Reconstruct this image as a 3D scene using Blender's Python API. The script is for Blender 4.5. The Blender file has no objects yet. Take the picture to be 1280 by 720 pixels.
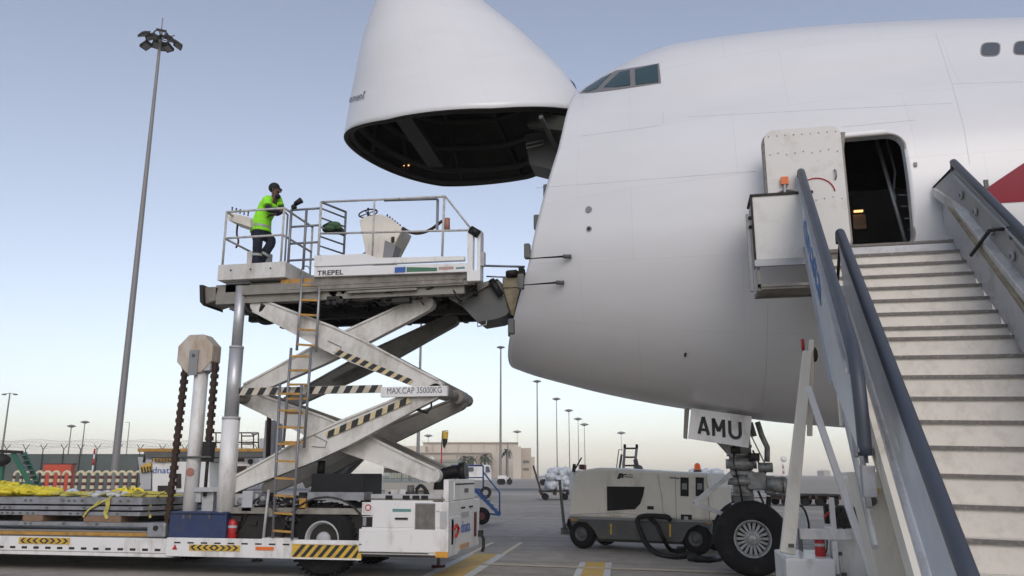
import bpy, math, random
from mathutils import Vector, Matrix
random.seed(7)
R = math.radians
sc = bpy.context.scene
# ------------------------------------------------------------------ camera, sky, sun, exposure
TH, AL, CH = R(12.91), R(11.5), 1.68
CX, CY, FPX = -1.15, -15.44, 1017.0
cd = bpy.data.cameras.new('camera'); cam = bpy.data.objects.new('camera', cd); sc.collection.objects.link(cam)
cam.location = (CX, CY, CH); cam.rotation_euler = (R(90) + TH, 0, AL)
cd.sensor_width = 36.0; cd.lens = 36.0 * FPX / 1280.0; cd.clip_start = 0.1; cd.clip_end = 9000
sc.camera = cam
SUN_EL, SUN_AZ = R(32), R(162)      # azimuth clockwise from +Y
w = bpy.data.worlds.new('World'); sc.world = w; w.use_nodes = True
nt = w.node_tree; bg = nt.nodes['Background']
sky = nt.nodes.new('ShaderNodeTexSky'); sky.sky_type = 'NISHITA'; sky.sun_disc = False
sky.sun_elevation = SUN_EL; sky.sun_rotation = SUN_AZ
sky.altitude = 0; sky.air_density = 1.0; sky.dust_density = 0.95; sky.ozone_density = 2.8
wb = nt.nodes.new('ShaderNodeMix'); wb.data_type = 'RGBA'; wb.blend_type = 'MULTIPLY'; wb.inputs[0].default_value = 1.0
wb.inputs[7].default_value = (1.09, 1.0, 0.955, 1)     # neutral camera balance for the hazy air
hs_ = nt.nodes.new('ShaderNodeHueSaturation'); hs_.inputs['Saturation'].default_value = 0.68
nt.links.new(sky.outputs[0], hs_.inputs['Color']); nt.links.new(hs_.outputs[0], wb.inputs[6]); nt.links.new(wb.outputs[2], bg.inputs[0]); bg.inputs[1].default_value = 0.125
sd = bpy.data.lights.new('sun', 'SUN'); sd.energy = 0.5; sd.angle = R(30); sd.color = (1.0, 0.93, 0.84)
sun = bpy.data.objects.new('sun', sd); sc.collection.objects.link(sun)
sdir = Vector((math.sin(SUN_AZ) * math.cos(SUN_EL), math.cos(SUN_AZ) * math.cos(SUN_EL), math.sin(SUN_EL)))
sun.rotation_euler = (-sdir).to_track_quat('-Z', 'Y').to_euler(); sun.location = (30, 20, 40)
sc.view_settings.view_transform = 'Standard'; sc.view_settings.look = 'None'
sc.view_settings.gamma = 1.0; sc.view_settings.exposure = 0.50

# ------------------------------------------------------------------ measuring helpers
_S, _C, _sa, _ca = math.sin(TH), math.cos(TH), math.sin(AL), math.cos(AL)
def ray(x, y):
    u = (x - 640) / FPX; v = (360 - y) / FPX
    dy, dz = _C - v * _S, _S + v * _C
    return Vector((u * _ca - dy * _sa, u * _sa + dy * _ca, dz))
CAMP = Vector((CX, CY, CH))
def pw(x, y, Y):      # point at distance plane Y
    r = ray(x, y); return CAMP + r * ((Y - CY) / r.y)
def px_(x, y, X):
    r = ray(x, y); return CAMP + r * ((X - CX) / r.x)
def pz(x, y, z=0.0):
    r = ray(x, y); return CAMP + r * ((z - CH) / r.z)
def pd(x, y, D):      # point at forward distance D
    r = ray(x, y); f = -r.x * _sa + r.y * _ca; return CAMP + r * (D / f)
FW = Vector((-_sa, _ca, 0)); RT = Vector((_ca, _sa, 0)); UP = Vector((0, 0, 1))

# ------------------------------------------------------------------ materials
MATS = {}
def mat(name, col, rough=0.6, metal=0.0, var=0.12, scale=3.0, bump=0.0, bscale=40.0, dirt=None, dirt_amt=0.0, dscale=1.2, coat=0.0, emit=None, estr=0.0, spec=None, streak=0.0):
    m = bpy.data.materials.new(name); m.use_nodes = True
    n = m.node_tree; b = n.nodes['Principled BSDF']; L = n.links.new
    b.inputs['Roughness'].default_value = rough; b.inputs['Metallic'].default_value = metal
    if coat: b.inputs['Coat Weight'].default_value = coat
    if spec is not None: b.inputs['Specular IOR Level'].default_value = spec
    tc = n.nodes.new('ShaderNodeTexCoord')
    no = n.nodes.new('ShaderNodeTexNoise'); no.inputs['Scale'].default_value = scale; no.inputs['Detail'].default_value = 6
    L(tc.outputs['Object'], no.inputs['Vector'])
    mx = n.nodes.new('ShaderNodeMix'); mx.data_type = 'RGBA'
    c = Vector(col)
    mx.inputs[6].default_value = (*(c * (1 - var)), 1); mx.inputs[7].default_value = (*[min(1, q) for q in c * (1 + var)], 1)
    L(no.outputs['Fac'], mx.inputs[0]); out = mx.outputs[2]
    if dirt:
        n2 = n.nodes.new('ShaderNodeTexNoise'); n2.inputs['Scale'].default_value = dscale; n2.inputs['Detail'].default_value = 9; n2.inputs['Roughness'].default_value = 0.7
        if streak:
            mp = n.nodes.new('ShaderNodeMapping'); mp.inputs['Scale'].default_value = (1, 1, streak); L(tc.outputs['Object'], mp.inputs[0]); L(mp.outputs[0], n2.inputs['Vector'])
        else: L(tc.outputs['Object'], n2.inputs['Vector'])
        cr = n.nodes.new('ShaderNodeValToRGB'); cr.color_ramp.elements[0].position = 0.62 - 0.3 * dirt_amt; cr.color_ramp.elements[1].position = 0.78
        L(n2.outputs['Fac'], cr.inputs[0])
        m2 = n.nodes.new('ShaderNodeMix'); m2.data_type = 'RGBA'; L(cr.outputs[0], m2.inputs[0]); L(out, m2.inputs[6]); m2.inputs[7].default_value = (*dirt, 1); out = m2.outputs[2]
    L(out, b.inputs['Base Color'])
    if bump:
        n3 = n.nodes.new('ShaderNodeTexNoise'); n3.inputs['Scale'].default_value = bscale; n3.inputs['Detail'].default_value = 4
        L(tc.outputs['Object'], n3.inputs['Vector'])
        bp = n.nodes.new('ShaderNodeBump'); bp.inputs['Strength'].default_value = bump; bp.inputs['Distance'].default_value = 0.02
        L(n3.outputs['Fac'], bp.inputs['Height']); L(bp.outputs[0], b.inputs['Normal'])
    if emit:
        b.inputs['Emission Color'].default_value = (*emit, 1); b.inputs['Emission Strength'].default_value = estr
    MATS[name] = m; return m
G = (0.12, 0.10, 0.08)
M_white = mat('white_paint', (0.74, 0.735, 0.72), 0.45, var=0.05, dirt=(0.33, 0.30, 0.25), dirt_amt=0.35, dscale=2.2, coat=0.15, streak=0.35)
M_white2 = mat('worn_white_paint', (0.64, 0.635, 0.61), 0.55, var=0.08, dirt=(0.25, 0.22, 0.18), dirt_amt=0.6, dscale=2.0, bump=0.05, streak=0.4)
M_cream = mat('cream_paint', (0.76, 0.72, 0.63), 0.5, var=0.05, dirt=(0.45, 0.40, 0.32), dirt_amt=0.35, dscale=2.0, streak=0.4)
M_deck = mat('grimy_deck_steel', (0.30, 0.285, 0.25), 0.65, var=0.3, scale=4, dirt=(0.07, 0.055, 0.04), dirt_amt=0.9, dscale=3.0)
M_under = mat('greasy_black_steel', (0.026, 0.024, 0.022), 0.65, var=0.4, scale=5, dirt=(0.08, 0.065, 0.05), dirt_amt=0.3, spec=0.3)
M_black = mat('black_paint', (0.012, 0.012, 0.013), 0.5, var=0.3, spec=0.3)
M_rubber = mat('tyre_rubber', (0.013, 0.013, 0.014), 0.85, spec=0.2, var=0.35, scale=6, dirt=(0.035, 0.033, 0.03), dirt_amt=0.3, dscale=5, bump=0.1)
M_hose = mat('black_hose', (0.013, 0.013, 0.014), 0.6, var=0.3, spec=0.3)
M_steel = mat('galvanised_steel', (0.34, 0.35, 0.36), 0.45, metal=0.6, var=0.15, scale=9)
M_rail = mat('rail_paint', (0.50, 0.50, 0.48), 0.5, var=0.12, scale=7, dirt=(0.2, 0.16, 0.12), dirt_amt=0.5, dscale=9)
M_railg = mat('grey_rail_steel', (0.20, 0.21, 0.23), 0.45, metal=0.3, var=0.15, scale=7)
M_chrome = mat('hydraulic_rod', (0.50, 0.51, 0.52), 0.35, metal=0.45, var=0.1)
M_ochre = mat('ochre_paint', (0.46, 0.25, 0.05), 0.6, var=0.2, scale=8, dirt=(0.16, 0.09, 0.04), dirt_amt=0.6, dscale=6)
M_yellow = mat('hazard_yellow', (0.62, 0.40, 0.05), 0.55, var=0.12, scale=8, dirt=(0.2, 0.15, 0.06), dirt_amt=0.4, dscale=6)
M_creamstripe = mat('hazard_cream', (0.60, 0.50, 0.30), 0.55, var=0.12, scale=8, dirt=(0.3, 0.25, 0.18), dirt_amt=0.4, dscale=6)
M_hblack = mat('hazard_black', (0.02, 0.02, 0.02), 0.5, var=0.2)
M_blue = mat('dark_blue_paint', (0.022, 0.04, 0.11), 0.5, var=0.2, dirt=(0.06, 0.06, 0.08), dirt_amt=0.4, dscale=5)
M_blue2 = mat('stair_blue_paint', (0.03, 0.09, 0.26), 0.5, var=0.15)
M_red = mat('red_paint', (0.42, 0.02, 0.02), 0.4, var=0.15)
M_orange = mat('orange_plastic', (0.75, 0.16, 0.03), 0.5, var=0.1)
M_rust = mat('rusty_chain', (0.055, 0.032, 0.022), 0.75, metal=0.3, var=0.4, scale=14)
M_dgrey = mat('dark_grey_paint', (0.085, 0.09, 0.088), 0.5, var=0.2, scale=3, dirt=(0.17, 0.15, 0.12), dirt_amt=0.4)
M_grey = mat('mid_grey_paint', (0.24, 0.245, 0.25), 0.5, var=0.12)
M_lgrey = mat('light_grey_paint', (0.42, 0.43, 0.44), 0.45, var=0.08, dirt=(0.22, 0.2, 0.18), dirt_amt=0.3)
M_text_b = mat('blue_lettering', (0.03, 0.10, 0.36), 0.5, var=0.05)
M_text_k = mat('black_lettering', (0.012, 0.012, 0.014), 0.5, var=0.1)
M_text_g = mat('grey_lettering', (0.10, 0.115, 0.16), 0.5, var=0.05)
M_text_w = mat('white_lettering', (0.7, 0.7, 0.7), 0.5, var=0.05)
M_glass = mat('cockpit_glass', (0.035, 0.07, 0.08), 0.08, var=0.3, scale=3, coat=0.5)
M_cabglass = mat('shaded_window', (0.10, 0.11, 0.13), 0.15, var=0.2)
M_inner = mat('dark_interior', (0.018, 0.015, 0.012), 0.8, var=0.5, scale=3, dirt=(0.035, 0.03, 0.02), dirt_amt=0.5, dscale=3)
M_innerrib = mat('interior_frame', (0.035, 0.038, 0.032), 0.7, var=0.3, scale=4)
M_lamp_glint = mat('warm_lamp_glint', (0.9, 0.6, 0.3), 0.5, emit=(1.0, 0.50, 0.18), estr=1.4)  # glow of the doorway lamp, also used for glints in the nose door
M_lime = mat('hi_vis_fabric', (0.30, 0.85, 0.03), 0.8, var=0.15, scale=12, bump=0.5, bscale=14)
M_navy = mat('navy_fabric', (0.012, 0.015, 0.03), 0.85, var=0.3, scale=10, bump=0.5, bscale=14)
M_refl = mat('reflective_tape', (0.38, 0.40, 0.38), 0.4, var=0.1)
M_skin = mat('brown_skin', (0.11, 0.055, 0.035), 0.55, var=0.12, scale=8)
M_hair = mat('black_hair', (0.01, 0.009, 0.009), 0.7, var=0.3, bump=0.6, bscale=60)
M_wood = mat('pallet_wood', (0.22, 0.14, 0.09), 0.75, var=0.3, scale=6)
M_alu = mat('dull_aluminium', (0.30, 0.31, 0.33), 0.5, metal=0.4, var=0.2, scale=6, dirt=(0.12, 0.11, 0.10), dirt_amt=0.5, dscale=4)
M_net = mat('yellow_strap', (0.75, 0.62, 0.04), 0.75, var=0.25, scale=14, bump=0.5)
M_plastic = mat('cloudy_plastic_wrap', (0.50, 0.53, 0.56), 0.3, var=0.3, scale=7, bump=0.6, bscale=9)
M_terminal = mat('sand_wall', (0.56, 0.50, 0.41), 0.8, var=0.07, scale=0.08)
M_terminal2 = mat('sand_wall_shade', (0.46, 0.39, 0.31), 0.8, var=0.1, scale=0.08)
M_palm = mat('palm_leaf', (0.055, 0.07, 0.035), 0.7, var=0.3, scale=2)
M_bark = mat('bark', (0.16, 0.12, 0.09), 0.8, var=0.3, scale=2)
M_fence = mat('green_fence_screen', (0.085, 0.11, 0.10), 0.8, var=0.2, scale=0.4, dirt=(0.14, 0.15, 0.13), dirt_amt=0.5, dscale=0.3)
M_pole = mat('mast_steel', (0.22, 0.215, 0.21), 0.55, metal=0.2, var=0.1, scale=0.5)
M_green = mat('green_stair_paint', (0.02, 0.13, 0.075), 0.5, var=0.2)
M_maroon = mat('maroon_stripe', (0.10, 0.02, 0.025), 0.6, var=0.15)
M_redblock = mat('red_barrier_plastic', (0.5, 0.07, 0.03), 0.6, var=0.2, scale=1)
M_tread = mat('aluminium_tread', (0.68, 0.65, 0.59), 0.5, metal=0.1, var=0.05, scale=12, dirt=(0.50, 0.47, 0.42), dirt_amt=0.5, dscale=7)
M_nose = mat('tread_nosing', (0.15, 0.14, 0.13), 0.6, metal=0.2, var=0.4, scale=26, dirt=(0.40, 0.38, 0.35), dirt_amt=0.3, dscale=30)
M_handrail = mat('slate_rubber_handrail', (0.05, 0.06, 0.08), 0.45, var=0.12)
M_panel = mat('translucent_grey_panel', (0.62, 0.66, 0.71), 0.4, var=0.08, dirt=(0.50, 0.55, 0.61), dirt_amt=0.4, dscale=2, coat=0.2)
M_panelr = mat('inner_grey_panel', (0.34, 0.335, 0.32), 0.45, var=0.1, dirt=(0.3, 0.29, 0.27), dirt_amt=0.3, dscale=4)
M_stringer = mat('silver_stringer', (0.50, 0.505, 0.52), 0.5, metal=0.2, var=0.08, dirt=(0.22, 0.20, 0.18), dirt_amt=0.4, dscale=3)
M_beacon = mat('amber_beacon', (0.55, 0.09, 0.02), 0.25, coat=0.5, emit=(1, 0.15, 0.02), estr=0.15)
M_gear = mat('gear_grey', (0.30, 0.31, 0.30), 0.45, metal=0.3, var=0.2, scale=7, dirt=(0.07, 0.06, 0.05), dirt_amt=0.8, dscale=7)
M_rim = mat('wheel_rim', (0.33, 0.34, 0.34), 0.45, metal=0.4, var=0.15, scale=12, dirt=(0.1, 0.09, 0.08), dirt_amt=0.5, dscale=12)
M_doorskin = mat('door_inner_skin', (0.66, 0.65, 0.62), 0.5, var=0.04, dirt=(0.48, 0.45, 0.40), dirt_amt=0.3, dscale=2.5)
M_rim_edge = mat('door_edge_seal', (0.26, 0.24, 0.21), 0.6, var=0.2)

def aircraft_mat():
    m = bpy.data.materials.new('aircraft_white'); m.use_nodes = True; n = m.node_tree; b = n.nodes['Principled BSDF']; L = n.links.new
    b.inputs['Roughness'].default_value = 0.30; b.inputs['Coat Weight'].default_value = 0.3; b.inputs['Coat Roughness'].default_value = 0.2
    uv = n.nodes.new('ShaderNodeUVMap'); uv.uv_map = 'UVMap'
    br = n.nodes.new('ShaderNodeTexBrick'); br.offset = 0.35; br.inputs['Scale'].default_value = 1.0
    br.inputs['Brick Width'].default_value = 2.55; br.inputs['Row Height'].default_value = 1.27; br.inputs['Mortar Size'].default_value = 0.006; br.inputs['Mortar Smooth'].default_value = 0.3
    br.inputs['Color1'].default_value = (0.74, 0.745, 0.755, 1); br.inputs['Color2'].default_value = (0.732, 0.737, 0.747, 1); br.inputs['Mortar'].default_value = (0.67, 0.675, 0.685, 1)
    L(uv.outputs[0], br.inputs['Vector'])
    tc = n.nodes.new('ShaderNodeTexCoord'); no = n.nodes.new('ShaderNodeTexNoise'); no.inputs['Scale'].default_value = 0.7; no.inputs['Detail'].default_value = 8; no.inputs['Roughness'].default_value = 0.65
    mp = n.nodes.new('ShaderNodeMapping'); mp.inputs['Scale'].default_value = (0.35, 1, 1.6); L(tc.outputs['Object'], mp.inputs[0]); L(mp.outputs[0], no.inputs['Vector'])
    cr = n.nodes.new('ShaderNodeValToRGB'); cr.color_ramp.elements[0].color = (0.94, 0.935, 0.925, 1); cr.color_ramp.elements[0].position = 0.3; cr.color_ramp.elements[1].color = (1, 1, 1, 1); cr.color_ramp.elements[1].position = 0.6
    L(no.outputs['Fac'], cr.inputs[0])
    mx = n.nodes.new('ShaderNodeMix'); mx.data_type = 'RGBA'; mx.blend_type = 'MULTIPLY'; mx.inputs[0].default_value = 1
    L(br.outputs['Color'], mx.inputs[6]); L(cr.outputs[0], mx.inputs[7]); L(mx.outputs[2], b.inputs['Base Color'])
    n4 = n.nodes.new('ShaderNodeTexNoise'); n4.inputs['Scale'].default_value = 1.3; n4.inputs['Detail'].default_value = 2; L(tc.outputs['Object'], n4.inputs['Vector'])
    bp = n.nodes.new('ShaderNodeBump'); bp.inputs['Strength'].default_value = 0.10; bp.inputs['Distance'].default_value = 0.03; L(n4.outputs['Fac'], bp.inputs['Height']); L(bp.outputs[0], b.inputs['Normal'])
    return m
M_air = aircraft_mat()
M_livery = mat('red_livery', (0.24, 0.012, 0.028), 0.5, var=0.05, scale=1, spec=0.3)

def ground_mat():
    m = bpy.data.materials.new('apron_asphalt'); m.use_nodes = True; n = m.node_tree; b = n.nodes['Principled BSDF']; L = n.links.new
    tc = n.nodes.new('ShaderNodeTexCoord')
    def noise(s, d=8, r=0.6):
        q = n.nodes.new('ShaderNodeTexNoise'); q.inputs['Scale'].default_value = s; q.inputs['Detail'].default_value = d; q.inputs['Roughness'].default_value = r; L(tc.outputs['Object'], q.inputs['Vector']); return q
    a = noise(0.22); a2 = noise(2.2, 10, 0.7); a3 = noise(90, 3)
    cr = n.nodes.new('ShaderNodeValToRGB'); e = cr.color_ramp.elements; e[0].position = 0.32; e[0].color = (0.30, 0.272, 0.232, 1); e[1].position = 0.66; e[1].color = (0.41, 0.374, 0.322, 1)
    L(a.outputs['Fac'], cr.inputs[0])
    c2 = n.nodes.new('ShaderNodeValToRGB'); e = c2.color_ramp.elements; e[0].position = 0.30; e[0].color = (0.74, 0.74, 0.74, 1); e[1].position = 0.62; e[1].color = (1.05, 1.05, 1.05, 1)
    L(a2.outputs['Fac'], c2.inputs[0])
    mx = n.nodes.new('ShaderNodeMix'); mx.data_type = 'RGBA'; mx.blend_type = 'MULTIPLY'; mx.inputs[0].default_value = 1; L(cr.outputs[0], mx.inputs[6]); L(c2.outputs[0], mx.inputs[7])
    # oil spots
    a4 = noise(0.9, 5, 0.5); c4 = n.nodes.new('ShaderNodeValToRGB'); e = c4.color_ramp.elements; e[0].position = 0.66; e[0].color = (1, 1, 1, 1); e[1].position = 0.74; e[1].color = (0.55, 0.54, 0.53, 1); L(a4.outputs['Fac'], c4.inputs[0])
    m2 = n.nodes.new('ShaderNodeMix'); m2.data_type = 'RGBA'; m2.blend_type = 'MULTIPLY'; m2.inputs[0].default_value = 1; L(mx.outputs[2], m2.inputs[6]); L(c4.outputs[0], m2.inputs[7])
    # slab joints
    br = n.nodes.new('ShaderNodeTexBrick'); br.offset = 0; br.inputs['Scale'].default_value = 1; br.inputs['Brick Width'].default_value = 7.5; br.inputs['Row Height'].default_value = 7.5; br.inputs['Mortar Size'].default_value = 0.012
    br.inputs['Color1'].default_value = (1, 1, 1, 1); br.inputs['Color2'].default_value = (0.93, 0.93, 0.93, 1); br.inputs['Mortar'].default_value = (0.5, 0.5, 0.5, 1); L(tc.outputs['Object'], br.inputs['Vector'])
    m3 = n.nodes.new('ShaderNodeMix'); m3.data_type = 'RGBA'; m3.blend_type = 'MULTIPLY'; m3.inputs[0].default_value = 1; L(m2.outputs[2], m3.inputs[6]); L(br.outputs['Color'], m3.inputs[7])
    mp5 = n.nodes.new('ShaderNodeMapping'); mp5.inputs['Scale'].default_value = (0.06, 1.1, 1); mp5.inputs['Rotation'].default_value = (0, 0, 0.35); L(tc.outputs['Object'], mp5.inputs[0])
    n5 = n.nodes.new('ShaderNodeTexNoise'); n5.inputs['Scale'].default_value = 1.4; n5.inputs['Detail'].default_value = 7; L(mp5.outputs[0], n5.inputs['Vector'])
    c5 = n.nodes.new('ShaderNodeValToRGB'); e = c5.color_ramp.elements; e[0].position = 0.34; e[0].color = (0.72, 0.72, 0.72, 1); e[1].position = 0.5; e[1].color = (1, 1, 1, 1); L(n5.outputs['Fac'], c5.inputs[0])
    m5 = n.nodes.new('ShaderNodeMix'); m5.data_type = 'RGBA'; m5.blend_type = 'MULTIPLY'; m5.inputs[0].default_value = 1; L(m3.outputs[2], m5.inputs[6]); L(c5.outputs[0], m5.inputs[7]); m3 = m5
    L(m3.outputs[2], b.inputs['Base Color']); b.inputs['Roughness'].default_value = 0.85; b.inputs['Specular IOR Level'].default_value = 0.25
    bp = n.nodes.new('ShaderNodeBump'); bp.inputs['Strength'].default_value = 0.25; bp.inputs['Distance'].default_value = 0.01; L(a3.outputs['Fac'], bp.inputs['Height']); L(bp.outputs[0], b.inputs['Normal'])
    return m
M_ground = ground_mat()
M_mark_y = mat('worn_yellow_marking', (0.55, 0.36, 0.08), 0.8, var=0.2, scale=3, dirt=(0.22, 0.18, 0.12), dirt_amt=0.3, dscale=5)
M_mark_w = mat('worn_white_marking', (0.56, 0.57, 0.56), 0.8, var=0.15, scale=3, dirt=(0.25, 0.25, 0.24), dirt_amt=0.35, dscale=5)
M_mark_p = mat('faded_cream_marking', (0.66, 0.56, 0.40), 0.8, var=0.12, scale=3, dirt=(0.30, 0.27, 0.23), dirt_amt=0.15, dscale=5)

# ------------------------------------------------------------------ mesh builder
class B:
    def __init__(s): s.v = []; s.f = []; s.sm = []
    def add(s, vs, fs, smooth=False):
        k = len(s.v); s.v += [tuple(q) for q in vs]; s.f += [[i + k for i in f] for f in fs]; s.sm += [smooth] * len(fs); return s
    def box(s, a, b):
        x0, x1 = sorted((a[0], b[0])); y0, y1 = sorted((a[1], b[1])); z0, z1 = sorted((a[2], b[2]))
        return s.add([(x0,y0,z0),(x1,y0,z0),(x1,y1,z0),(x0,y1,z0),(x0,y0,z1),(x1,y0,z1),(x1,y1,z1),(x0,y1,z1)],
                     [(0,3,2,1),(4,5,6,7),(0,1,5,4),(1,2,6,5),(2,3,7,6),(3,0,4,7)])
    def bar(s, p, q, wd, ht, up=(0,0,1), w2=None, h2=None):
        p, q, up = Vector(p), Vector(q), Vector(up); d = (q - p).normalized()
        sx = d.cross(up)
        if sx.length < 1e-4: sx = d.cross(Vector((1,0,0)))
        sx.normalize(); u = sx.cross(d).normalized(); w2 = w2 or wd; h2 = h2 or ht
        vs = []
        for c, a, h in ((p, wd, ht), (q, w2, h2)):
            vs += [c - sx*a/2 - u*h/2, c + sx*a/2 - u*h/2, c + sx*a/2 + u*h/2, c - sx*a/2 + u*h/2]
        return s.add(vs, [(0,1,2,3),(7,6,5,4),(0,4,5,1),(1,5,6,2),(2,6,7,3),(3,7,4,0)])
    def cyl(s, p, q, r, n=16, r2=None, cap=True):
        p, q = Vector(p), Vector(q); d = (q - p).normalized(); r2 = r if r2 is None else r2
        a = d.orthogonal().normalized(); b = d.cross(a)
        vs = []
        for c, rr in ((p, r), (q, r2)):
            for i in range(n):
                t = 2*math.pi*i/n; vs.append(c + (a*math.cos(t) + b*math.sin(t))*rr)
        s.add(vs, [(i, (i+1)%n, n+(i+1)%n, n+i) for i in range(n)], True)
        if cap: s.add(vs, [tuple(range(n))[::-1], tuple(range(n, 2*n))])
        return s
    def tube(s, pts, r, n=8, closed=False, rs=None):
        pts = [Vector(p) for p in pts]; m = len(pts); vs = []; prev = None
        for i, p in enumerate(pts):
            if closed: d = pts[(i+1)%m] - pts[(i-1)%m]
            else: d = pts[min(i+1, m-1)] - pts[max(i-1, 0)]
            d.normalize()
            if prev is None: a = d.orthogonal().normalized()
            else:
                a = prev - d*prev.dot(d); a.normalize()
            prev = a; b = d.cross(a); rr = rs[i] if rs else r
            for k in range(n):
                t = 2*math.pi*k/n; vs.append(p + (a*math.cos(t) + b*math.sin(t))*rr)
        fs = []
        for i in range(m if closed else m-1):
            j = (i+1) % m
            for k in range(n): fs.append((i*n+k, i*n+(k+1)%n, j*n+(k+1)%n, j*n+k))
        s.add(vs, fs, True)
        if not closed: s.add(vs, [tuple(range(n))[::-1], tuple(range((m-1)*n, m*n))])
        return s
    def prism(s, poly, vec):
        poly = [Vector(p) for p in poly]; vec = Vector(vec); n = len(poly)
        vs = poly + [p + vec for p in poly]
        return s.add(vs, [tuple(range(n)), tuple(range(n, 2*n))[::-1]] + [(i, n+i, n+(i+1)%n, (i+1)%n) for i in range(n)])
    def lathe(s, o, ax, prof, n=32, smooth=True):   # prof: list of (distance along axis, radius)
        o, ax = Vector(o), Vector(ax).normalized(); a = ax.orthogonal().normalized(); b = ax.cross(a); m = len(prof); vs = []
        for (t, r) in prof:
            for i in range(n):
                q = 2*math.pi*i/n; vs.append(o + ax*t + (a*math.cos(q) + b*math.sin(q))*r)
        return s.add(vs, [(j*n+i, j*n+(i+1)%n, (j+1)*n+(i+1)%n, (j+1)*n+i) for j in range(m-1) for i in range(n)], smooth)
    def ball(s, c, r, n=12, sq=(1,1,1), m=None):
        c = Vector(c); m = m or n//2; vs = [c + Vector((0,0,r*sq[2]))]
        for j in range(1, m):
            for i in range(n):
                t = math.pi*j/m; q = 2*math.pi*i/n; vs.append(c + Vector((r*sq[0]*math.sin(t)*math.cos(q), r*sq[1]*math.sin(t)*math.sin(q), r*sq[2]*math.cos(t))))
        vs.append(c - Vector((0,0,r*sq[2]))); fs = []
        for i in range(n):
            fs.append((0, 1+i, 1+(i+1)%n)); fs.append((len(vs)-1, 1+(m-2)*n+(i+1)%n, 1+(m-2)*n+i))
        for j in range(m-2):
            for i in range(n): fs.append((1+j*n+i, 1+(j+1)*n+i, 1+(j+1)*n+(i+1)%n, 1+j*n+(i+1)%n))
        return s.add(vs, fs, True)
    def build(s, name, m, parent=None, bevel=0.0, recentre=True, fix=True):
        import bmesh
        off = Vector((0,0,0))
        if parent is None and recentre:
            xs = [v[0] for v in s.v]; ys = [v[1] for v in s.v]; zs = [v[2] for v in s.v]
            off = Vector(((min(xs)+max(xs))/2, (min(ys)+max(ys))/2, min(zs)))
        me = bpy.data.meshes.new(name); me.from_pydata([Vector(v) - off for v in s.v], [], s.f)
        me.polygons.foreach_set('use_smooth', s.sm)
        if fix:
            bm = bmesh.new(); bm.from_mesh(me); bmesh.ops.remove_doubles(bm, verts=bm.verts, dist=1e-5); bmesh.ops.recalc_face_normals(bm, faces=bm.faces); bm.to_mesh(me); bm.free()
        me.materials.append(m); me.update()
        o = bpy.data.objects.new(name, me); sc.collection.objects.link(o)
        if parent is not None:
            o.parent = parent; o.matrix_parent_inverse = Matrix.Translation(-WP[parent.name]) if parent.name in WP else Matrix.Identity(4)
        else: o.location = off
        if bevel:
            bv = o.modifiers.new('bevel', 'BEVEL'); bv.width = bevel; bv.segments = 2; bv.limit_method = 'ANGLE'; bv.angle_limit = R(40)
        return o
WP = {}
def _split(s, name, m, parent=None, bevel=0.0):
    """one part object per separate piece"""
    key = [tuple(round(c, 4) for c in v) for v in s.v]; par = {}
    def find(a):
        while par.setdefault(a, a) != a: par[a] = par[par[a]]; a = par[a]
        return a
    for f in s.f:
        for i in f[1:]: par[find(key[i])] = find(key[f[0]])
    groups = {}
    for f, sm in zip(s.f, s.sm): groups.setdefault(find(key[f[0]]), []).append((f, sm))
    out = []
    for g in groups.values():
        b = B(); mp = {}
        for f, sm in g:
            nf = []
            for i in f:
                if i not in mp: mp[i] = len(b.v); b.v.append(s.v[i])
                nf.append(mp[i])
            b.f.append(nf); b.sm.append(sm)
        out.append(b.build(name, m, parent, bevel))
    return out[0]
B.split = _split
def tag(o, label, cat, group=None, kind=None):
    o['label'] = label
    if cat: o['category'] = cat
    if group: o['group'] = group
    if kind: o['kind'] = kind
    return o
def thing(name, loc, label, cat, group=None):
    o = bpy.data.objects.new(name, None); sc.collection.objects.link(o); o.location = loc; WP[o.name] = Vector(loc)
    o.empty_display_size = 0.3
    return tag(o, label, cat, group)
def structure(o): o['kind'] = 'structure'; return o
def kids(o): return [c for c in bpy.data.objects if c.parent == o]
def dup(root, loc, rz, label, group=None, scale=None):
    def cp(o, par):
        c = o.copy(); sc.collection.objects.link(c)
        if par is not None: c.parent = par
        for k in kids(o): cp(k, c)
        return c
    r = cp(root, None); r.location = loc; r.rotation_euler = (0, 0, rz); r['label'] = label
    if scale: r.scale = scale
    if group: r['group'] = group
    return r
def text(s, name, m, parent, o, xdir, ydir, height, depth=0.004, bold=0.0, width=None, spacing=1.0, mapf=None):
    """lettering: origin o is the left end of the baseline; xdir reading direction, ydir up"""
    cu = bpy.data.curves.new(name, 'FONT'); cu.body = s; cu.size = 1.0; cu.extrude = 0.5; cu.offset = bold; cu.space_character = spacing; cu.resolution_u = 3
    t = bpy.data.objects.new('tmp_text', cu); sc.collection.objects.link(t)
    dg = bpy.context.evaluated_depsgraph_get(); me = bpy.data.meshes.new_from_object(t.evaluated_get(dg)); bpy.data.objects.remove(t)
    xs = [v.co.x for v in me.vertices]; x0, x1 = min(xs), max(xs); k = height / 0.7; kx = (width / (x1 - x0)) if width else k
    xd, yd = Vector(xdir).normalized(), Vector(ydir).normalized(); nd = xd.cross(yd).normalized(); o = Vector(o)
    vs = [o + xd*(v.co.x - x0)*kx + yd*v.co.y*k + nd*((v.co.z + 0.5)*depth + 0.003) for v in me.vertices]
    b = B(); b.add(vs, [list(p.vertices) for p in me.polygons]); bpy.data.meshes.remove(me)
    return b.build(name, m, parent)
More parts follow.
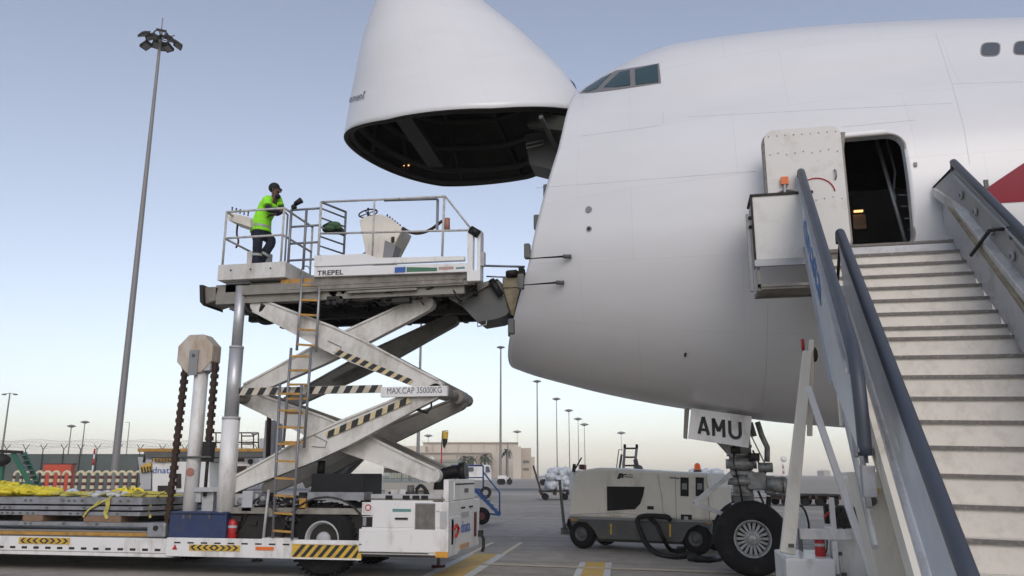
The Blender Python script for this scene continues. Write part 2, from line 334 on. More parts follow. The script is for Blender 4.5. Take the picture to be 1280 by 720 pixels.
def sub_path(pts, n=8):   # catmull-rom
    P = [Vector(p) for p in pts]; P = [P[0]*2-P[1]] + P + [P[-1]*2-P[-2]]; out = []
    for i in range(1, len(P)-2):
        for k in range(n):
            t = k/n; a, b_, c, d = P[i-1], P[i], P[i+1], P[i+2]
            out.append(0.5*((2*b_) + (c-a)*t + (2*a-5*b_+4*c-d)*t*t + (3*b_-a-3*c+d)*t**3))
    out.append(P[-2]); return out
def stripes(face_o, xd, yd, L, H, n, slant, frac=0.5):
    """list of parallelogram corner lists lying on a face, for hazard stripes"""
    out = []; xd, yd, o = Vector(xd).normalized(), Vector(yd).normalized(), Vector(face_o); p = L / n
    for i in range(n):
        a = i*p; b_ = a + p*frac
        out.append([o + xd*max(0, min(L, a)), o + xd*max(0, min(L, b_)), o + xd*max(0, min(L, b_+slant)) + yd*H, o + xd*max(0, min(L, a+slant)) + yd*H])
    return out

# ================================================================== GROUND
b = B(); S_ = 1600; b.add([(-S_,-S_,0),(S_,-S_,0),(S_,S_,0),(-S_,S_,0)], [(0,1,2,3)])
structure(b.build('ground', M_ground, recentre=False))
def sheet(name, pts, m, z=0.004):
    b = B(); b.add([(p[0], p[1], z) for p in pts], [tuple(range(len(pts)))]); return structure(b.build(name, m, recentre=False))
# taxi line with white edges along the loader and the thin stand line, plus the marker square
def strip(name, p, q, wd, m, z):
    p, q = Vector((p[0], p[1], 0)), Vector((q[0], q[1], 0)); d = (q-p).normalized(); n = Vector((-d.y, d.x, 0))*wd/2
    return sheet(name, [p+n, q+n, q-n, p-n], m, z)
cA = (pz(556, 719) + pz(604, 719)) / 2; cB = (pz(594, 692.5) + pz(622, 693)) / 2
cA = (pz(538,719)+pz(585,719))/2; dB = (cB - cA).normalized(); cS = cA - dB*8
strip('white_marking', cS, cB, 0.86, M_mark_w, 0.004); strip('yellow_marking', cS, cB, 0.52, M_mark_y, 0.008)
cC = pz(634, 679.5)
for sgn in (-1, 1):
    n = Vector((-dB.y, dB.x, 0))*0.36*sgn; strip('faded_marking', cB + n, cB + n + dB*3.1, 0.10, M_mark_p, 0.005)
a1, a2 = pz(600, 705.5), pz(1010, 719.5); d_ = (a2 - a1).normalized(); nn = Vector((-d_.y, d_.x, 0))
strip('cream_marking', a1 + nn*0.07, a1 + nn*0.07 + d_*16, 0.085, M_mark_p, 0.012); strip('cream_marking', a1 - nn*0.07, a1 - nn*0.07 + d_*16, 0.085, M_mark_p, 0.012)
mq = (pz(726, 703) + pz(764, 703)) / 2; mr = (pz(720, 719) + pz(760, 719)) / 2; md = (mq - mr).normalized()
strip('white_marking', mq - md*2.4, mq, 0.62, M_mark_w, 0.005); strip('yellow_marking', mq - md*2.4, mq, 0.38, M_mark_y, 0.009)
# distant pale verge, road edge and kerb
sheet('road', [pd(-300, 593, 62)[:2] + (0,) if False else (pd(0,593,1).x, 0)] , M_ground) if False else None
def band(name, D0, D1, x0, x1, m, z):
    P = [CAMP + FW*D0 + RT*x0, CAMP + FW*D0 + RT*x1, CAMP + FW*D1 + RT*x1, CAMP + FW*D1 + RT*x0]; return sheet(name, P, m, z)
M_verge = mat('pale_concrete_verge', (0.36, 0.34, 0.30), 0.9, var=0.12, scale=0.1)
M_sand = mat('sand_field', (0.42, 0.37, 0.30), 0.9, var=0.1, scale=0.02)
M_road = mat('service_road', (0.115, 0.115, 0.12), 0.9, var=0.15, scale=0.2)
band('path', 70, 76, -160, 25, M_verge, 0.004)
band('road', 88, 104, -160, 30, M_road, 0.006)
band('verge', 230, 420, -420, 30, M_verge, 0.01)
band('verge', 800, 1150, -700, 1000, M_sand, 0.02)
band('road', 300, 330, 20, 700, M_verge, 0.012)

# ================================================================== AIRCRAFT
def interp(tab, x):
    if x <= tab[0][0]: return tab[0][1]
    for i in range(len(tab)-1):
        if x <= tab[i+1][0]:
            x0, y0 = tab[i]; x1, y1 = tab[i+1]; h = x1-x0; t = (x-x0)/h
            def sl(j):
                if j <= 0: return (tab[1][1]-tab[0][1])/(tab[1][0]-tab[0][0])
                if j >= len(tab)-1: return (tab[-1][1]-tab[-2][1])/(tab[-1][0]-tab[-2][0])
                a = (tab[j][1]-tab[j-1][1])/(tab[j][0]-tab[j-1][0]); c = (tab[j+1][1]-tab[j][1])/(tab[j+1][0]-tab[j][0])
                return 0 if a*c <= 0 else 2*a*c/(a+c)
            m0, m1 = sl(i)*h, sl(i+1)*h
            return (2*t**3-3*t*t+1)*y0 + (t**3-2*t*t+t)*m0 + (-2*t**3+3*t*t)*y1 + (t**3-t*t)*m1
    return tab[-1][1]
TIP = -8.12
T_bot = [(-7.5,5.30),(-7.27,5.15),(-6.41,4.62),(-5.52,4.22),(-4.81,3.92),(-4.28,3.70),(-3.88,3.55),(-3.23,3.36),(-2.6,3.19),(-1.85,3.02),(-1.13,2.88),(0.96,2.56),(3,2.42),(8,2.36),(30,2.36)]
T_top = [(-7.5,6.95),(-7.0,7.28),(-6.34,7.62),(-5.51,8.10),(-4.58,8.56),(-3.99,8.80),(-3.4,8.92),(-2.9,8.96),(-2.0,9.0),(0,9.05),(30,9.05)]
T_w   = [(-7.5,1.0),(-7.0,1.33),(-6.3,1.62),(-5.5,1.88),(-4.6,2.12),(-4.0,2.28),(-3.4,2.44),(-2.6,2.66),(-1.5,2.9),(0,3.10),(1.5,3.22),(3,3.25),(30,3.25)]
T_zc  = [(-8.12,6.15),(-6.5,6.0),(-4,5.85),(0,5.80),(30,5.80)]
T_up  = [(-3.3,8.5),(-2.95,9.10),(-2.45,9.39),(-2.0,9.60),(-1.5,9.80),(-0.9,9.92),(0,9.96),(1.1,9.97),(2.4,9.93),(3.8,9.84),(5.5,9.70),(9,9.60),(30,9.60)]
T_ru  = [(-3.3,1.35),(-2.9,1.55),(-2.2,1.95),(-1.2,2.25),(0,2.42),(2,2.5),(30,2.5)]
def nosef(s, tab):
    """ellipsoidal cap blended ahead of the first table entry"""
    s0 = tab[0][0]
    if s >= s0: return interp(tab, s)
    return None
def sec(s):
    zc = interp(T_zc, s)
    if s < -7.5:
        k = math.sqrt(max(0.0, 1 - ((-7.5 - s)/(-7.5 - TIP))**2)); W = interp(T_w, -7.5)*k; zt = zc + (interp(T_top, -7.5) - zc)*k; zb = zc + (interp(T_bot, -7.5) - zc)*k
    else: W, zt, zb = interp(T_w, s), interp(T_top, s), interp(T_bot, s)
    return zc, W, zt, zb
def radius(s, ph):            # ph measured from +z toward -w(near side) ... symmetric
    zc, W, zt, zb = sec(s); cz, cw = math.cos(ph), abs(math.sin(ph)); Hh = (zt - zc) if cz > 0 else (zc - zb)
    if Hh < 1e-5 or W < 1e-5: return 0.0
    r1 = 1/math.sqrt((cz/Hh)**2 + (cw/W)**2)
    if s < -3.3: return r1
    zt2, ru = interp(T_up, s), interp(T_ru, s); c = zt2 - ru - zc; bb = c*cz; disc = bb*bb - (c*c - ru*ru)
    if disc <= 0: return r1
    r2 = bb + math.sqrt(disc); k = 0.16
    h = max(k - abs(r1 - r2), 0)/k
    return max(r1, r2) + h*h*k/4
def SP(s, ph, off=0.0):
    r = radius(s, ph) + off; zc = interp(T_zc, s); return Vector((s, -r*math.sin(ph), zc + r*math.cos(ph)))
HX, HZ = -2.95, 8.78
def s_cut(ww, z): return HX - (HZ - z)*(4.28-2.95)/(HZ-3.70) + 0.36*min(1, (abs(ww)/2.3)**2)
def scut_phi(ph):
    s = -3.5
    for _ in range(30):
        p = SP(s, ph); s = 0.5*s + 0.5*s_cut(p.y, p.z)
    return s
NPH = 144
def loft(sfun, nrow, name_=None):
    vs = []; uvs = []
    for j in range(nrow):
        for i in range(NPH):
            ph = 2*math.pi*i/NPH; s = sfun(j, ph); vs.append(SP(s, ph)); uvs.append((s, ph*3.0))
    fs = [(j*NPH+i, j*NPH+(i+1)%NPH, (j+1)*NPH+(i+1)%NPH, (j+1)*NPH+i) for j in range(nrow-1) for i in range(NPH)]
    return vs, fs
CUT = [scut_phi(2*math.pi*i/NPH) for i in range(NPH)]
def cutat(ph): return CUT[int(round(ph/(2*math.pi)*NPH)) % NPH]
n1 = 34; BS = [-1.0 + 0.14*i for i in range(1, 60)] + [7.4 + 1.2*i for i in range(1, 21)]
def body_s(j, ph):
    c = cutat(ph)
    if j < n1: return c + (-1.0 - c)*j/(n1-1)
    return BS[j-n1]
def add_uv(o):
    me = o.data; uv = me.uv_layers.new(name='UVMap')
    for p in me.polygons:
        pp = []
        for li in p.loop_indices:
            v = me.vertices[me.loops[li].vertex_index].co; a = math.atan2(-v.y, v.z - 5.8); pp.append((li, v.x, a*3.1))
        if max(q[2] for q in pp) - min(q[2] for q in pp) > 9: pp = [(l, x, a + 2*math.pi*3.1 if a < 0 else a) for l, x, a in pp]
        for l, x, a in pp: uv.data[l].uv = (x + 40, a + 40)
air = thing('cargo_aircraft', (0, 0, 0), 'huge white jumbo cargo aircraft with its nose swung open above the loader', 'aircraft')
vs, fs = loft(body_s, n1 + len(BS)); k = len(vs)
bb = B(); bb.add(vs, fs, True)
fus = bb.build('fuselage', M_air, air)
so = fus.modifiers.new('thick', 'SOLIDIFY'); so.thickness = 0.14; so.offset = -1
# make sure normals face outward before thickening
def outward(o):
    me = o.data; f = me.polygons[len(me.polygons)//2]; c = f.center
    if (Vector((0, c.y, c.z-6.2))).dot(f.normal) < 0: me.flip_normals()
outward(fus)
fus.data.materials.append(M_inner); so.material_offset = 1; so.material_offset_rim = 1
add_uv(fus)
# passenger door opening cut through the shell
DX0, DX1, DZ0, DZ1 = 1.36, 2.30, 4.90, 6.66
def rrect(x0, x1, z0, z1, r, n=6):
    out = []
    for cx, cz, a0 in ((x1-r, z1-r, 0), (x0+r, z1-r, 90), (x0+r, z0+r, 180), (x1-r, z0+r, 270)):
        for i in range(n+1): a = R(a0 + 90*i/n); out.append((cx + r*math.cos(a), cz + r*math.sin(a)))
    return out
import bmesh
def cutter(poly, y0, y1):
    b = B(); b.prism([(x, y0, z) for x, z in poly], (0, y1-y0, 0)); o = b.build('cutter', M_black, air); return o
cu = cutter(rrect(DX0, DX1, DZ0, DZ1, 0.20), -4.2, -2.2)
bo = fus.modifiers.new('door_hole', 'BOOLEAN'); bo.operation = 'DIFFERENCE'; bo.object = cu; bo.solver = 'EXACT'
dg = bpy.context.evaluated_depsgraph_get(); me = bpy.data.meshes.new_from_object(fus.evaluated_get(dg)); fus.modifiers.clear(); fus.data = me; bpy.data.objects.remove(cu)
me.materials.clear(); me.materials.append(M_air); me.materials.append(M_inner)

# nose door = visor, same surface ahead of the cut, swung about the hinge
ROT = Matrix.Translation((HX+0.16, 0, HZ-0.14)) @ Matrix.Rotation(R(74.2), 4, 'Y') @ Matrix.Diagonal((0.975, 0.82, 0.965, 1)) @ Matrix.Translation((-HX, 0, -HZ))
nv = 46
def vis_s(j, ph):
    c = cutat(ph); t = j/(nv-1); e = math.sin(t*math.pi/2); e = 0.35*t + 0.65*e
    if j == nv-1: return TIP + 1e-4
    return c + (TIP - c)*e
vs, fs = loft(vis_s, nv); vs = [ROT @ v for v in vs]
vb = B(); vb.add(vs, fs, True); vis = vb.build('nose_door', M_air, air)
me = vis.data; f = me.polygons[400]; ctr = ROT @ Vector((-5.5, 0, 6.0))
if (f.center - ctr).dot(f.normal) < 0: me.flip_normals()
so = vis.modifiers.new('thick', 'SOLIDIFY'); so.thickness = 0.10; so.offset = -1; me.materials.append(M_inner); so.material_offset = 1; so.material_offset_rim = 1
uv = me.uv_layers.new(name='UVMap'); inv = ROT.inverted()
for p in me.polygons:
    for li in p.loop_indices:
        v = inv @ me.vertices[me.loops[li].vertex_index].co; a = math.atan2(-v.y, v.z - 5.8)
        if a < 0 and p.center.y < 0 and False: a += 2*math.pi
        uv.data[li].uv = (v.x + 40, a*3.1 + 40)
def VP_(s, ph, off): return ROT @ SP(s, ph, off)
# inner frames of the nose door
for ds, off, r in ((0.05, -0.16, 0.06), (0.30, -0.26, 0.08), (0.85, -0.22, 0.07), (1.5, -0.2, 0.06), (2.2, -0.2, 0.06), (2.9, -0.2, 0.06)):
    pts = []
    for i in range(72):
        ph = 2*math.pi*i/72; pts.append(VP_(scut_phi(ph) - ds, ph, off))
    B().tube(pts, r, 6, closed=True).build('rib', M_innerrib, vis)
for ph in (25, 60, 95, 130, 160, 200, 230, 265, 300, 335):
    p = R(ph); pts = [VP_(scut_phi(p) - 0.1 - 0.45*i, p, -0.2) for i in range(7)]
    B().tube(pts, 0.045, 6).build('stringer', M_innerrib, vis)
# bulkhead inside the nose door and the diagonal beam
bp = [VP_(-6.4, 2*math.pi*i/40, -0.2) for i in range(40)]; B().add(bp, [tuple(range(40))]).build('bulkhead', M_inner, vis)
q1, q2 = pw(503, 142, -1.7), pw(545, 205, 1.2); B().bar(q1, q2, 0.34, 0.16).build('beam', M_innerrib, vis)
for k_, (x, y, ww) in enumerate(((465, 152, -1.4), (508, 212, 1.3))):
    c = pw(x, y, ww); B().ball(c + Vector((0, 0, 0.10)), 0.06, 10, (1.3, 0.5, 0.3)).build('glint', M_lamp_glint, vis)  # glowing beads imitating small orange glints, not lamps
# hinge arm structure between the nose door and the flight deck floor
hs = B()
for ww in (-0.9, 1.3):
    hs.bar(pw(662, 150, ww), pw(716, 158, ww), 0.16, 0.30)
hs.split('hinge_arm', M_innerrib, air)
bxm = B(); A1, A2 = pw(655, 165, 0.3), pw(707, 188, 0.3); bxm.prism([pw(655,168,-0.2), pw(712,160,-0.2), pw(704,205,-0.2), pw(690,212,-0.2), pw(662,205,-0.2)], (0, 0.7, 0)); bxm.build('hinge_box', M_dgrey, air)
B().bar(pw(676, 146, -1.9), pw(697, 190, -0.6), 0.07, 0.07).build('actuator', M_dgrey, air)
pl = [pw(658, 180, -0.32), pw(679, 175, -0.32), pw(679, 180, -0.32), pw(658, 185, -0.32)]
B().tube(pl, 0.012, 6, closed=True).build('label_frame', M_lgrey, air)
# black hinge fairing seen behind the crown
B().ball(pw(705, 116, 0.1), 0.30, 24, (0.9, 0.9, 1.05)).build('hinge_fairing', M_black, air)
# collar where the nose door meets the cab
cp_ = [pw(x, y, ww) for x, y, ww in ((712, 112, -1.2), (722, 120, -1.5), (732, 131, -1.9), (735, 137, -2.1), (727, 146, -2.25), (719, 150, -2.3))]
# ---- rest of the shell
floor_ = B(); floor_.box((-3.55, -1.75, 4.62), (-1.0, 1.75, 4.78)); floor_.box((-1.0, -2.45, 4.62), (14, 2.45, 4.78)); floor_.build('cargo_floor', M_dgrey, air)
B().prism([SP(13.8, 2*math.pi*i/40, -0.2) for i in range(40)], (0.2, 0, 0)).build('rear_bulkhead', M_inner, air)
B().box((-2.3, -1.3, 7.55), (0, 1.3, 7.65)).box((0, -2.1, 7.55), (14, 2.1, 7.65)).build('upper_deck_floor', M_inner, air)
# inside the doorway: lamp, ladder to the upper deck, side wall
B().box((0.6, -1.2, 4.78), (0.7, 2.8, 7.5)).build('inner_wall', M_inner, air)
lm = pw(1073, 264, -1.6); B().box(lm - Vector((0.07, 0.02, 0.015)), lm + Vector((0.07, 0.02, 0.015))).build('door_lamp', M_lamp_glint, air)
B().box(lm + Vector((-0.09, 0.03, -0.30)), lm + Vector((0.11, 0.05, -0.05))).build('wall_panel', M_wood, air)
ld = B()
la, lb_ = pw(1095, 172, -2.2), pw(1132, 302, -2.7)
ld.tube([la, lb_], 0.03, 8); ld.tube([pw(1108, 172, -2.1), pw(1119, 215, -2.3), pw(1117, 240, -2.4), pw(1120, 250, -2.5)], 0.018, 8)
for y in (244, 258, 273, 287): ld.tube([pw(1092 + (y-172)*0.285 + 10, y, -2.45), pw(1143, y, -2.45)], 0.012, 6)
ld.build('ladder', M_steel, air)
# nose cut latches
for (x, y) in ((684, 240), (672, 278), (660, 314), (652, 352), (640, 408)):
    c = pw(x-1, y, -2.35); B().box(c + Vector((-0.05, -0.05, -0.13)), c + Vector((0.05, 0.08, 0.13))).build('latch', M_dgrey, air, 0.02)

# ---- surface patches (windows, livery, seams): shapes given in side view, laid on the near skin
def surf_w(s, z):
    zc = interp(T_zc, s); lo, hi = -3.5, 0.0
    def inside(ww):
        r = math.hypot(ww, z - zc); return r < radius(s, math.atan2(abs(ww), z - zc))
    if not inside(-0.001): return None
    for _ in range(40):
        m = (lo+hi)/2
        if inside(m): hi = m
        else: lo = m
    return (lo+hi)/2
def hit(x, y):
    r = ray(x, y); t = 8.0; best = (9, None)
    while t < 24:
        p = CAMP + r*t; zc = interp(T_zc, p.x); miss = math.hypot(p.y, p.z-zc) - radius(p.x, math.atan2(abs(p.y), p.z-zc))
        if miss < best[0]: best = (miss, p)
        if math.hypot(p.y, p.z-zc) < radius(p.x, math.atan2(abs(p.y), p.z-zc)):
            lo, hi = t-0.05, t
            for _ in range(30):
                m = (lo+hi)/2; q = CAMP + r*m; zc = interp(T_zc, q.x)
                if math.hypot(q.y, q.z-zc) < radius(q.x, math.atan2(abs(q.y), q.z-zc)): hi = m
                else: lo = m
            return CAMP + r*hi
        t += 0.05
    p = best[1]; zc = interp(T_zc, p.x); ph = math.atan2(-p.y, p.z-zc)
    return SP(p.x, ph)
def nrm(p):
    zc = interp(T_zc, p.x); ph = math.atan2(-p.y, p.z-zc)
    a = SP(p.x+0.03, ph) - SP(p.x-0.03, ph); c = SP(p.x, ph+0.01) - SP(p.x, ph-0.01); n = a.cross(c); n.normalize()
    return n if n.y*1.0 <= 0 or n.z > 0.5 and n.dot(Vector((0, p.y, p.z-zc))) > 0 else -n
def onskin(p, off):
    n = nrm(p)
    if n.dot(Vector((0, p.y, p.z - interp(T_zc, p.x)))) < 0: n = -n
    return p + n*off
def patch_px(poly, name, m, parent, off=0.006, n=8, thick=0.012):
    """convex polygon of picture points laid on the skin: fan grid, then a real thickness"""
    c = Vector((sum(p[0] for p in poly)/len(poly), sum(p[1] for p in poly)/len(poly)))
    E = []
    for i in range(len(poly)):
        a, d = Vector(poly[i]), Vector(poly[(i+1) % len(poly)]); k = max(1, int((d-a).length/8))
        E += [a + (d-a)*j/k for j in range(k)]
    vs = []; N = len(E)
    h0 = hit(*c)
    vs.append(onskin(h0, off))
    for j in range(1, n+1):
        for e in E:
            q = c + (e-c)*j/n; h = hit(q[0], q[1])
            if h is None: h = h0
            vs.append(onskin(h, off if j < n else off))
    fs = [(0, 1+i, 1+(i+1) % N) for i in range(N)]
    for j in range(n-1):
        for i in range(N): fs.append((1+j*N+i, 1+(j+1)*N+i, 1+(j+1)*N+(i+1)%N, 1+j*N+(i+1)%N))
    rim = [onskin(hit(e[0], e[1]) or h0, -0.01) for e in E]; k = len(vs); vs += rim
    for i in range(N): fs.append((1+(n-1)*N+i, k+i, k+(i+1)%N, 1+(n-1)*N+(i+1)%N))
    return B().add(vs, fs, False).build(name, m, parent)
def skin_line(pts, r, name, m, off=0.0, n=10):
    out = []
    for i in range(len(pts)-1):
        for k in range(n):
            t = k/n; h = hit(pts[i][0]*(1-t)+pts[i+1][0]*t, pts[i][1]*(1-t)+pts[i+1][1]*t)
            if h: out.append(onskin(h, off))
    h = hit(*pts[-1]); 
    if h: out.append(onskin(h, off))
    return B().tube(out, r, 6).build(name, m, air)
M_wframe = mat('window_frame_metal', (0.26, 0.25, 0.25), 0.45, metal=0.3, var=0.1)
wf = patch_px([(724,117),(733,109.5),(752,97.5),(770,88.5),(824,79.5),(826.5,104),(770,112.5),(742,116)], 'cockpit_frame', M_wframe, air, 0.008, 10)
for pg in ([(729,115.2),(740,106.5),(752,98.5),(764,93),(746,111.5),(736,114.7)],
           [(755,109.5),(775,91),(787.5,88),(788,107),(770,109.5)],
           [(794,87.5),(822,81),(823.5,103),(795,106.5)]):
    patch_px(pg, 'cockpit_window', M_glass, wf, 0.02, 8)
for x in (1238, 1279, 1320):
    cx, cy = x, 62 - (x-1238)*0.045
    el = [(cx + 12.5*math.copysign(abs(math.cos(t))**0.6, math.cos(t)) + 1.5*math.sin(t), cy - 9*math.copysign(abs(math.sin(t))**0.6, math.sin(t))) for t in [2*math.pi*i/20 for i in range(20)]]
    wfr = patch_px(el, 'cabin_window', M_wframe, air, 0.006, 4)
    el2 = [(cx + (q[0]-cx)*0.86, cy + (q[1]-cy)*0.84) for q in el]
    patch_px(el2, 'pane', M_cabglass, wfr, 0.012, 4)
# red livery, a wedge that widens aft
liv = []
P0, P1, P2 = hit(1226, 240), hit(1278, 205), hit(1278, 258)
z_up = (P1.z-P0.z)/(P1.x-P0.x)
sA = P0.x; grid = []; vs = []; NX, NZ = 60, 14
for i in range(NX+1):
    s = sA + (14-sA)*(i/NX); 
    for j in range(NZ+1):
        t = j/NZ; zlo = max(P0.z - 0.18*(s-sA)/0.12 if s < sA+0.12 else P0.z-0.18-0.0*(s), P0.z-0.2); zhi = min(P0.z + z_up*(s-sA), 8.6)
        z = zlo + (zhi-zlo)*t; ww = surf_w(s, z) or -1.0; vs.append(onskin(Vector((s, ww, z)), 0.008))
fs = [(i*(NZ+1)+j, (i+1)*(NZ+1)+j, (i+1)*(NZ+1)+j+1, i*(NZ+1)+j+1) for i in range(NX) for j in range(NZ)]
B().add(vs, fs, True).build('livery_stripe', M_livery, air)
# seams, service ports, probes
M_seam = mat('panel_seam', (0.45, 0.45, 0.46), 0.6, var=0.1)
for pts in ([(1052,159),(1145,150)], [(1170,42),(1190,105),(1205,160),(1212,205)], [(1192,105),(1279,102)], [(727,170),(826,157)], [(829,140),(829,154)], [(860,146),(1190,129)], [(960,380),(958,460),(953,505)], [(670,235),(945,214)]):
    skin_line(pts, 0.0026, 'skin_seam', M_seam, 0.0)
for (x, y, r_) in ((736, 262, 0.055), (736.5, 286, 0.045)):
    c = hit(x, y); n_ = nrm(c); B().cyl(c - n_*0.01, c + n_*0.015, r_, 20).build('service_port', M_wframe, air)
c = hit(736.5, 286); B().cyl(c, c + nrm(c)*0.03, 0.022, 12).build('port_plug', M_black, air)
for (x, y, x2, y2) in ((711, 322, 666, 323), (702, 354.5, 657, 357)):
    c = hit(x, y); e = hit(x2, y2) or c; n_ = nrm(c); tip = c + Vector((-0.62, -0.10, -0.01)) + n_*0.05
    pr = B().cyl(c + Vector((0.05, -0.06, 0)), c + Vector((-0.08, -0.09, 0)), 0.035, 12).build('probe', M_dgrey, air)
    B().tube([c + Vector((-0.06, -0.09, 0)), tip], 0.012, 8, rs=[0.018, 0.008]).build('probe_tip', M_black, pr)
c = hit(857, 442); B().cyl(c, c + nrm(c)*0.06, 0.02, 10).build('drain_mast', M_black, air)
c = hit(1144, 206); B().box(c - Vector((0.02, 0.03, 0.03)), c + Vector((0.02, 0.0, 0.03))).build('door_hinge', M_grey, air)
# slogan fragment on the nose door
from mathutils.bvhtree import BVHTree
_bm = bmesh.new(); _bm.from_mesh(vis.data); _bvh = BVHTree.FromBMesh(_bm)
def vhit(x, y):
    h = _bvh.ray_cast(CAMP, ray(x, y).normalized()); return h[0], h[1]
pa, na = vhit(438.5, 128.5); pe, ne = vhit(455.5, 124.0)
if pa and pe:
    for i_, ch_ in enumerate('ement'):
        x_ = 437.2 + 3.9*i_; c0, n0 = vhit(x_, 128.6 - 1.1*i_); c1, n1v = vhit(x_ + 3.3, 127.7 - 1.1*i_)
        if c0 is None or c1 is None: continue
        if n0.dot(CAMP - c0) < 0: n0 = -n0
        xd = (c1 - c0).normalized(); up_ = Vector((0.3, 0, 1)); up_ = (up_ - n0*up_.dot(n0)).normalized()
        text(ch_, 'slogan_letter', M_text_g, vis, c0 + n0*0.015, xd, up_, 0.24 if ch_ == 't' else 0.17, 0.002, width=(c1-c0).length*(0.95 if ch_ != 't' else 0.7))
# ---- opened passenger door
Y0 = -3.62
pan = thing_parent = None
a_, c_ = pw(951, 162, Y0), pw(1053, 162, Y0)
poly = rrect(a_.x, c_.x, 4.75, (a_.z+c_.z)/2, 0.17)
def bulge(z): return 0.10*((z-5.7)/1.1)**2
pb = B(); pts = [(x, z) for x, z in poly]
pb.prism([(x, Y0, z) for x, z in pts], (0, 0.14, 0)); 
dr = pb.build('passenger_door', M_rim_edge, air, 0.02)
ins = rrect(a_.x+0.035, c_.x-0.035, 4.79, a_.z-0.035, 0.14)
dsk = B().prism([(x, Y0-0.022, z) for x, z in ins], (0, 0.03, 0)).build('door_lining', M_doorskin, dr)
dx = c_.x - a_.x
for zz in (c_.z-0.03, a_.z-0.42, 5.55):
    for i in range(9):
        q = (a_.x + 0.1 + (dx-0.2)*i/8, Y0-0.03, zz + (0.0 if zz > 6.5 else 0.02*math.sin(i*2.1)))
        B().ball(q, 0.009, 6).build('rivet', M_grey, dr)
for i in range(13):
    B().ball((a_.x + 0.018, Y0-0.004, 4.9 + i*0.13), 0.012, 6).build('rivet', M_grey, dr)
hc = pw(984, 250, Y0-0.03); arch = [hc + Vector((0.19*math.cos(R(t)), 0, 0.15*math.sin(R(t)))) for t in range(0, 181, 15)]
B().tube([arch[0] - Vector((0,0,0.25))] + arch + [arch[-1] - Vector((0,0,0.25))], 0.016, 8).build('handle_recess_rim', M_rim_edge, dr)
B().prism([q + Vector((0, 0.002, 0)) for q in arch], (0, 0.01, 0)).build('handle_recess', M_grey, dr)
hd = B().tube([pw(981, 230, Y0-0.08), pw(981, 262, Y0-0.08)], 0.018, 8).build('door_handle', M_lgrey, dr)
B().box(pw(976, 221, Y0-0.10), pw(985.5, 231, Y0-0.05)).build('handle_tag', M_orange, hd)
arcc = pw(1021, 242, Y0-0.028); arc = []
for t in range(0, 151, 8): arc.append(arcc + Vector((0.25*math.cos(R(t+5)), 0, 0.235*math.sin(R(t+5)))))
B().tube(arc, 0.010, 6).build('red_arc_marking', M_red, dr)
g0 = pw(1043, 212, Y0-0.03); B().tube([g0, g0+Vector((0.01,-0.04,-0.03)), g0+Vector((0.01,-0.04,-0.12)), g0+Vector((0,0,-0.15))], 0.012, 8).build('grab_handle', M_grey, dr)
B().tube([pw(1054, 165, Y0+0.1), (DX0-0.01, -3.2, 5.9)], 0.03, 8).build('door_arm', M_rim_edge, dr)
# door surround trim on the opening
tr = []
for x, z in rrect(DX0-0.015, DX1+0.015, DZ0-0.01, DZ1+0.015, 0.21, 8): tr.append(Vector((x, (surf_w(x, z) or -3.1), z)))
B().tube(tr, 0.018, 8, closed=True).build('door_surround', M_rim_edge, air)

# ---- nose gear door placards
def gear_door(Yn, yf):
    P = [pw(864, 510, Yn), pw(940, 520.5, Yn), pw(936, 560, Yn), pw(860, 548, Yn)]
    if yf: P = [Vector((p.x, yf, p.z)) for p in P]
    d = B().prism(P, (0, 0.06 if not yf else -0.05, 0)).build('gear_door', M_white, air, 0.006)
    return d, P
gd, P = gear_door(-0.62, None)
gde = B().prism([pw(855.5, 511, -0.5), pw(862, 509.5, -0.56), pw(859, 549, -0.56), pw(854, 547.5, -0.5)], (0, 0.08, 0)).build('gear_door_edge', M_rim_edge, gd)
xd = (P[1]-P[0]).normalized(); o_ = pw(872.5, 542.8, -0.625)
ydir = Vector((0.03, 0, 1))
lt = B(); ex_ = xd; ez_ = Vector((0.02, 0, 1)).normalized()
def stroke(pts, w_=0.056):
    Q = [o_ + ex_*p[0]*0.87 + ez_*(p[1]*0.9+0.01) for p in pts]
    for i in range(len(Q)-1): lt.bar(Q[i], Q[i+1], 0.006, w_, up=ez_ if abs((Q[i+1]-Q[i]).normalized().dot(ez_)) < 0.95 else ex_)
hL = 0.34
stroke([(0.02,0.0),(0.115,hL)]); stroke([(0.21,0.0),(0.115,hL)]); stroke([(0.05,0.09),(0.18,0.09)], 0.05)
stroke([(0.31,0.0),(0.31,hL)]); stroke([(0.31,hL-0.01),(0.41,0.10)]); stroke([(0.51,hL-0.01),(0.41,0.10)]); stroke([(0.51,0.0),(0.51,hL)])
stroke([(0.63,hL),(0.63,0.10)]); stroke([(0.83,hL),(0.83,0.10)])
stroke([(0.73 + 0.10*math.cos(R(a)), 0.115 + 0.095*math.sin(R(a))) for a in range(180, 361, 15)])
lt.build('registration_lettering', M_text_k, gd)
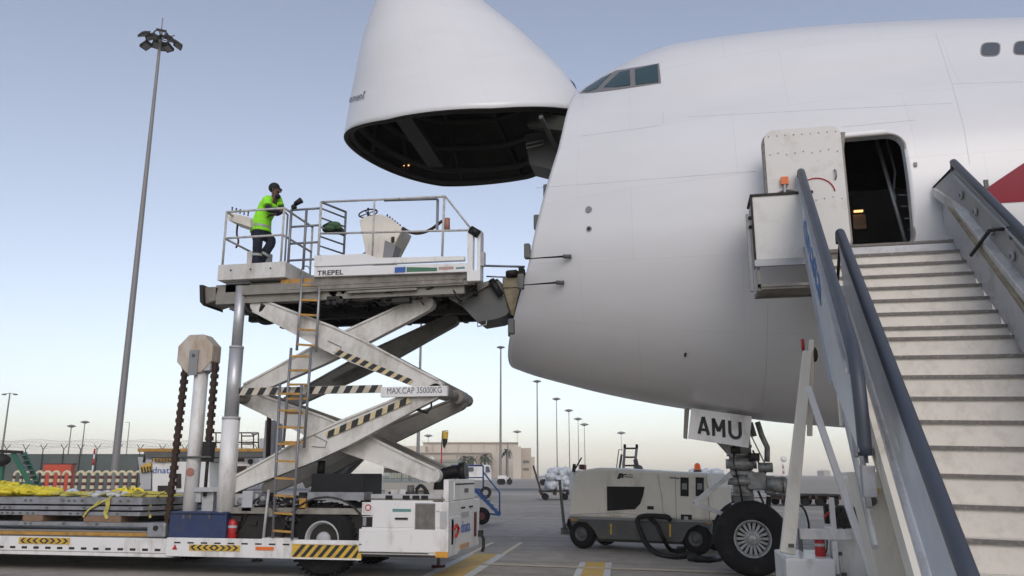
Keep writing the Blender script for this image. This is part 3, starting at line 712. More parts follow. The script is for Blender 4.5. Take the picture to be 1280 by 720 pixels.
# ---- nose gear
gr = B()
top_, ax = Vector((-0.12, 0, 2.75)), Vector((0.0, 0, 0.62))
lg = B().cyl(Vector((-0.13, 0, 2.9)), Vector((-0.1, 0, 1.75)), 0.20, 20).cyl(Vector((-0.1,0,1.95)), Vector((-0.1,0,1.78)), 0.27, 20).cyl(Vector((-0.1,0,1.62)), Vector((-0.1,0,1.5)), 0.25, 20).cyl(Vector((-0.1,0,1.8)), Vector((-0.09,0,1.05)), 0.175, 20).cyl(Vector((-0.1,0,1.2)), Vector((-0.09,0,1.12)), 0.22, 20).build('gear_strut', M_gear, air)
B().cyl((-0.09,0,1.1), (-0.05,0,0.62), 0.13, 16).build('piston', M_chrome, lg)
B().cyl((-0.03,-0.62,0.62), (-0.03,0.62,0.62), 0.085, 14).build('axle', M_gear, lg)
B().bar((-0.8,-0.12,2.72), (-0.18,-0.16,1.98), 0.10, 0.14).bar((-0.8,0.12,2.72), (-0.18,0.16,1.98), 0.10, 0.14).build('drag_brace', M_gear, lg)
a0, a1_, a2_ = pw(908, 574, -0.2), pw(868, 629, -0.35), pw(893, 655, -0.35)
B().bar((-0.25,-0.12,1.72), a1_, 0.09, 0.08).build('torsion_link', M_lgrey, lg); B().bar(a1_, (-0.1,-0.2,0.86), 0.09, 0.07).build('torsion_link', M_lgrey, lg)
h1, h2 = pw(952, 527, 0), pw(953, 600, 0)
B().tube([(0.22,-0.1,2.6), (0.28,-0.1,2.35), (0.36,-0.1,2.15), (0.34,-0.1,1.9)], 0.05, 10).tube([(0.10,0.1,2.6), (0.16,0.1,2.35)], 0.06, 10).build('lock_brace', M_gear, lg)
B().box((-0.02,-0.22,1.42), (0.30,0.2,1.72)).box((0.28,-0.18,1.35), (0.45,0.12,1.66)).box((-0.3,-0.2,1.66), (0.1,0.2,1.74)).build('steering_housing', M_gear, lg, 0.02)
B().cyl((0.30,-0.2,1.52), (0.56,-0.22,1.50), 0.11, 16, r2=0.15).cyl((0.18,-0.16,1.8), (0.42,-0.16,1.8), 0.085, 14).build('steering_actuator', M_gear, lg)
B().lathe((0.56,-0.22,1.5), (1,0,0), [(0,0.15),(0.05,0.145),(0.09,0.10),(0.10,0.0)], 20).build('taxi_light', M_gear, lg)
B().tube([(0.33,-0.12,1.3), (0.30,-0.14,1.1), (0.18,-0.16,0.95)], 0.045, 8).tube([(0.15,-0.15,1.4),(0.22,-0.2,1.2),(0.1,-0.2,1.0)], 0.02, 8).tube([(-0.2,-0.18,2.3),(-0.24,-0.22,1.9),(-0.15,-0.22,1.4),(-0.1,-0.18,0.9)], 0.018, 8).tube([(0.1,-0.18,2.1),(0.2,-0.2,1.85),(0.3,-0.2,1.7)],0.016,8).build('hydraulic_hose', M_hose, lg)
B().tube([(0.02,-0.5,2.45),(0.34,-0.2,1.75)], 0.012, 6).build('cable', M_steel, lg)
for z_, r_ in ((2.2, 0.215), (2.05, 0.235), (1.35, 0.2)):
    B().cyl((-0.11,0,z_), (-0.11,0,z_-0.05), r_, 20).build('collar', M_gear, lg)
B().cyl((0.02,-0.26,1.98), (0.2,-0.26,1.98), 0.07, 12).cyl((-0.28,-0.24,2.1),(-0.12,-0.24,2.1),0.06,12).build('valve', M_under, lg)
def gear_wheel(yc, side):
    R0, wd = 0.622, 0.42; t = [(-wd/2, 0.30)]
    prof = [(-0.17,0.30),(-0.20,0.34),(-0.215,0.44),(-0.20,0.53),(-0.155,0.59),(-0.09,0.617),(0.0,0.622),(0.09,0.617),(0.155,0.59),(0.20,0.53),(0.215,0.44),(0.20,0.34),(0.17,0.30)]
    # tread grooves
    p2 = []
    for (x, r) in prof:
        p2.append((x, r))
    tb = B().lathe((-0.03, yc, 0.622), (0,1,0), p2, 64)
    for gx in (-0.07, 0.0, 0.07):
        pass
    wh = thingless = tb.build('wheel', M_rubber, air)
    rp = [(-0.02*side,0.0),(0.03*side,0.09),(0.055*side,0.11),(0.06*side,0.12),(0.02*side,0.155),(0.02*side,0.225),(0.10*side,0.262),(0.165*side,0.285),(0.178*side,0.30),(0.165*side,0.315)]
    # dish behind the spokes
    rm = B().lathe((-0.03, yc, 0.622), (0,1,0), [(-x*1.0, r) for x, r in [(0.0,0.0),(0.0,0.25)]], 40).build('rim_back', M_under, wh)
    rim = B().lathe((-0.03, yc, 0.622), (0,1,0), [(side*-1*q, r) for q, r in [(0.06,0.25),(0.15,0.268),(0.185,0.285),(0.195,0.30),(0.185,0.312),(0.17,0.305)]], 48)
    rim.lathe((-0.03, yc, 0.622), (0,1,0), [(side*-1*q, r) for q, r in [(0.175,0.0),(0.165,0.03),(0.16,0.06),(0.13,0.075),(0.13,0.11),(0.11,0.135),(0.02,0.135)]], 36)
    n = 18
    for i in range(n):
        a = 2*math.pi*i/n; u = Vector((math.cos(a), 0, math.sin(a))); c = Vector((-0.03, yc - side*0.115, 0.622))
        rim.bar(c + u*0.12, c + u*0.262 - Vector((0, side*0.0, 0)), 0.034, 0.03, (0,1,0), w2=0.052)
    rim.build('rim', M_rim, wh, 0.004)
    for i in range(12):
        a = 2*math.pi*i/12; u = Vector((math.cos(a), 0, math.sin(a))); c = Vector((-0.03, yc - side*0.13, 0.622)) + u*0.092
        B().cyl(c, c - Vector((0, side*0.02, 0)), 0.011, 6).build('wheel_nut', M_gear, wh)
    return wh
gear_wheel(-0.46, 1); gear_wheel(0.46, -1)

M_bridge = mat('beige_bridge_block', (0.30, 0.26, 0.17), 0.7, var=0.2, dirt=(0.10,0.08,0.05), dirt_amt=0.6, dscale=4)
# ================================================================== PASSENGER STAIRS
SY, SR = R(5.5), math.sin(R(1.5)); SO = Vector((2.0, -3.6, 4.87))
qd = Vector((math.cos(SY), -math.sin(SY), 0)); td = Vector((-math.sin(SY), -math.cos(SY), 0))
def L_(q, t, z): return SO + qd*q + td*t + Vector((0, 0, z - q*SR))
st = thing('passenger_stairs', tuple(SO + td*3 - Vector((0,0,4.87))), 'silver mobile boarding stairs with slate handrails leading up to the open aircraft door', 'boarding stairs')
def lprism(pts, q0, q1):   # polygon in (t,z), thick from q0 to q1
    b = B(); v = L_(q1,0,0) - L_(q0,0,0); b.prism([L_(q0, t, z) for t, z in pts], v); return b
ur, ug, lr, lg_ = 0.218, 0.28, 0.25, 0.315
def step(t, z, q0, q1, r, g):
    b = B()
    v = L_(q1,0,0) - L_(q0,0,0)
    b.prism([L_(q0,t-g,z), L_(q0,t+0.0,z), L_(q0,t+0.0,z-0.03), L_(q0,t-g,z-0.03)], v)
    b.prism([L_(q0,t-0.035,z-0.03), L_(q0,t-0.015,z-0.03), L_(q0,t-0.015,z-r-0.002), L_(q0,t-0.035,z-r-0.002)], v)
    o = b.build('step', M_tread, st)
    n = B(); n.prism([L_(q0+0.004,t-0.055,z+0.004), L_(q0+0.004,t+0.012,z+0.004), L_(q0+0.004,t+0.012,z-0.032), L_(q0+0.004,t+0.002,z-0.032), L_(q0+0.004,t+0.002,z+0.001), L_(q0+0.004,t-0.055,z+0.001)], v*0.995)
    n.build('step_nosing', M_nose, o)
    return o
for i in range(8): step(ug*i, -0.02-ur*i, -1.15, 0.68, ur, ug if i else 0.35)
for i in range(13): step(2.15+lg_*i, -1.70-lr*i*(1.0 if i < 10 else 0.985), -0.88, 0.98, lr, lg_ + (0.1 if i == 0 else 0))
# stringers and upper section sides
def slant(q0, q1, t0, z0, t1, z1, h, name, m, bev=0.0):
    return lprism([(t0,z0),(t1,z1),(t1,z1-h),(t0,z0-h)], q0, q1).build(name, m, st, bev)
US = -ur/ug; LS = -lr/lg_
slant(0.66, 0.86, -0.42, 0.80, 2.75, 0.80+US*3.17-0.0, 0.55, 'stringer', M_stringer, 0.01)
lprism([(-0.42, 0.78), (-0.42, -0.35), (0.2, -0.75), (0.2, 0.3)], 0.70, 0.85).build('stringer_end', M_stringer, st, 0.01)
slant(-1.18, -1.12, -0.2, 0.05, 3.2, 0.05+US*3.4, 0.42, 'stringer', M_stringer)
slant(0.98, 1.06, 1.9, -1.25, 6.5, -1.25+LS*4.6, 0.5, 'stringer', M_stringer)
slant(-0.98, -0.90, 1.75, -1.62, 6.6, -1.62-0.735*4.85, 0.34, 'stringer', M_cream)
# right upper balustrade
rs = -0.70
def rz(t): return 1.09 + rs*t
rp = lprism([(-0.12, rz(-0.12)-0.10), (2.9, rz(2.9)-0.10), (2.9, rz(2.9)-0.75), (0.15, rz(0.15)-0.78), (-0.2, rz(-0.2)-0.42)], 0.79, 0.82).build('balustrade_panel', M_panelr, st)
slant(0.76, 0.79, -0.02, rz(0)-0.13, 2.9, rz(2.9)-0.11, 0.05, 'trim_rail', M_lgrey)
slant(0.68, 0.82, -0.12, rz(0)-0.47, 2.9, rz(2.9)-0.60, 0.12, 'trim_rail', M_white2, 0.01)
slant(0.64, 0.69, 0.02, rz(0)-0.62, 2.9, rz(2.9)-0.74, 0.035, 'dark_channel', M_bridge)
tb = [L_(0.80, t, rz(t)) for t in (-0.02, 0.5, 1.2, 2.0, 2.9)]
B().tube(sub_path([L_(0.80, -0.10, rz(0)-0.06), L_(0.80, -0.04, rz(0)+0.0)] + tb, 6), 0.048, 12).build('handrail', M_handrail, st)
B().tube([L_(0.80, -0.08, rz(0)-0.03), L_(0.57, -0.34, 0.86)], 0.022, 8).build('rail_end', M_black, st)
fl = [L_(0.80, -0.06, rz(0)-0.06), L_(0.56, -0.33, 0.85), L_(0.62, -0.30, 0.62), L_(0.79, 0.55, 0.10)]
B().prism(fl, qd*0.015 + td*(-0.01)).build('flared_guard_panel', M_panelr, st)
B().prism([L_(0.545, -0.34, 0.87), L_(0.545, -0.34, 0.74), L_(0.76, 0.5, 0.06), L_(0.76, 0.5, 0.20)], qd*0.05).build('flared_trim', M_white2, st)
for t in (0.28, 0.85, 1.45, 2.1):
    c = L_(0.775, t, rz(t)-0.36-0.03*t); B().cyl(c, c - qd*0.03, 0.055, 16).build('panel_bolt', M_lgrey, rp); B().cyl(c - qd*0.028, c - qd*0.034, 0.03, 12).split('bolt_shadow_gap', M_dgrey, rp)
B().box(L_(0.85, 1.05, rz(1.05)-0.02) - Vector((0.0,0.03,0.0)), L_(0.90, 1.05, rz(1.05)+0.10)).build('sensor_post', M_dgrey, st)
# right lower balustrade
def rl(t): return -0.56 + -0.715*(t-2.2)
tb = [L_(0.81, t, rl(t)) for t in (2.25, 3.0, 4.0, 5.0, 6.4)]
B().tube(sub_path([L_(0.81, 2.1, rl(2.1)-0.12), L_(0.81, 2.13, rl(2.1)+0.01)] + tb, 6), 0.05, 12).build('handrail', M_handrail, st)
B().tube([L_(0.81, 2.14, rl(2.1)+0.0), L_(0.70, 1.62, -0.36), L_(0.60, 1.08, -0.52)], 0.022, 8).build('rail_end', M_black, st)
lprism([(2.15, rl(2.15)-0.1), (6.4, rl(6.4)-0.1), (6.4, rl(6.4)-1.0), (2.15, rl(2.15)-1.0)], 0.83, 0.85).build('balustrade_panel', M_panelr, st)
slant(0.79, 0.83, 2.15, rl(2.15)-0.12, 6.4, rl(6.4)-0.12, 0.06, 'trim_rail', M_lgrey)
# left upper balustrade, outer
QU = -1.27
def lu(t): return 1.24 - 0.715*t
pl_ = lprism([(0.28, lu(0.28)-0.08), (4.9, lu(4.9)-0.08), (5.05, -3.05), (3.1, -2.28), (0.28, 0.02)], QU-0.03, QU).build('balustrade_panel', M_panel, st)
for dz in (0.10, 0.95):
    slant(QU-0.06, QU-0.02, 0.25, lu(0.25)-dz, 3.1 if dz > 0.5 else 4.9, -2.28 if dz > 0.5 else lu(4.9)-dz*1.1, 0.045, 'trim_rail', M_lgrey)
hp = [L_(QU+0.02, t, lu(t)) for t in (0.30, 0.8, 1.6, 2.5, 3.4, 4.3, 4.75)]
e1 = [L_(QU+0.02, 4.95, lu(4.95)-0.10), L_(QU+0.02, 5.02, lu(4.95)-0.35), L_(QU+0.02, 5.02, lu(4.95)-0.78)]
B().tube(sub_path([L_(QU+0.02, 0.24, lu(0.3)-0.10)] + hp + e1, 6), 0.055, 12).build('handrail', M_handrail, st)
B().tube([L_(QU+0.02, 0.24, lu(0.3)-0.06), L_(QU, 0.24, lu(0.3)-0.42)], 0.02, 8).build('rail_end', M_black, st)
# broad slate inner guard below the upper handrail
lprism([(0.45, lu(0.45)-0.04), (4.85, lu(4.85)-0.02), (5.0, lu(5.0)-0.1), (5.0, lu(5.0)-0.8), (4.8, lu(4.8)-0.8), (4.55, lu(4.55)-0.42), (0.45, lu(0.45)-0.40)], QU+0.01, QU+0.04).build('inner_guard', M_handrail, st)
bx = pw(1076, 588, -8.3)
lprism([(4.98, lu(5)-0.82), (5.12, lu(5)-0.82), (5.12, lu(5)-1.06), (4.98, lu(5)-1.06)], QU-0.03, QU+0.07).build('rail_foot', M_alu, st, 0.006)
text('dnata', 'lettering', M_text_b, pl_, L_(QU-0.04, 0.62, lu(0.62)-0.52), (L_(QU,1,lu(1)) - L_(QU,0,lu(0))), (L_(QU,0,lu(0)+1) - L_(QU,0,lu(0))), 0.44, 0.004, bold=0.0, width=1.75) if False else None
# text must read downward along the outside face, seen from the left through the panel's near face
xd = (L_(QU,1,lu(1)) - L_(QU,0,lu(0))).normalized(); yd = Vector((0,0,1)) - xd*xd.z; yd.normalize()
text('dnata', 'lettering', mat('sky_blue_lettering', (0.06, 0.22, 0.55), 0.5, var=0.05), pl_, L_(QU-0.034, 0.75, lu(0.75)-0.78), xd, yd, 0.46, 0.003, width=2.3)
# left lower balustrade, inner
QL = -0.95
def ll(t): return -0.30 - 0.694*(t-1.7)
hp = [L_(QL, t, ll(t)) for t in (1.85, 2.6, 3.6, 4.6, 5.6, 6.9)]
B().tube(sub_path([L_(QL, 1.68, ll(1.7)-0.15), L_(QL, 1.72, ll(1.7)-0.03)] + hp, 6), 0.058, 12).build('handrail', M_handrail, st)
B().tube([L_(QL, 1.70, ll(1.7)-0.08), L_(QL-0.05, 1.45, ll(1.7)-0.55)], 0.02, 8).build('rail_end', M_black, st)
lp = lprism([(1.78, ll(1.78)-0.12), (6.9, ll(6.9)-0.12), (6.9, ll(6.9)-0.85), (1.78, ll(1.78)-0.62)], QL-0.03, QL-0.01).build('balustrade_panel', M_panel, st)
slant(QL-0.035, QL+0.0, 1.78, ll(1.78)-0.08, 6.9, ll(6.9)-0.08, 0.05, 'trim_rail', M_white)
slant(QL-0.07, QL-0.02, 1.78, ll(1.78)-0.64, 6.9, ll(6.9)-0.90, 0.10, 'trim_rail', M_white)
# platform side bay by the aircraft door
A_, D_ = pw(940, 245, -4.05), pw(1004, 340, -4.05); xL, xR, zT, zB = A_.x, A_.x+0.82, A_.z, pw(940, 334, -4.05).z
bay = B().box((xL, -4.05, zB+0.10), (xR, -4.0, zT)).build('side_bay', M_doorskin, st, 0.006)
B().box((xL-0.03, -4.09, zB), (xR, -4.03, zB+0.09)).build('bay_sill', M_lgrey, bay)
B().box((xL-0.03, -4.07, zT-0.015), (xR, -3.5, zT+0.02)).box((xL-0.03, -4.07, zB), (xL-0.005, -4.03, zT)).build('bay_trim', M_under, bay)
B().box((xL, -4.0, zB+0.1), (xL+0.03, -3.45, zT-0.02)).build('bay_end', M_lgrey, bay)
zf = pw(940, 364, -4.0).z
B().box((xL, -4.02, zf+0.05), (xR, -3.98, zf+0.09)).box((xL, -3.5, zf), (xR, -3.45, zf+0.06)).box((xL, -4.0, zf), (xL+0.04, -3.45, zf+0.05)).bar((xL+0.02,-4.0,zf+0.05), (xL+0.02,-4.0,zB), 0.04, 0.04).bar((xR-0.12,-4.0,zf+0.05), (xR-0.05,-4.0,zB), 0.05, 0.05).split('bay_underframe', M_rim_edge, bay)
B().box((xL+0.02, -4.0, zf+0.02), (xR, -3.5, zf+0.04)).build('bay_floor', M_deck, bay)
B().box((xL-0.10, -4.02, zf), (xL-0.06, -3.96, zT-0.25)).box((xL-0.05, -4.02, zf), (xL-0.035, -3.98, zT-0.2)).build('bay_slide_rail', M_grey, bay)
for zz in (0.32, 0.45): B().ball((xL-0.045, -4.04, zT-zz), 0.03, 8).build('roller', M_black, bay)
# platform under the top step
B().prism([L_(-1.15, -0.35, -0.06), L_(0.85, -0.35, -0.06), L_(0.85, 0.0, -0.06), L_(-1.15, 0.0, -0.06)], (0, 0, -0.2)).build('platform', M_stringer, st)
# undercarriage seen through the left side: posts, braces, cab frame
B().bar(pw(1009, 440, -5.0), pw(984, 692, -5.3), 0.10, 0.12, (0,1,0), w2=0.16).bar(pw(1014, 425, -5.0), pw(1012, 545, -5.0), 0.06, 0.06, (0,1,0)).build('lift_post', M_cream, st, 0.008)
B().bar(pw(1010, 485, -5.1), pw(1092, 725, -5.9), 0.07, 0.09, (0,1,0)).build('diagonal_brace', M_white, st, 0.006)
tr = B()
for i in range(7):
    t0 = 0.5 + i*0.6; tr.tube([L_(-1.2, t0, lu(t0)-1.0), L_(-1.2, t0+0.35, lu(t0+0.35)-1.55)], 0.025, 6)
tr.tube([L_(-1.2, 0.4, lu(0.4)-1.5), L_(-1.2, 4.6, lu(4.6)-1.75)], 0.03, 6); tr.build('truss', M_lgrey, st)
B().box(pw(1040, 400, -6.2), pw(1052, 533, -6.1)).build('hydraulic_leg', M_cream, st)
B().prism([pw(1068,590,-6.6), pw(1100,590,-6.6), pw(1155,760,-6.6), pw(1108,760,-6.6)], (0.0,0.4,0)).build('chassis_side', M_cream, st)
B().prism([pw(1085,555,-6.8), pw(1100,590,-6.8), pw(1165,760,-6.8), pw(1148,760,-6.8)], (0.05,0.1,0)).build('chassis_beam', M_cream, st)
B().box(pw(1088, 618, -6.65), pw(1097, 610, -6.6)).build('marker_lamp', M_yellow, st)
B().cyl(pw(1084, 626, -6.7), pw(1094, 626, -6.5), 0.05, 12).build('latch', M_dgrey, st)
Yc = -5.4
def pbox(x0, y0, x1, y1, Y, d): a, c = pw(x0, y0, Y), pw(x1, y1, Y); return (a.x, Y, a.z), (c.x, Y+d, c.z)
B().box(*pbox(982, 698, 1047, 740, Yc, 1.2)).build('front_bumper', M_white, st, 0.02)
B().box(*pbox(1000, 661, 1066, 675, Yc+0.25, 0.08)).box(*pbox(1037, 622, 1046, 662, Yc+0.25, 0.06)).box(*pbox(1040, 676, 1050, 718, Yc+0.25, 0.1)).build('cab_frame', M_white, st, 0.004)
B().box(*pbox(1046, 664, 1085, 730, Yc+0.45, 0.9)).box(*pbox(1036, 676, 1040, 715, Yc+0.5, 0.5)).build('cab_panel', M_white, st, 0.01)
B().box(*pbox(1002, 662, 1003.5, 700, Yc+0.9, 0.3)).box(*pbox(1000, 697, 1050, 700, Yc+0.9, 0.3)).build('engine_bay', M_dgrey, st)
eng = B(); rr = random.Random(3)
for i in range(22):
    x, y = rr.uniform(1046, 1068), rr.uniform(634, 668); c = pw(x, y, Yc+1.0+rr.uniform(0, 0.4)); s_ = rr.uniform(0.02, 0.06)
    eng.box(c - Vector((s_, s_, s_*0.7)), c + Vector((s_, s_, s_*0.7)))
for i in range(6): eng.tube(sub_path([pw(rr.uniform(1045,1065), rr.uniform(632,668), Yc+0.9) for _ in range(4)], 5), 0.012, 6)
eng.box(pw(1044, 668, Yc+1.1), pw(1069, 634, Yc+1.3)).build('engine', M_under, st)
B().box(*pbox(1030, 630, 1038, 655, Yc+1.3, 0.1)).build('seat', M_under, st, 0.01)
mi = B().tube(sub_path([pw(991,642,Yc+0.4), pw(990,636,Yc+0.4), pw(999,632,Yc+0.4), pw(1006,638,Yc+0.4), pw(1011,655,Yc+0.4), pw(1010,665,Yc+0.4)], 5), 0.012, 6).build('mirror_arm', M_black, st)
B().prism([pw(1001,636,Yc+0.4), pw(1006,640,Yc+0.4), pw(1009,662,Yc+0.4), pw(1001,663,Yc+0.4)], (0,0.03,0)).build('mirror', M_plastic, mi)
B().box(pw(991, 640, Yc+0.38), pw(994, 648, Yc+0.44)).build('lamp', M_black, mi)
B().tube(sub_path([pw(1030,648,Yc+1), pw(1036,641,Yc+1), pw(1043,644,Yc+1), pw(1044,660,Yc+1)], 5), 0.014, 6).build('red_hose', M_red, st)
for i, (x, y) in enumerate(((989, 682), (1049, 692), (1055, 718))):
    c = pw(x, y, Yc-0.02 if i == 0 else Yc+0.42); B().box(c - Vector((0.03,0.02,0.02)), c + Vector((0.03,0.01,0.02))).split('catch', M_dgrey, st)
for sx in (-0.75, 0.75):
    for tt in (1.6, 5.2):
        c = SO + qd*sx + td*tt; c.z = 0.36
        if c.y < -7.0: 
            whl = B().lathe(c, qd, [(-0.13,0.2),(-0.13,0.34),(-0.09,0.36),(0.09,0.36),(0.13,0.34),(0.13,0.2)], 28).build('wheel', M_rubber, st)
            B().cyl(c - qd*0.12, c + qd*0.12, 0.2, 20).build('rim', M_rim, whl)
B().bar(SO + td*0.9 + Vector((-0.6,0,-4.25)), SO + td*6.6 + Vector((-0.6,0,-4.25)), 0.12, 0.25).bar(SO + td*0.9 + Vector((0.6,0,-4.25)), SO + td*6.6 + Vector((0.6,0,-4.25)), 0.12, 0.25).split('chassis', M_white2, st)
B().tube([pw(1003,424,-5.0), pw(1004,438,-5.0)], 0.02, 8).build('red_marker', M_red, st)
c = pw(1018, 443, -5.0); B().ball(c, 0.06, 10, (0.7,0.6,1.6)).build('hanging_strap', M_rust, st)
def extinguisher(c, h, label):
    c = Vector(c); r = h*0.2
    t = thing('fire_extinguisher', tuple(c), label, 'fire extinguisher')
    B().lathe(c, (0,0,1), [(0,0.0),(0,r*0.9),(0.03*h,r),(0.66*h,r),(0.76*h,r*0.75),(0.80*h,r*0.3),(0.86*h,r*0.25)], 24).build('cylinder', M_red, t)
    B().lathe(c, (0,0,1), [(0.44*h,r*1.02),(0.54*h,r*1.02)], 24).build('label_band', M_lgrey, t)
    B().box(c + Vector((-r*0.4,-r*0.3,0.84*h)), c + Vector((r*0.4,r*0.3,0.92*h))).bar(c + Vector((0,0,0.95*h)), c + Vector((r*1.1,0,h)), r*0.25, r*0.15).build('valve', M_black, t)
    B().tube(sub_path([c + Vector((r*0.3,-r*0.2,0.88*h)), c + Vector((r*1.3,-r*0.3,0.8*h)), c + Vector((r*1.25,-r*0.3,0.4*h)), c + Vector((r*0.9,-r*0.4,0.2*h))], 6), r*0.13, 6).split('hose', M_hose, t)
    return t
e_ = pw(1026, 697.5, Yc+0.35); extinguisher(e_, 0.30, 'red fire extinguisher in the open bay of the boarding stairs by the aircraft nose wheel')

# ================================================================== CARGO LOADER
WN, WF = -2.1, 1.5           # near and far sides
ldr = thing('cargo_loader', (-7.5, -0.3, 0), 'tall white scissor lift cargo loader raised up to the open aircraft nose', 'cargo loader')
def hz_strip(parent, q0, q1, hgt, n, mA, mB, thick=0.012, frac=0.5, slant=None, up=None):
    """hazard tape from q0 to q1 on a face looking to -Y"""
    q0, q1 = Vector(q0), Vector(q1); xd = (q1-q0).normalized(); L = (q1-q0).length; yd = Vector((-xd.z, 0, xd.x)) if up is None else Vector(up)
    if yd.z < 0: yd = -yd
    off = Vector((0,-thick,0))
    bse = B().prism([q0+off, q1+off, q1+off+yd*hgt, q0+off+yd*hgt], (0, thick, 0)).build('hazard_strip', mA, parent)
    sb = B()
    for P in stripes(q0+off*1.0+Vector((0,-0.003,0)), xd, yd, L, hgt, n, slant if slant is not None else hgt*0.7, frac): sb.prism(P, (0, 0.0025, 0))
    sb.build('stripe', mB, bse); return bse
# ---- low side beams of the rear platform and the chassis
zb_, zt_ = 0.31, 0.60
lowf = B(); x0 = -19.5
nb = B().box((x0, WN, 0.34), (-7.66, WN+0.10, 0.585)).box((x0, WN+0.02, 0.27), (-9.9, WN+0.12, 0.335)).build('side_beam', M_white, ldr, 0.008)
B().box((-10.0, WN-0.03, 0.30), (-6.42, WN+0.001, 0.61)).build('side_skirt', M_white, nb, 0.006)
B().box((x0, WN+0.12, 0.30), (-9.9, WN+0.5, 0.40)).build('under_rail', M_under, ldr)
B().box((x0, WN+0.10, 0.42), (-10.15, WF+0.6, 0.60)).build('rear_deck', M_dgrey, ldr)
B().box((x0, WN+0.16, 0.602), (-10.3, WN+0.34, 0.66)).build('deck_rail', M_ochre, ldr)
B().box((x0, WN+0.42, 0.602), (-10.3, WN+0.55, 0.68)).build('deck_rail', M_grey, ldr)
sl = B()
for i in range(40):
    x = x0 + 0.2 + i*0.245
    if x < -10.1: sl.box((x, WN-0.004, 0.375), (x+0.11, WN+0.0, 0.415))
for i in range(9):
    x = -9.85 + i*0.255; sl.box((x, WN-0.034, 0.515), (x+0.12, WN-0.03, 0.54))
sl.build('slot', M_under, nb)
hz = B().box((-13.0, WN-0.012, 0.46), (-11.95, WN-0.002, 0.57)).box((-9.55, WN-0.042, 0.40), (-8.6, WN-0.032, 0.50)).split('chevron_plate', M_yellow, nb)
ch = B()
for (xa, xb, z0_, y_) in ((-13.0, -11.95, 0.46, WN-0.016), (-9.55, -8.6, 0.40, WN-0.046)):
    n = 8; p = (xb-xa)/n
    for i in range(n):
        c = xa + (i+0.5)*p; s_ = -1 if i < n/2 else 1; w_ = 0.045
        for sg in (1, -1):
            mid = z0_ + 0.055; e = mid + sg*0.045
            ch.prism([(c + s_*0.035, y_, mid), (c + s_*0.035 - s_*w_, y_, mid), (c - s_*0.03 - s_*w_, y_, e), (c - s_*0.03, y_, e)], (0, 0.004, 0))
ch.split('chevron', M_hblack, nb)
B().box((-8.30, WN-0.045, 0.43), (-7.97, WN-0.034, 0.485)).split('orange_reflector', M_orange, nb)
B().prism([(-9.88, WN-0.036, 0.41), (-9.78, WN-0.036, 0.41), (-9.83, WN-0.036, 0.50)], (0, 0.004, 0)).build('warning_triangle', M_red, nb)
# wheel guard with hazard stripes
wg = B().box((-7.64, WN-0.035, 0.30), (-6.40, WN+0.02, 0.55)).build('wheel_guard', M_yellow, ldr, 0.004)
sb = B()
for P in stripes((-7.63, WN-0.039, 0.335), (1,0,0), (0,0,1), 1.22, 0.195, 8, 0.17, 0.5): sb.prism(P, (0, 0.003, 0))
sb.build('stripe', M_hblack, wg)
B().box((-7.64, WN-0.045, 0.30), (-6.40, WN-0.03, 0.325)).box((-7.64, WN-0.045, 0.54), (-6.40, WN-0.03, 0.56)).build('guard_edge', M_white, wg)
# wheels
def lwheel(x, y, s=1, r=0.60):
    o = (x, y, r); wl = B().lathe(o, (0,1,0), [(-0.20,0.31),(-0.205,0.42),(-0.19,0.52),(-0.15,r-0.03),(-0.08,r),(0.08,r),(0.15,r-0.03),(0.19,0.52),(0.205,0.42),(0.20,0.31)], 48)
    for i in range(40):
        a = 2*math.pi*i/40; u = Vector((math.cos(a),0,math.sin(a))); c = Vector(o) + u*(r-0.005)
        wl.bar(c + Vector((0,-0.19,0)), c + Vector((0,-0.02,0)), 0.035, 0.03, up=tuple(u)); wl.bar(c + Vector((0,0.02,0)), c + Vector((0,0.19,0)), 0.035, 0.03, up=tuple(u))
    wl = wl.build('wheel', M_rubber, ldr)
    B().lathe(o, (0,-1,0), [(0.05,0.0),(0.05,0.20),(0.09,0.24),(0.16,0.27),(0.20,0.285),(0.21,0.305),(0.18,0.325)], 40).lathe(o, (0,-1,0), [(0.17,0.0),(0.17,0.10),(0.15,0.125),(0.04,0.14)], 28).build('rim', M_lgrey, wl)
    for i in range(8):
        a = 2*math.pi*i/8; c = Vector(o) + Vector((math.cos(a)*0.17, -0.055, math.sin(a)*0.17)); B().cyl(c, c + Vector((0,-0.03,0)), 0.016, 6).build('wheel_nut', M_grey, wl)
    return wl
lwheel(-7.18, -1.78); lwheel(-7.18, 0.4); lwheel(-11.0, 0.4); 
# mudguard and chassis
pts = []
for a in range(0, 185, 10): pts.append((-7.12 + 0.80*math.cos(R(a)), 0.60 + 0.72*math.sin(R(a))))
mg = B(); inner = [(-7.12 + 0.77*math.cos(R(a)), 0.60 + 0.69*math.sin(R(a))) for a in range(180, -5, -10)]
mg.prism([(x, -2.02, z) for x, z in pts + inner], (0, 0.45, 0)).build('mudguard', M_under, ldr)
B().box((-9.3, -1.9, 0.45), (-5.0, -1.5, 1.02)).build('chassis_beam', M_under, ldr, 0.01)
B().box((-9.3, -0.35, 0.45), (-5.4, -0.10, 1.1)).build('chassis_beam', M_under, ldr, 0.01)
B().box((-10.3, -1.5, 0.55), (-5.35, -0.2, 0.85)).build('chassis_pan', M_under, ldr)
B().box((-9.0, WN+0.10, 1.02), (-5.2, WN+0.25, 1.12)).build('chassis_edge', M_deck, ldr)
clut = B(); rr = random.Random(11)
for i in range(55):
    x = rr.uniform(-9.2, -7.6); y = rr.uniform(-1.95, -1.2); z = rr.uniform(0.75, 1.35); s_ = rr.uniform(0.03, 0.12)
    clut.box((x-s_, y-s_*0.6, z-s_*0.5), (x+s_, y+s_*0.6, z+s_*0.5))
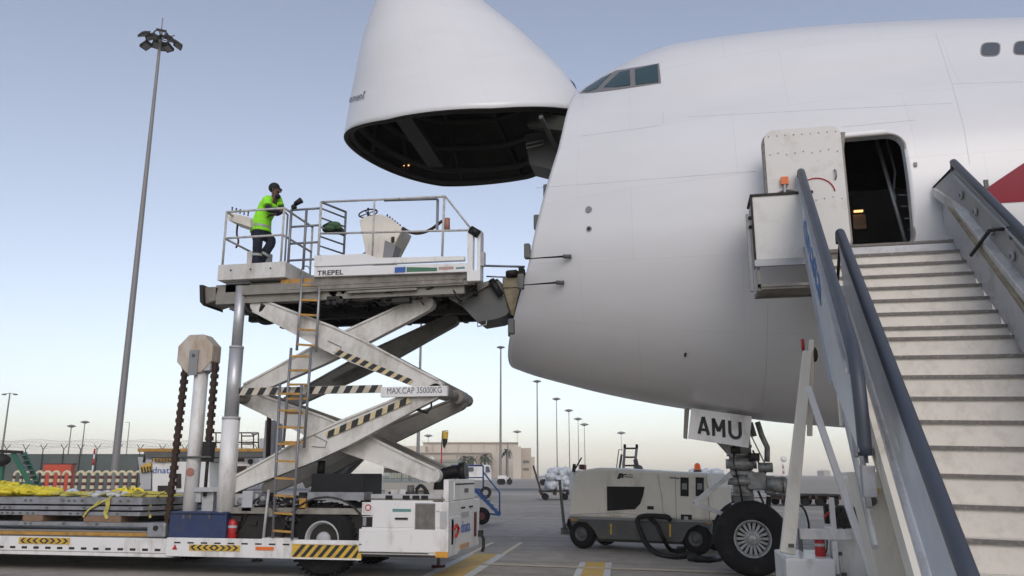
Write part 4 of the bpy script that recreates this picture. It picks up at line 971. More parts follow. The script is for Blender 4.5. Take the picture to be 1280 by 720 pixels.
for i in range(14):
    P = [Vector((rr.uniform(-9.2,-7.4), rr.uniform(-2.0,-1.2), rr.uniform(0.7,1.4))) for _ in range(4)]; clut.tube(sub_path(P, 5), rr.uniform(0.012, 0.028), 6)
clut.build('hydraulic_machinery', M_under, ldr)
clb = B()
for i in range(16):
    x = rr.uniform(-9.1, -7.6); y = rr.uniform(-2.0, -1.5); z = rr.uniform(0.85, 1.3); s_ = rr.uniform(0.02, 0.06)
    clb.cyl((x, y, z), (x + rr.uniform(-0.2,0.2), y, z + rr.uniform(-0.05,0.05)), s_, 8)
clb.split('valve_block', M_grey, ldr)
B().box((-7.62, -2.0, 1.10), (-7.50, -1.9, 1.28)).build('ochre_bracket', M_ochre, ldr)
tk = B().box(pw(388, 620, -1.9), pw(455, 592, -1.9) + Vector((0, 0.9, 0))).build('battery_box', M_black, ldr, 0.015)
B().box(pw(384, 625, -2.0), pw(455, 615.5, -2.0) + Vector((0, 0.4, 0))).build('tank_shelf', M_alu, ldr)
B().cyl(pw(401, 592, -1.6), pw(402, 576, -1.6), 0.07, 12).build('filler_cap', M_black, ldr)
# leaning pole and low rail
B().tube([pw(329, 675, -2.05), pw(336, 612, -2.0)], 0.025, 8).build('lever', M_lgrey, ldr)
B().box(pw(327, 676, WN-0.03), pw(368, 673, WN-0.03) + Vector((0,0.25,0))).build('ladder_step_plate', M_white, ldr)
# blue tool locker on the side platform
bl = B().box((-10.0, WN+0.0, 0.60), (-8.91, WN+0.75, 1.05)).build('locker', M_blue, ldr, 0.012)
for x in (-9.75, -9.62, -9.25): B().box((x, WN-0.012, 0.93), (x+0.04, WN-0.001, 0.99)).build('locker_latch', M_dgrey, bl)
B().box((-10.0, WN-0.008, 1.0), (-8.91, WN-0.002, 1.015)).build('locker_lid_edge', M_black, bl)
cs = pw(200, 662, WN+0.2); B().box((-10.45, WN+0.02, 0.60), (-10.08, WN+0.28, 0.85)).build('deck_latch', M_alu, ldr, 0.03)
B().cyl((-10.27, WN+0.0, 0.76), (-10.27, WN+0.03, 0.76), 0.045, 12).build('latch_pivot', M_under, ldr)
# ---- power pack: white engine housing at the front
XF = -4.92
hs = B().box((-6.42, WN-0.02, 0.37), (XF, WN+0.6, 1.0)).build('engine_housing', M_white, ldr, 0.012)
B().box((-6.28, WN+0.0, 1.0), (-5.2, WN+0.5, 1.26)).build('housing_top', M_white, hs, 0.01)
B().box((-6.22, WN-0.028, 0.83), (-5.02, WN-0.021, 1.235)).build('housing_door', M_white, hs, 0.003)
B().box((-6.45, WN-0.034, 0.36), (XF+0.0, WN-0.024, 0.40)).box((-6.45, WN-0.04, 0.42), (-5.25, WN-0.024, 0.43)).build('seam_shadow', M_under, hs)
B().box((-6.45, WN-0.045, 0.44), (XF+0.01, WN-0.025, 0.80)).build('lower_skirt', M_white, hs, 0.006)
B().box((-5.88, WN-0.036, 1.08), (-5.56, WN-0.029, 1.125)).build('maker_plate', MATS['blue_lettering'] if False else mat('teal_plate', (0.10, 0.26, 0.24), 0.5), hs)
B().box((-5.83, WN-0.05, 0.955), (-5.61, WN-0.029, 0.985)).build('handle', M_black, hs)
gl = B().box((-5.47, WN-0.034, 0.81), (-5.16, WN-0.029, 1.20)).build('window', mat('dusty_window', (0.13, 0.125, 0.115), 0.3, var=0.3, dirt=(0.25,0.24,0.22), dirt_amt=0.5, dscale=6), hs)
B().tube([(-5.48,WN-0.034,0.80),(-5.15,WN-0.034,0.80),(-5.15,WN-0.034,1.21),(-5.48,WN-0.034,1.21)], 0.010, 4, closed=True).build('window_seal', M_grey, hs)
B().box((-5.06, WN-0.036, 0.82), (-4.95, WN-0.030, 1.09)).box((-5.13, WN-0.036, 1.08), (-5.07, WN-0.03, 1.10)).build('hatch_edge', M_lgrey, hs)
B().box((-6.42, WN-0.03, 1.02), (-6.2, WN-0.022, 1.23)).build('sign_plate', M_white, hs)
B().cyl((-6.31, WN-0.033, 1.14), (-6.31, WN-0.03, 1.14), 0.055, 18).build('red_disc', M_red, hs); B().cyl((-6.31, WN-0.037, 1.14), (-6.31, WN-0.0335, 1.14), 0.035, 18).build('disc_centre', M_text_w, hs)
B().box((-6.42, WN-0.028, 0.83), (-6.23, WN-0.022, 0.99)).box((-6.42, WN-0.2, 0.55), (-6.46, WN-0.19, 0.56)).build('dark_recess', M_black, hs); B().box((-6.39, WN-0.05, 0.85), (-6.33, WN-0.029, 0.98)).build('cylinder_cover', M_grey, hs)
cr = mat('corner_orange', (0.62, 0.30, 0.04), 0.5, var=0.2, scale=12)
B().box((-5.12, WN-0.054, 0.37), (XF+0.012, WN-0.046, 0.46)).build('corner_reflector', cr, hs)
B().box((-5.6, WN-0.03, 0.355), (-5.56, WN+0.0, 0.10)).build('jack_leg', M_steel, hs) if False else None
jp = pz(548, 709); B().cyl(jp + Vector((0,0,0.02)), jp + Vector((0,0,0.5)), 0.03, 10).build('jack_leg', M_steel, ldr); B().cyl(jp + Vector((0,0,0.0)), jp + Vector((0,0,0.05)), 0.13, 16).build('jack_pad', M_maroon, ldr)
jp = pz(247, 704) ; B().cyl((-9.5, 0.2, 0.02), (-9.5, 0.2, 0.5), 0.03, 10).build('jack_leg', M_steel, ldr); B().cyl((-9.5, 0.2, 0), (-9.5, 0.2, 0.05), 0.11, 16).build('jack_pad', M_dgrey, ldr)
# top tray with fittings
B().box((-6.30, WN+0.02, 1.26), (-5.0, WN+0.7, 1.29)).build('tray', M_deck, hs)
B().box((-6.28, WN+0.0, 1.29), (-5.05, WN+0.03, 1.36)).build('tray_lip', M_lgrey, hs); B().box((-6.28, WN+0.68, 1.29), (-5.12, WN+0.71, 1.42)).build('tray_back', M_white2, hs)
for x in (-6.02, -5.72, -5.55, -5.4): B().box((x, WN-0.01, 1.28), (x+0.12, WN+0.12, 1.34)).cyl((x+0.06, WN+0.02, 1.33), (x+0.06, WN+0.02, 1.40), 0.02, 8).split('clamp', M_black, hs)
# front face and upper cabinet
ff = B().box((-5.3, WN+0.02, 0.40), (XF-0.01, 0.05, 1.0)).box((-5.3, WN+0.0, 1.0), (XF-0.008, 0.06, 1.24)).build('front_housing', M_white, ldr, 0.01)
fc = B().box((-5.03, WN+0.03, 1.24), (XF-0.02, -0.30, 1.60)).build('front_cabinet', M_white, ldr, 0.012)
B().box((XF-0.02, -1.75, 1.26), (XF-0.006, -0.36, 1.56)).build('cabinet_door', M_white, fc, 0.004)
B().box((XF-0.018, -1.70, 1.505), (XF-0.0, -0.40, 1.53)).build('vent', M_under, fc); B().box((XF-0.004, -1.1, 1.37), (XF+0.004, -0.85, 1.44)).build('nameplate', M_dgrey, fc)
for y in (-1.30, -0.75): B().box((XF-0.012, y, 1.10), (XF+0.004, y+0.25, 1.13)).build('grip', M_black, ff)
B().box((XF-0.006, -1.92, 0.55), (XF-0.0, -1.80, 0.95)).build('recess', M_deck, ff)
B().tube([(XF+0.04,-1.92,0.80),(XF+0.06,-1.82,0.86),(XF+0.06,-1.70,0.80),(XF+0.04,-1.68,0.72),(XF+0.05,-1.82,0.68)], 0.025, 8).build('red_hose', M_red, ff)
B().box((XF-0.004, -0.38, 0.58), (XF+0.006, -0.22, 1.0)).build('side_slot', M_maroon, ff)
rf = B().box((XF-0.004, -1.35, 0.43), (XF+0.006, -0.75, 0.51)).build('reflector_bar', cr, ff)
sb = B()
for i in range(6): sb.prism([(XF+0.008, -1.33+i*0.1, 0.435), (XF+0.008, -1.29+i*0.1, 0.435), (XF+0.008, -1.27+i*0.1, 0.505), (XF+0.008, -1.31+i*0.1, 0.505)], (0.002,0,0))
sb.build('stripe', M_lgrey, rf)
text('dnata', 'lettering', M_text_b, ff, (XF+0.0, -1.32, 0.70), (0,1,0), (0,0,1), 0.20, 0.003, width=0.62)
B().box((XF-0.006, -1.3, 0.95), (XF+0.002, -0.78, 1.04)).build('faint_plate', M_lgrey, ff)
B().box((XF-0.1, -0.05, 0.55), (XF+0.06, 0.10, 0.66)).tube([(XF+0.04, 0.0, 0.6), (XF+0.08, 0.03, 0.5), (XF+0.08, 0.03, 0.36), (XF+0.06,0.0,0.28)], 0.03, 8).build('tow_hook', M_under, ldr)
B().box((-6.2, -1.3, 1.0), (-5.34, 0.0, 1.35)).build('engine_block', M_under, ldr, 0.03)
for i, (x, y, z, r_) in enumerate(((-5.9,-1.5,1.35,0.10),(-5.6,-1.45,1.33,0.12),(-5.75,-1.6,1.42,0.06))): B().cyl((x,y,z-0.1),(x,y,z+0.08), r_, 14).split('filter', M_dgrey if i else M_white2, ldr)
# exhaust elbow
Ye = -0.6
ex = sub_path([pw(549, 624, Ye), pw(550, 607, Ye), pw(554, 594, Ye), pw(566, 590, Ye), pw(576, 590, Ye)], 6)
B().tube(ex, 0.115, 16).cyl(pw(575, 590, Ye), pw(583, 589, Ye), 0.17, 20).build('exhaust_elbow', M_black, ldr)
B().tube(sub_path([pw(520,612,-1.6), pw(526,607,-1.6), pw(532,612,-1.6), pw(536,620,-1.6)], 5), 0.03, 8).tube(sub_path([pw(522,640,-1.2), pw(515,620,-1.2), pw(505,615,-1.2)],5), 0.03, 8).split('hose', M_hose, ldr)
# ---- posts at the rear: mast with sprocket and lift cylinder
pm = B().cyl((-9.72, -1.95, 1.04), (-9.72, -1.95, 3.55), 0.125, 20).build('mast', M_white, ldr)
B().cyl((-9.72, -1.95, 3.5), (-9.72, -1.95, 3.78), 0.14, 20).box((-9.98, -2.1, 3.52), (-9.46, -1.8, 3.66)).build('mast_head', M_lgrey, pm, 0.01)
oc = []
cc = pw(248, 443, -2.0)
for i in range(8): a = R(22.5 + 45*i); oc.append((cc.x + 0.38*math.cos(a), -2.12, cc.z + 0.38*math.sin(a)))
M_oct = mat('rust_stained_cover', (0.52, 0.48, 0.42), 0.6, var=0.08, dirt=(0.30, 0.17, 0.07), dirt_amt=0.75, dscale=3.0, streak=0.5)
oh = B().prism(oc, (0, 0.30, 0)).build('sprocket_cover', M_oct, pm, 0.012)
B().box((cc.x-0.09, -2.15, cc.z-0.40), (cc.x+0.09, -2.125, cc.z+0.06)).build('cover_bracket', M_grey, oh); B().cyl((cc.x, -2.165, cc.z-0.04), (cc.x, -2.15, cc.z-0.04), 0.03, 10).build('bracket_bolt', M_dgrey, oh)
for x_, z0_, z1_ in ((-10.02, 0.85, 3.62), (-9.42, 2.2, 3.62)):
    ch_ = B(); z = z0_; i = 0
    while z < z1_:
        wd = 0.055 if i % 2 else 0.035
        dx_ = -0.07*(3.62-z)/2.7 if x_ < -9.7 else 0
        ch_.box((x_-wd+dx_, -2.05, z), (x_+wd+dx_, -1.95 if i % 2 else -1.97, z+0.075)); z += 0.07; i += 1
    ch_.build('chain', M_rust, pm)
B().tube([(-9.42, -2.0, 2.2), (-9.42, -2.0, 1.3)], 0.03, 8).box((-9.5, -2.08, 1.9), (-9.34, -1.92, 2.25)).build('chain_anchor', M_under, pm)
B().tube([(-9.85, -2.1, 1.98), (-9.3, -2.1, 1.98)], 0.02, 6).build('guide_bar', M_dgrey, pm)
M_badge = mat('faded_red_badge', (0.35, 0.16, 0.12), 0.6, var=0.2)
B().cyl((-9.70, -2.085, 1.72), (-9.70, -2.07, 1.72), 0.075, 20).build('round_badge', M_badge, pm)
mk = B().box((-9.62, -2.05, 1.38), (-9.15, -1.95, 1.46)).box((-9.5, -1.95, 1.04), (-9.28, -1.85, 1.40)).box((-9.6, -2.0, 1.2), (-9.5, -1.9, 1.4)).split('mast_bracket', M_lgrey, ldr, 0.008)
lc = B().cyl((-9.03, -1.95, 1.04), (-9.05, -1.95, 2.66), 0.155, 24).build('lift_cylinder', M_white, ldr)
B().cyl((-9.05, -1.95, 2.66), (-9.05, -1.95, 3.95), 0.125, 24).build('cylinder_stage', M_chrome, lc); B().cyl((-9.05, -1.95, 3.95), (-9.05, -1.95, 5.1), 0.095, 24).build('cylinder_rod', M_chrome, lc)
B().cyl((-9.05, -1.95, 2.64), (-9.05, -1.95, 2.69), 0.16, 24).cyl((-9.05, -1.95, 3.93), (-9.05, -1.95, 3.97), 0.13, 24).build('gland', M_lgrey, lc)
B().box((-8.9, -1.9, 1.15), (-8.45, -1.6, 1.35)).box((-8.7,-2.0,1.05),(-8.5,-1.9,1.4)).build('manifold', M_lgrey, ldr, 0.01)
B().box(pw(326, 600, 0.5), pw(345, 525, 0.5) + Vector((0,0.35,0))).build('rear_mast', M_lgrey, ldr, 0.02); B().cyl(pw(334, 600, 0.3), pw(338, 470, 0.3), 0.05, 10).build('rear_chain', M_rust, ldr)
# ---- scissor arms
YN, YF_, YM = -1.85, -0.35, -1.3
def arm(poly_px, Y, thick, m, name='scissor_arm', recess=True, bev=0.012):
    P = [pw(x, y, Y) for x, y in poly_px]; o = B().prism(P, (0, thick, 0)).build(name, m, ldr, bev); return o
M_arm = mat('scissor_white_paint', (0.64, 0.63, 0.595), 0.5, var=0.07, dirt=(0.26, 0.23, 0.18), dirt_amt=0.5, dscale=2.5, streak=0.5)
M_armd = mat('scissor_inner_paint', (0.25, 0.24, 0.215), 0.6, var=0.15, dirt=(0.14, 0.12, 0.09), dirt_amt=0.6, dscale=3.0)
# near plane, world coordinates
def arm3(p, q, Y, h0, hm, h1, thick, m):
    """tapered arm from p to q (x,z), deepest near the middle"""
    p, q = Vector((p[0], p[1])), Vector((q[0], q[1])); d = (q-p).normalized(); n = Vector((-d.y, d.x)); L = (q-p).length
    prof = [(0, h0), (0.12, h0*1.15), (0.42, hm), (0.58, hm), (0.88, h1*1.15), (1, h1)]
    up = [p + d*L*t + n*h/2 for t, h in prof]; lo = [p + d*L*t - n*h/2 for t, h in prof[::-1]]
    capq = [q + d*0.0 + (d*math.cos(a) + n*math.sin(a))*h1/2 for a in (R(60), R(30), 0, R(-30), R(-60))]; capp = [p - (d*math.cos(a) + n*math.sin(a))*h0/2 for a in (R(60), R(30), 0, R(-30), R(-60))]
    P = up + capq + lo + capp
    o = B().prism([(v.x, Y, v.y) for v in P], (0, thick, 0)).build('scissor_arm', m, ldr, 0.012)
    # raised edge flanges
    for S in (up, lo):
        b = B()
        for i in range(len(S)-1): b.bar((S[i].x, Y-0.012, S[i].y), (S[i+1].x, Y-0.012, S[i+1].y), 0.035, 0.035, (0,1,0))
        b.build('flange', m, o)
    return o, d, n
LL, LR = (-9.12, 1.42), (-5.35, 1.66); ML, MR = (-9.05, 3.10), (-5.25, 3.10); TL, TR = (-8.75, 4.75), (-5.55, 4.72)
a_n4, d4, n4 = arm3(LL, MR, YN-0.05, 0.24, 0.44, 0.26, 0.22, M_arm)
a_n3, _, _ = arm3(ML, LR, YN+0.25, 0.26, 0.42, 0.24, 0.2, M_arm)
a_n1, d1, n1_ = arm3(TL, (MR[0], MR[1]+0.06), YN-0.05, 0.26, 0.43, 0.25, 0.22, M_arm)
a_n2, _, _ = arm3((ML[0]+0.05, ML[1]+0.1), TR, YN+0.25, 0.24, 0.38, 0.28, 0.2, M_arm)
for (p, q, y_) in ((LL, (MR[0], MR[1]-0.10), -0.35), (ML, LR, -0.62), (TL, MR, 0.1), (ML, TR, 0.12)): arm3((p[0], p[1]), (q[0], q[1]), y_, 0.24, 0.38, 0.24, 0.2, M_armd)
# torsion tubes tying both sides
for (x, z) in (((LL[0]+MR[0])/2, (LL[1]+MR[1])/2+0.02), ((TL[0]+MR[0])/2-0.1, (TL[1]+MR[1])/2+0.05), (ML[0]+0.05, ML[1]), (MR[0], MR[1])):
    B().cyl((x, YN+0.1, z), (x, YF_+0.1, z), 0.08, 16).build('cross_tube', M_armd, ldr)
B().cyl((ML[0]+0.02, YN-0.02, ML[1]), (ML[0]+0.02, YN+0.5, ML[1]), 0.15, 20).cyl((MR[0]+0.02, YN-0.02, MR[1]), (MR[0]+0.02, YN+0.5, MR[1]), 0.14, 20).cyl((MR[0]+0.02, YF_-0.3, MR[1]), (MR[0]+0.02, YF_+0.22, MR[1]), 0.13, 20).split('pivot_boss', M_armd, ldr)
for (x, z) in (((LL[0]+MR[0])/2, (LL[1]+MR[1])/2), ((TL[0]+MR[0])/2, (TL[1]+MR[1])/2)):
    B().tube([(x-0.28, YN-0.062, z+0.10), (x-0.02, YN-0.062, z-0.14+0.12), (x-0.05, YN-0.062, z-0.12), (x-0.30, YN-0.062, z-0.10)], 0.008, 4).build('cover_seam', M_armd, ldr)
# bracing inside and the hydraulic rams
B().bar((-8.2, -0.6, 1.5), (-6.9, -0.4, 2.2), 0.16, 0.16).bar((-7.9, -0.3, 3.55), (-7.3, -0.1, 3.9), 0.5, 0.12).bar((-6.4, YN+0.4, 2.05), (-6.4, YF_, 2.05), 0.2, 0.1).bar((-6.2, YN+0.4, 1.75), (-6.2, YF_, 1.75), 0.2, 0.08).split('scissor_crossmember', M_armd, ldr)
B().cyl((-8.3, -0.3, 1.2), (-6.8, -0.2, 2.6), 0.09, 14).cyl((-8.3, 0.3, 1.2), (-6.8, 0.2, 2.6), 0.09, 14).split('ram', M_lgrey, ldr)
# hazard tapes on arms, centre hazard bar and plate
def tape(a_px, b_px, Y, h, n):
    a, c = pw(*a_px, Y), pw(*b_px, Y); return hz_strip(ldr, a, c, h, n, M_creamstripe, M_hblack, 0.008, 0.55, slant=h*0.6)
tape((418, 443), (513, 482), YN-0.075, 0.11, 9); tape((409, 548), (514, 503), YN-0.075, 0.11, 7)
M_cs2 = mat('hazard_worn_white', (0.55, 0.52, 0.44), 0.55, var=0.15, scale=8, dirt=(0.4, 0.26, 0.12), dirt_amt=0.5, dscale=3)
a, c = pw(291, 494.5, YN-0.12), pw(476, 495.5, YN-0.12)
hb = B().box((a.x, YN-0.12, a.z), (c.x, YN-0.07, a.z+0.135)).build('centre_bar', M_cs2, ldr)
sb = B()
for P in stripes((a.x, YN-0.124, a.z+0.003), (1,0,0), (0,0,1), c.x-a.x, 0.128, 12, 0.07, 0.5): sb.prism(P, (0, 0.003, 0))
sb.build('stripe', M_hblack, hb)
a, c = pw(475.5, 496.5, YN-0.16), pw(559, 482, YN-0.16)
pt = B().box((a.x, YN-0.16, a.z), (c.x, YN-0.08, c.z)).build('capacity_plate', M_white, ldr, 0.006)
text('MAX.CAP 35000KG', 'lettering', M_text_g, pt, (a.x+0.12, YN-0.161, a.z+0.055), (1,0,0), (0,0,1), 0.105, 0.002, width=(c.x-a.x)*0.82)
B().tube(sub_path([pw(538,498,YN), pw(539,508,YN), pw(533,515,YN), pw(526,514,YN)], 5), 0.018, 6).tube([pw(512,509,YN), pw(535,516,YN)], 0.025, 6).split('hose', M_hose, ldr)
# ---- main platform up at deck height
zD = 5.12
B().box((-9.6, -1.9, 4.98), (-4.6, 1.25, 5.16)).box((-7.6, -2.05, 5.02), (-4.6, -1.9, 5.22)).build('deck_plate', M_deck, ldr)
B().box((-9.55, -1.95, 4.78), (-4.75, -1.75, 5.0)).box((-9.55, 1.0, 4.93), (-4.75, 1.2, 5.0)).box((-9.0, -2.02, 4.92), (-4.55, -1.94, 5.10)).split('deck_beam', M_armd, ldr)
xb = B()
for i in range(12):
    x = -9.3 + i*0.42; xb.box((x, -1.75, 4.80), (x+0.09, 1.0, 4.98))
xb.split('deck_crossmember', M_under, ldr)
B().box((-9.4, -1.0, 4.62), (-4.9, -0.85, 4.95)).box((-9.4, 0.3, 4.72), (-4.9, 0.45, 4.95)).split('deck_longeron', M_under, ldr)
cl2 = B(); rr = random.Random(5)
for i in range(60):
    x = rr.uniform(-7.6, -4.9); y = rr.uniform(-1.95, -1.0); z = rr.uniform(4.72, 5.0); s_ = rr.uniform(0.02, 0.09); cl2.box((x-s_*2, y-s_, z-s_*0.5), (x+s_*2, y+s_, z+s_*0.5))
for i in range(12):
    x = rr.uniform(-7.5, -5.2); cl2.tube(sub_path([Vector((x + k*0.25, rr.uniform(-1.98,-1.7), rr.uniform(4.62, 5.0))) for k in range(4)], 4), 0.018, 6)
for i in range(7): 
    c = Vector((-7.25 + rr.uniform(-0.25, 0.25), -1.95, 4.85 + rr.uniform(-0.15, 0.15))); cl2.cyl(c, c + Vector((0,0.15,0)), rr.uniform(0.04,0.09), 10)
cl2.build('hydraulic_machinery', M_under, ldr)
B().box((-7.5, -2.04, 4.95), (-4.75, -1.98, 5.02)).box((-6.9,-2.03,4.86),(-5.6,-1.99,4.90)).split('pipe_run', M_deck, ldr)
B().tube(sub_path([(-9.0,-1.9,4.8), (-8.9,-1.9,4.62), (-8.7,-1.85,4.6), (-8.6,-1.9,4.75)], 5), 0.05, 8).tube(sub_path([(-8.95,-1.6,4.8), (-8.8,-1.6,4.5), (-8.5,-1.6,4.5), (-8.3,-1.6,4.75)], 5), 0.05, 8).split('hose_bundle', M_hose, ldr)
B().box((-9.35, -1.8, 4.70), (-9.0, -1.2, 4.95)).build('rear_bracket', M_deck, ldr)
# operator side platform at the rear with rails
zP = 5.50
sp_ = B().box((-9.47, WN, 5.20), (-8.10, -0.75, zP)).build('side_platform', M_white2, ldr, 0.012)
for x in (-9.2, -8.8, -8.4): B().cyl((x, WN-0.008, 5.38), (x, WN, 5.38), 0.02, 8).build('rivet', M_dgrey, sp_)
B().box((-9.4, WN+0.2, 5.0), (-8.9, -1.0, 5.2)).build('platform_bracket', M_lgrey, sp_)
B().prism([(-9.86, -1.9, 5.14), (-9.52, -1.9, 5.14), (-9.58, -1.9, 4.86), (-9.80, -1.9, 4.80)], (0, 0.6, 0)).build('rear_bumper', M_deck, ldr, 0.03)
B().prism([(-9.92, -1.96, 5.17), (-9.84, -1.96, 5.17), (-9.80, -1.96, 4.76), (-9.88, -1.96, 4.84)], (0, 0.7, 0)).build('bumper_edge', M_under, ldr, 0.01)
B().box((-9.6, -1.8, 4.98), (-9.3, -0.9, 5.18)).build('bumper_mount', M_armd, ldr, 0.01)
cb = pw(288, 309, -1.4); B().box((-9.25, -1.5, zP), (-8.88, -1.15, zP+0.42)).build('floor_box', M_white2, ldr, 0.02)
rl_ = B(); zr = 6.54; zm = 6.02; yN, yB = WN+0.03, -0.85
P00, P10 = Vector((-9.40, yN, zP)), Vector((-8.22, yN, zP))
for P in (P00, P10): rl_.tube([P, P + Vector((0.0, 0, zr-zP))], 0.022, 8)
for z in (zr, zm): rl_.tube([(-9.40, yN, z), (-8.22, yN, z)], 0.022, 8); rl_.tube([(-9.40, yN, z), (-9.40, yB, z)], 0.022, 8); 
rl_.tube([(-8.22, yN, zr), (-8.22, yB, zr)], 0.022, 8).tube([(-8.22, yN, zm), (-8.22, yB, zm)], 0.022, 8).tube([(-8.22, yB, zP), (-8.22, yB, zr)], 0.022, 8).tube([(-9.4, yB, zP), (-9.4, yB, zr)], 0.022, 8)
rl_.build('guard_rail', M_rail, ldr)
bx_ = B().prism([pw(283,264,-1.85), pw(313,272,-1.85), pw(313,284,-1.85), pw(285,275,-1.85)], (0, 0.5, 0)).build('control_box', M_cream, ldr, 0.01)
for i in range(5): c = pw(290 + i*5, 264.5 + i*1.4, -1.7); B().cyl(c, c + Vector((0,0,0.07)), 0.012, 6).ball(c + Vector((0,0,0.08)), 0.02, 6).build('control_lever', M_black, bx_)
B().tube(sub_path([pw(297,280,-1.6), pw(296,292,-1.6), pw(298,302,-1.6), pw(295,310,-1.6)], 5), 0.02, 6).build('cable', M_maroon, bx_)
# gate frame between the two rails
gt = B(); yG = -1.95
gx = [pw(x, 300, yG).x for x in (362, 381, 399)]
z0_, z1_ = pw(360, 338, yG).z, pw(362, 262, yG).z
for x in gx[:2]: gt.tube([(x, yG, z0_), (x, yG, z1_)], 0.026, 8)
for y in (262, 283, 304, 325): z = pw(375, y, yG).z; gt.tube([(gx[0], yG, z), (gx[2]+0.02, yG, z)], 0.022, 8)
gt.tube([(gx[0]-0.07, yG, z0_), (gx[0]-0.07, yG, z1_-0.12)], 0.018, 8); gt.build('gate', M_railg, ldr)
lmp = B().tube([(gx[0]+0.04, yG, z1_), pw(366, 258, yG), pw(371, 252, yG)], 0.025, 8).build('work_lamp', M_black, ldr)
B().cyl(pw(369, 255, yG), pw(377, 250, yG), 0.045, 12, r2=0.06).ball(pw(367.5, 259, yG), 0.06, 8).build('lamp_head', M_black, lmp)
B().box((gx[0]-0.1, -2.0, 5.08), (-7.53, -1.0, 5.18)).build('gate_step', M_ochre, ldr); B().box((-8.1, -2.03, 4.98), (-7.53, -1.9, 5.08)).build('gate_beam', M_armd, ldr)
B().tube([(gx[1]+0.05+0.1*math.cos(R(a)), yG, 5.28+0.15*math.sin(R(a))) for a in range(0, 181, 20)], 0.012, 6).build('loop_handle', M_railg, ldr)
# forward side wall, strip with maker lettering
B().prism([(-7.55, WN, 5.37), (-4.72, WN, 5.34), (-4.72, WN, 5.42), (-6.35, WN, 5.47), (-6.55, WN, 5.56), (-7.55, WN, 5.58)], (0, 0.10, 0)).build('side_wall', M_white, ldr, 0.008)
spp = B().prism([(-7.52, WN-0.03, 5.17), (-4.60, WN-0.03, 5.12), (-4.60, WN-0.03, 5.28), (-7.52, WN-0.03, 5.345)], (0, 0.12, 0)).build('name_strip', M_white, ldr, 0.006)
text('TREPEL', 'lettering', M_text_k, spp, pw(396.5, 344.2, WN-0.032), (1,0,-0.01), (0,0,1), 0.085, 0.002, bold=0.02, width=0.50, spacing=1.05)
B().box((-5.98, WN-0.036, 5.165), (-5.78, WN-0.03, 5.265)).build('blue_square', M_text_b, spp); B().prism([(-5.76,WN-0.036,5.17), (-5.2,WN-0.036,5.16), (-5.2,WN-0.036,5.22), (-5.76,WN-0.036,5.26)], (0,0.005,0)).build('green_stripe', mat('green_stripe', (0.05, 0.16, 0.09), 0.5), spp)
B().box((-5.17, WN-0.036, 5.18), (-4.9, WN-0.03, 5.23)).build('pink_stripe', mat('pink_stripe', (0.42, 0.28, 0.24), 0.5), spp); B().box((-4.86, WN-0.036, 5.18), (-4.7, WN-0.03, 5.21)).build('teal_stripe', mat('teal_stripe', (0.1, 0.25, 0.22), 0.5), spp)
# forward rails
yR = WN+0.06; rt = B()
zt1 = 6.62; A = Vector((-7.50, yR, 5.55))
rt.tube([(-7.50, yR, 5.5), (-7.50, yR, zt1)], 0.024, 8).tube([(-7.50, yR, zt1), (-5.10, yR, zt1-0.06)], 0.022, 8).tube([(-5.10, yR, zt1-0.06), (-4.60, yR, 5.90)], 0.018, 8)
rt.tube([(-7.50, yR, 6.01), (-4.62, yR, 5.90)], 0.02, 8).tube([(-6.45, yR, 5.5), (-6.45, yR, zt1-0.02)], 0.018, 8).tube([(-5.14, yR, 5.42), (-5.12, yR, zt1-0.06)], 0.022, 8)
rt.build('guard_rail', M_rail, ldr)
r2 = B(); x_ = -7.35
for z in (5.6, 5.78, 5.96, 6.14, 6.32, 6.50): r2.tube([(-7.50, yR, z), (-7.28, -1.4, z)], 0.018, 6)
r2.tube([(-7.28, -1.4, 5.4), (-7.28, -1.4, 6.62)], 0.024, 8).tube([(-7.50, yR, 6.62), (-7.28, -1.4, 6.62)], 0.022, 8); r2.build('access_ladder_side', M_railg, ldr)
r3 = B().box((-5.30, yR+0.1, 5.95), (-5.26, yR+0.14, 6.56)).tube([(-6.3, yR+0.1, 6.60), (-5.28, yR+0.1, 6.56)], 0.02, 6).split('dark_rail', M_railg, ldr)
fp = B().box((-4.66, WN-0.02, 5.10), (-4.56, WN+0.12, 5.92)).box((-4.50, WN+0.05, 5.0), (-4.44, WN+0.3, 5.9)).box((-4.66, WN-0.03, 4.95), (-4.42, WN+0.1, 5.14)).build('corner_post', M_white, ldr, 0.01)
B().cyl(pw(588, 287, WN), pw(598, 293, WN), 0.075, 14).build('rubber_buffer', M_black, fp); B().box((-4.44, WN+0.1, 5.25), (-4.38, WN+0.2, 5.5)).build('post_bracket', M_lgrey, fp)
# console
yC = -1.7
cp = [pw(x, y, yC) for x, y in ((449,275.5),(455,271),(475,267.5),(489,273),(503,285),(500,292),(482,326),(456,326),(456,310))]
cn = B().prism(cp, (0, 0.55, 0)).build('control_console', M_cream, ldr, 0.012)
B().prism([pw(x, y, yC-0.03) for x, y in ((481,300),(495,306),(489,325),(478,325))], (0, 0.3, 0)).build('console_pedal_box', M_grey, cn, 0.006)
B().box(pw(489, 296, yC-0.03), pw(493, 303, yC-0.01)).build('console_vent', M_under, cn)
for i in range(6):
    c = pw(484 + i*3.2, 271.5 + i*2.5, yC + 0.1 + 0.06*(i%3)); B().cyl(c, c + Vector((0.0,0,0.035)), 0.010, 6).ball(c + Vector((0,0,0.04)), 0.02, 6).build('control_lever', M_maroon if i % 2 else M_black, cn)
sw = pw(460, 268, yC+0.2); ring = [sw + Vector((0.17*math.cos(t), 0.17*math.sin(t), 0.05*math.cos(t)+0.02)) for t in [2*math.pi*i/28 for i in range(28)]]
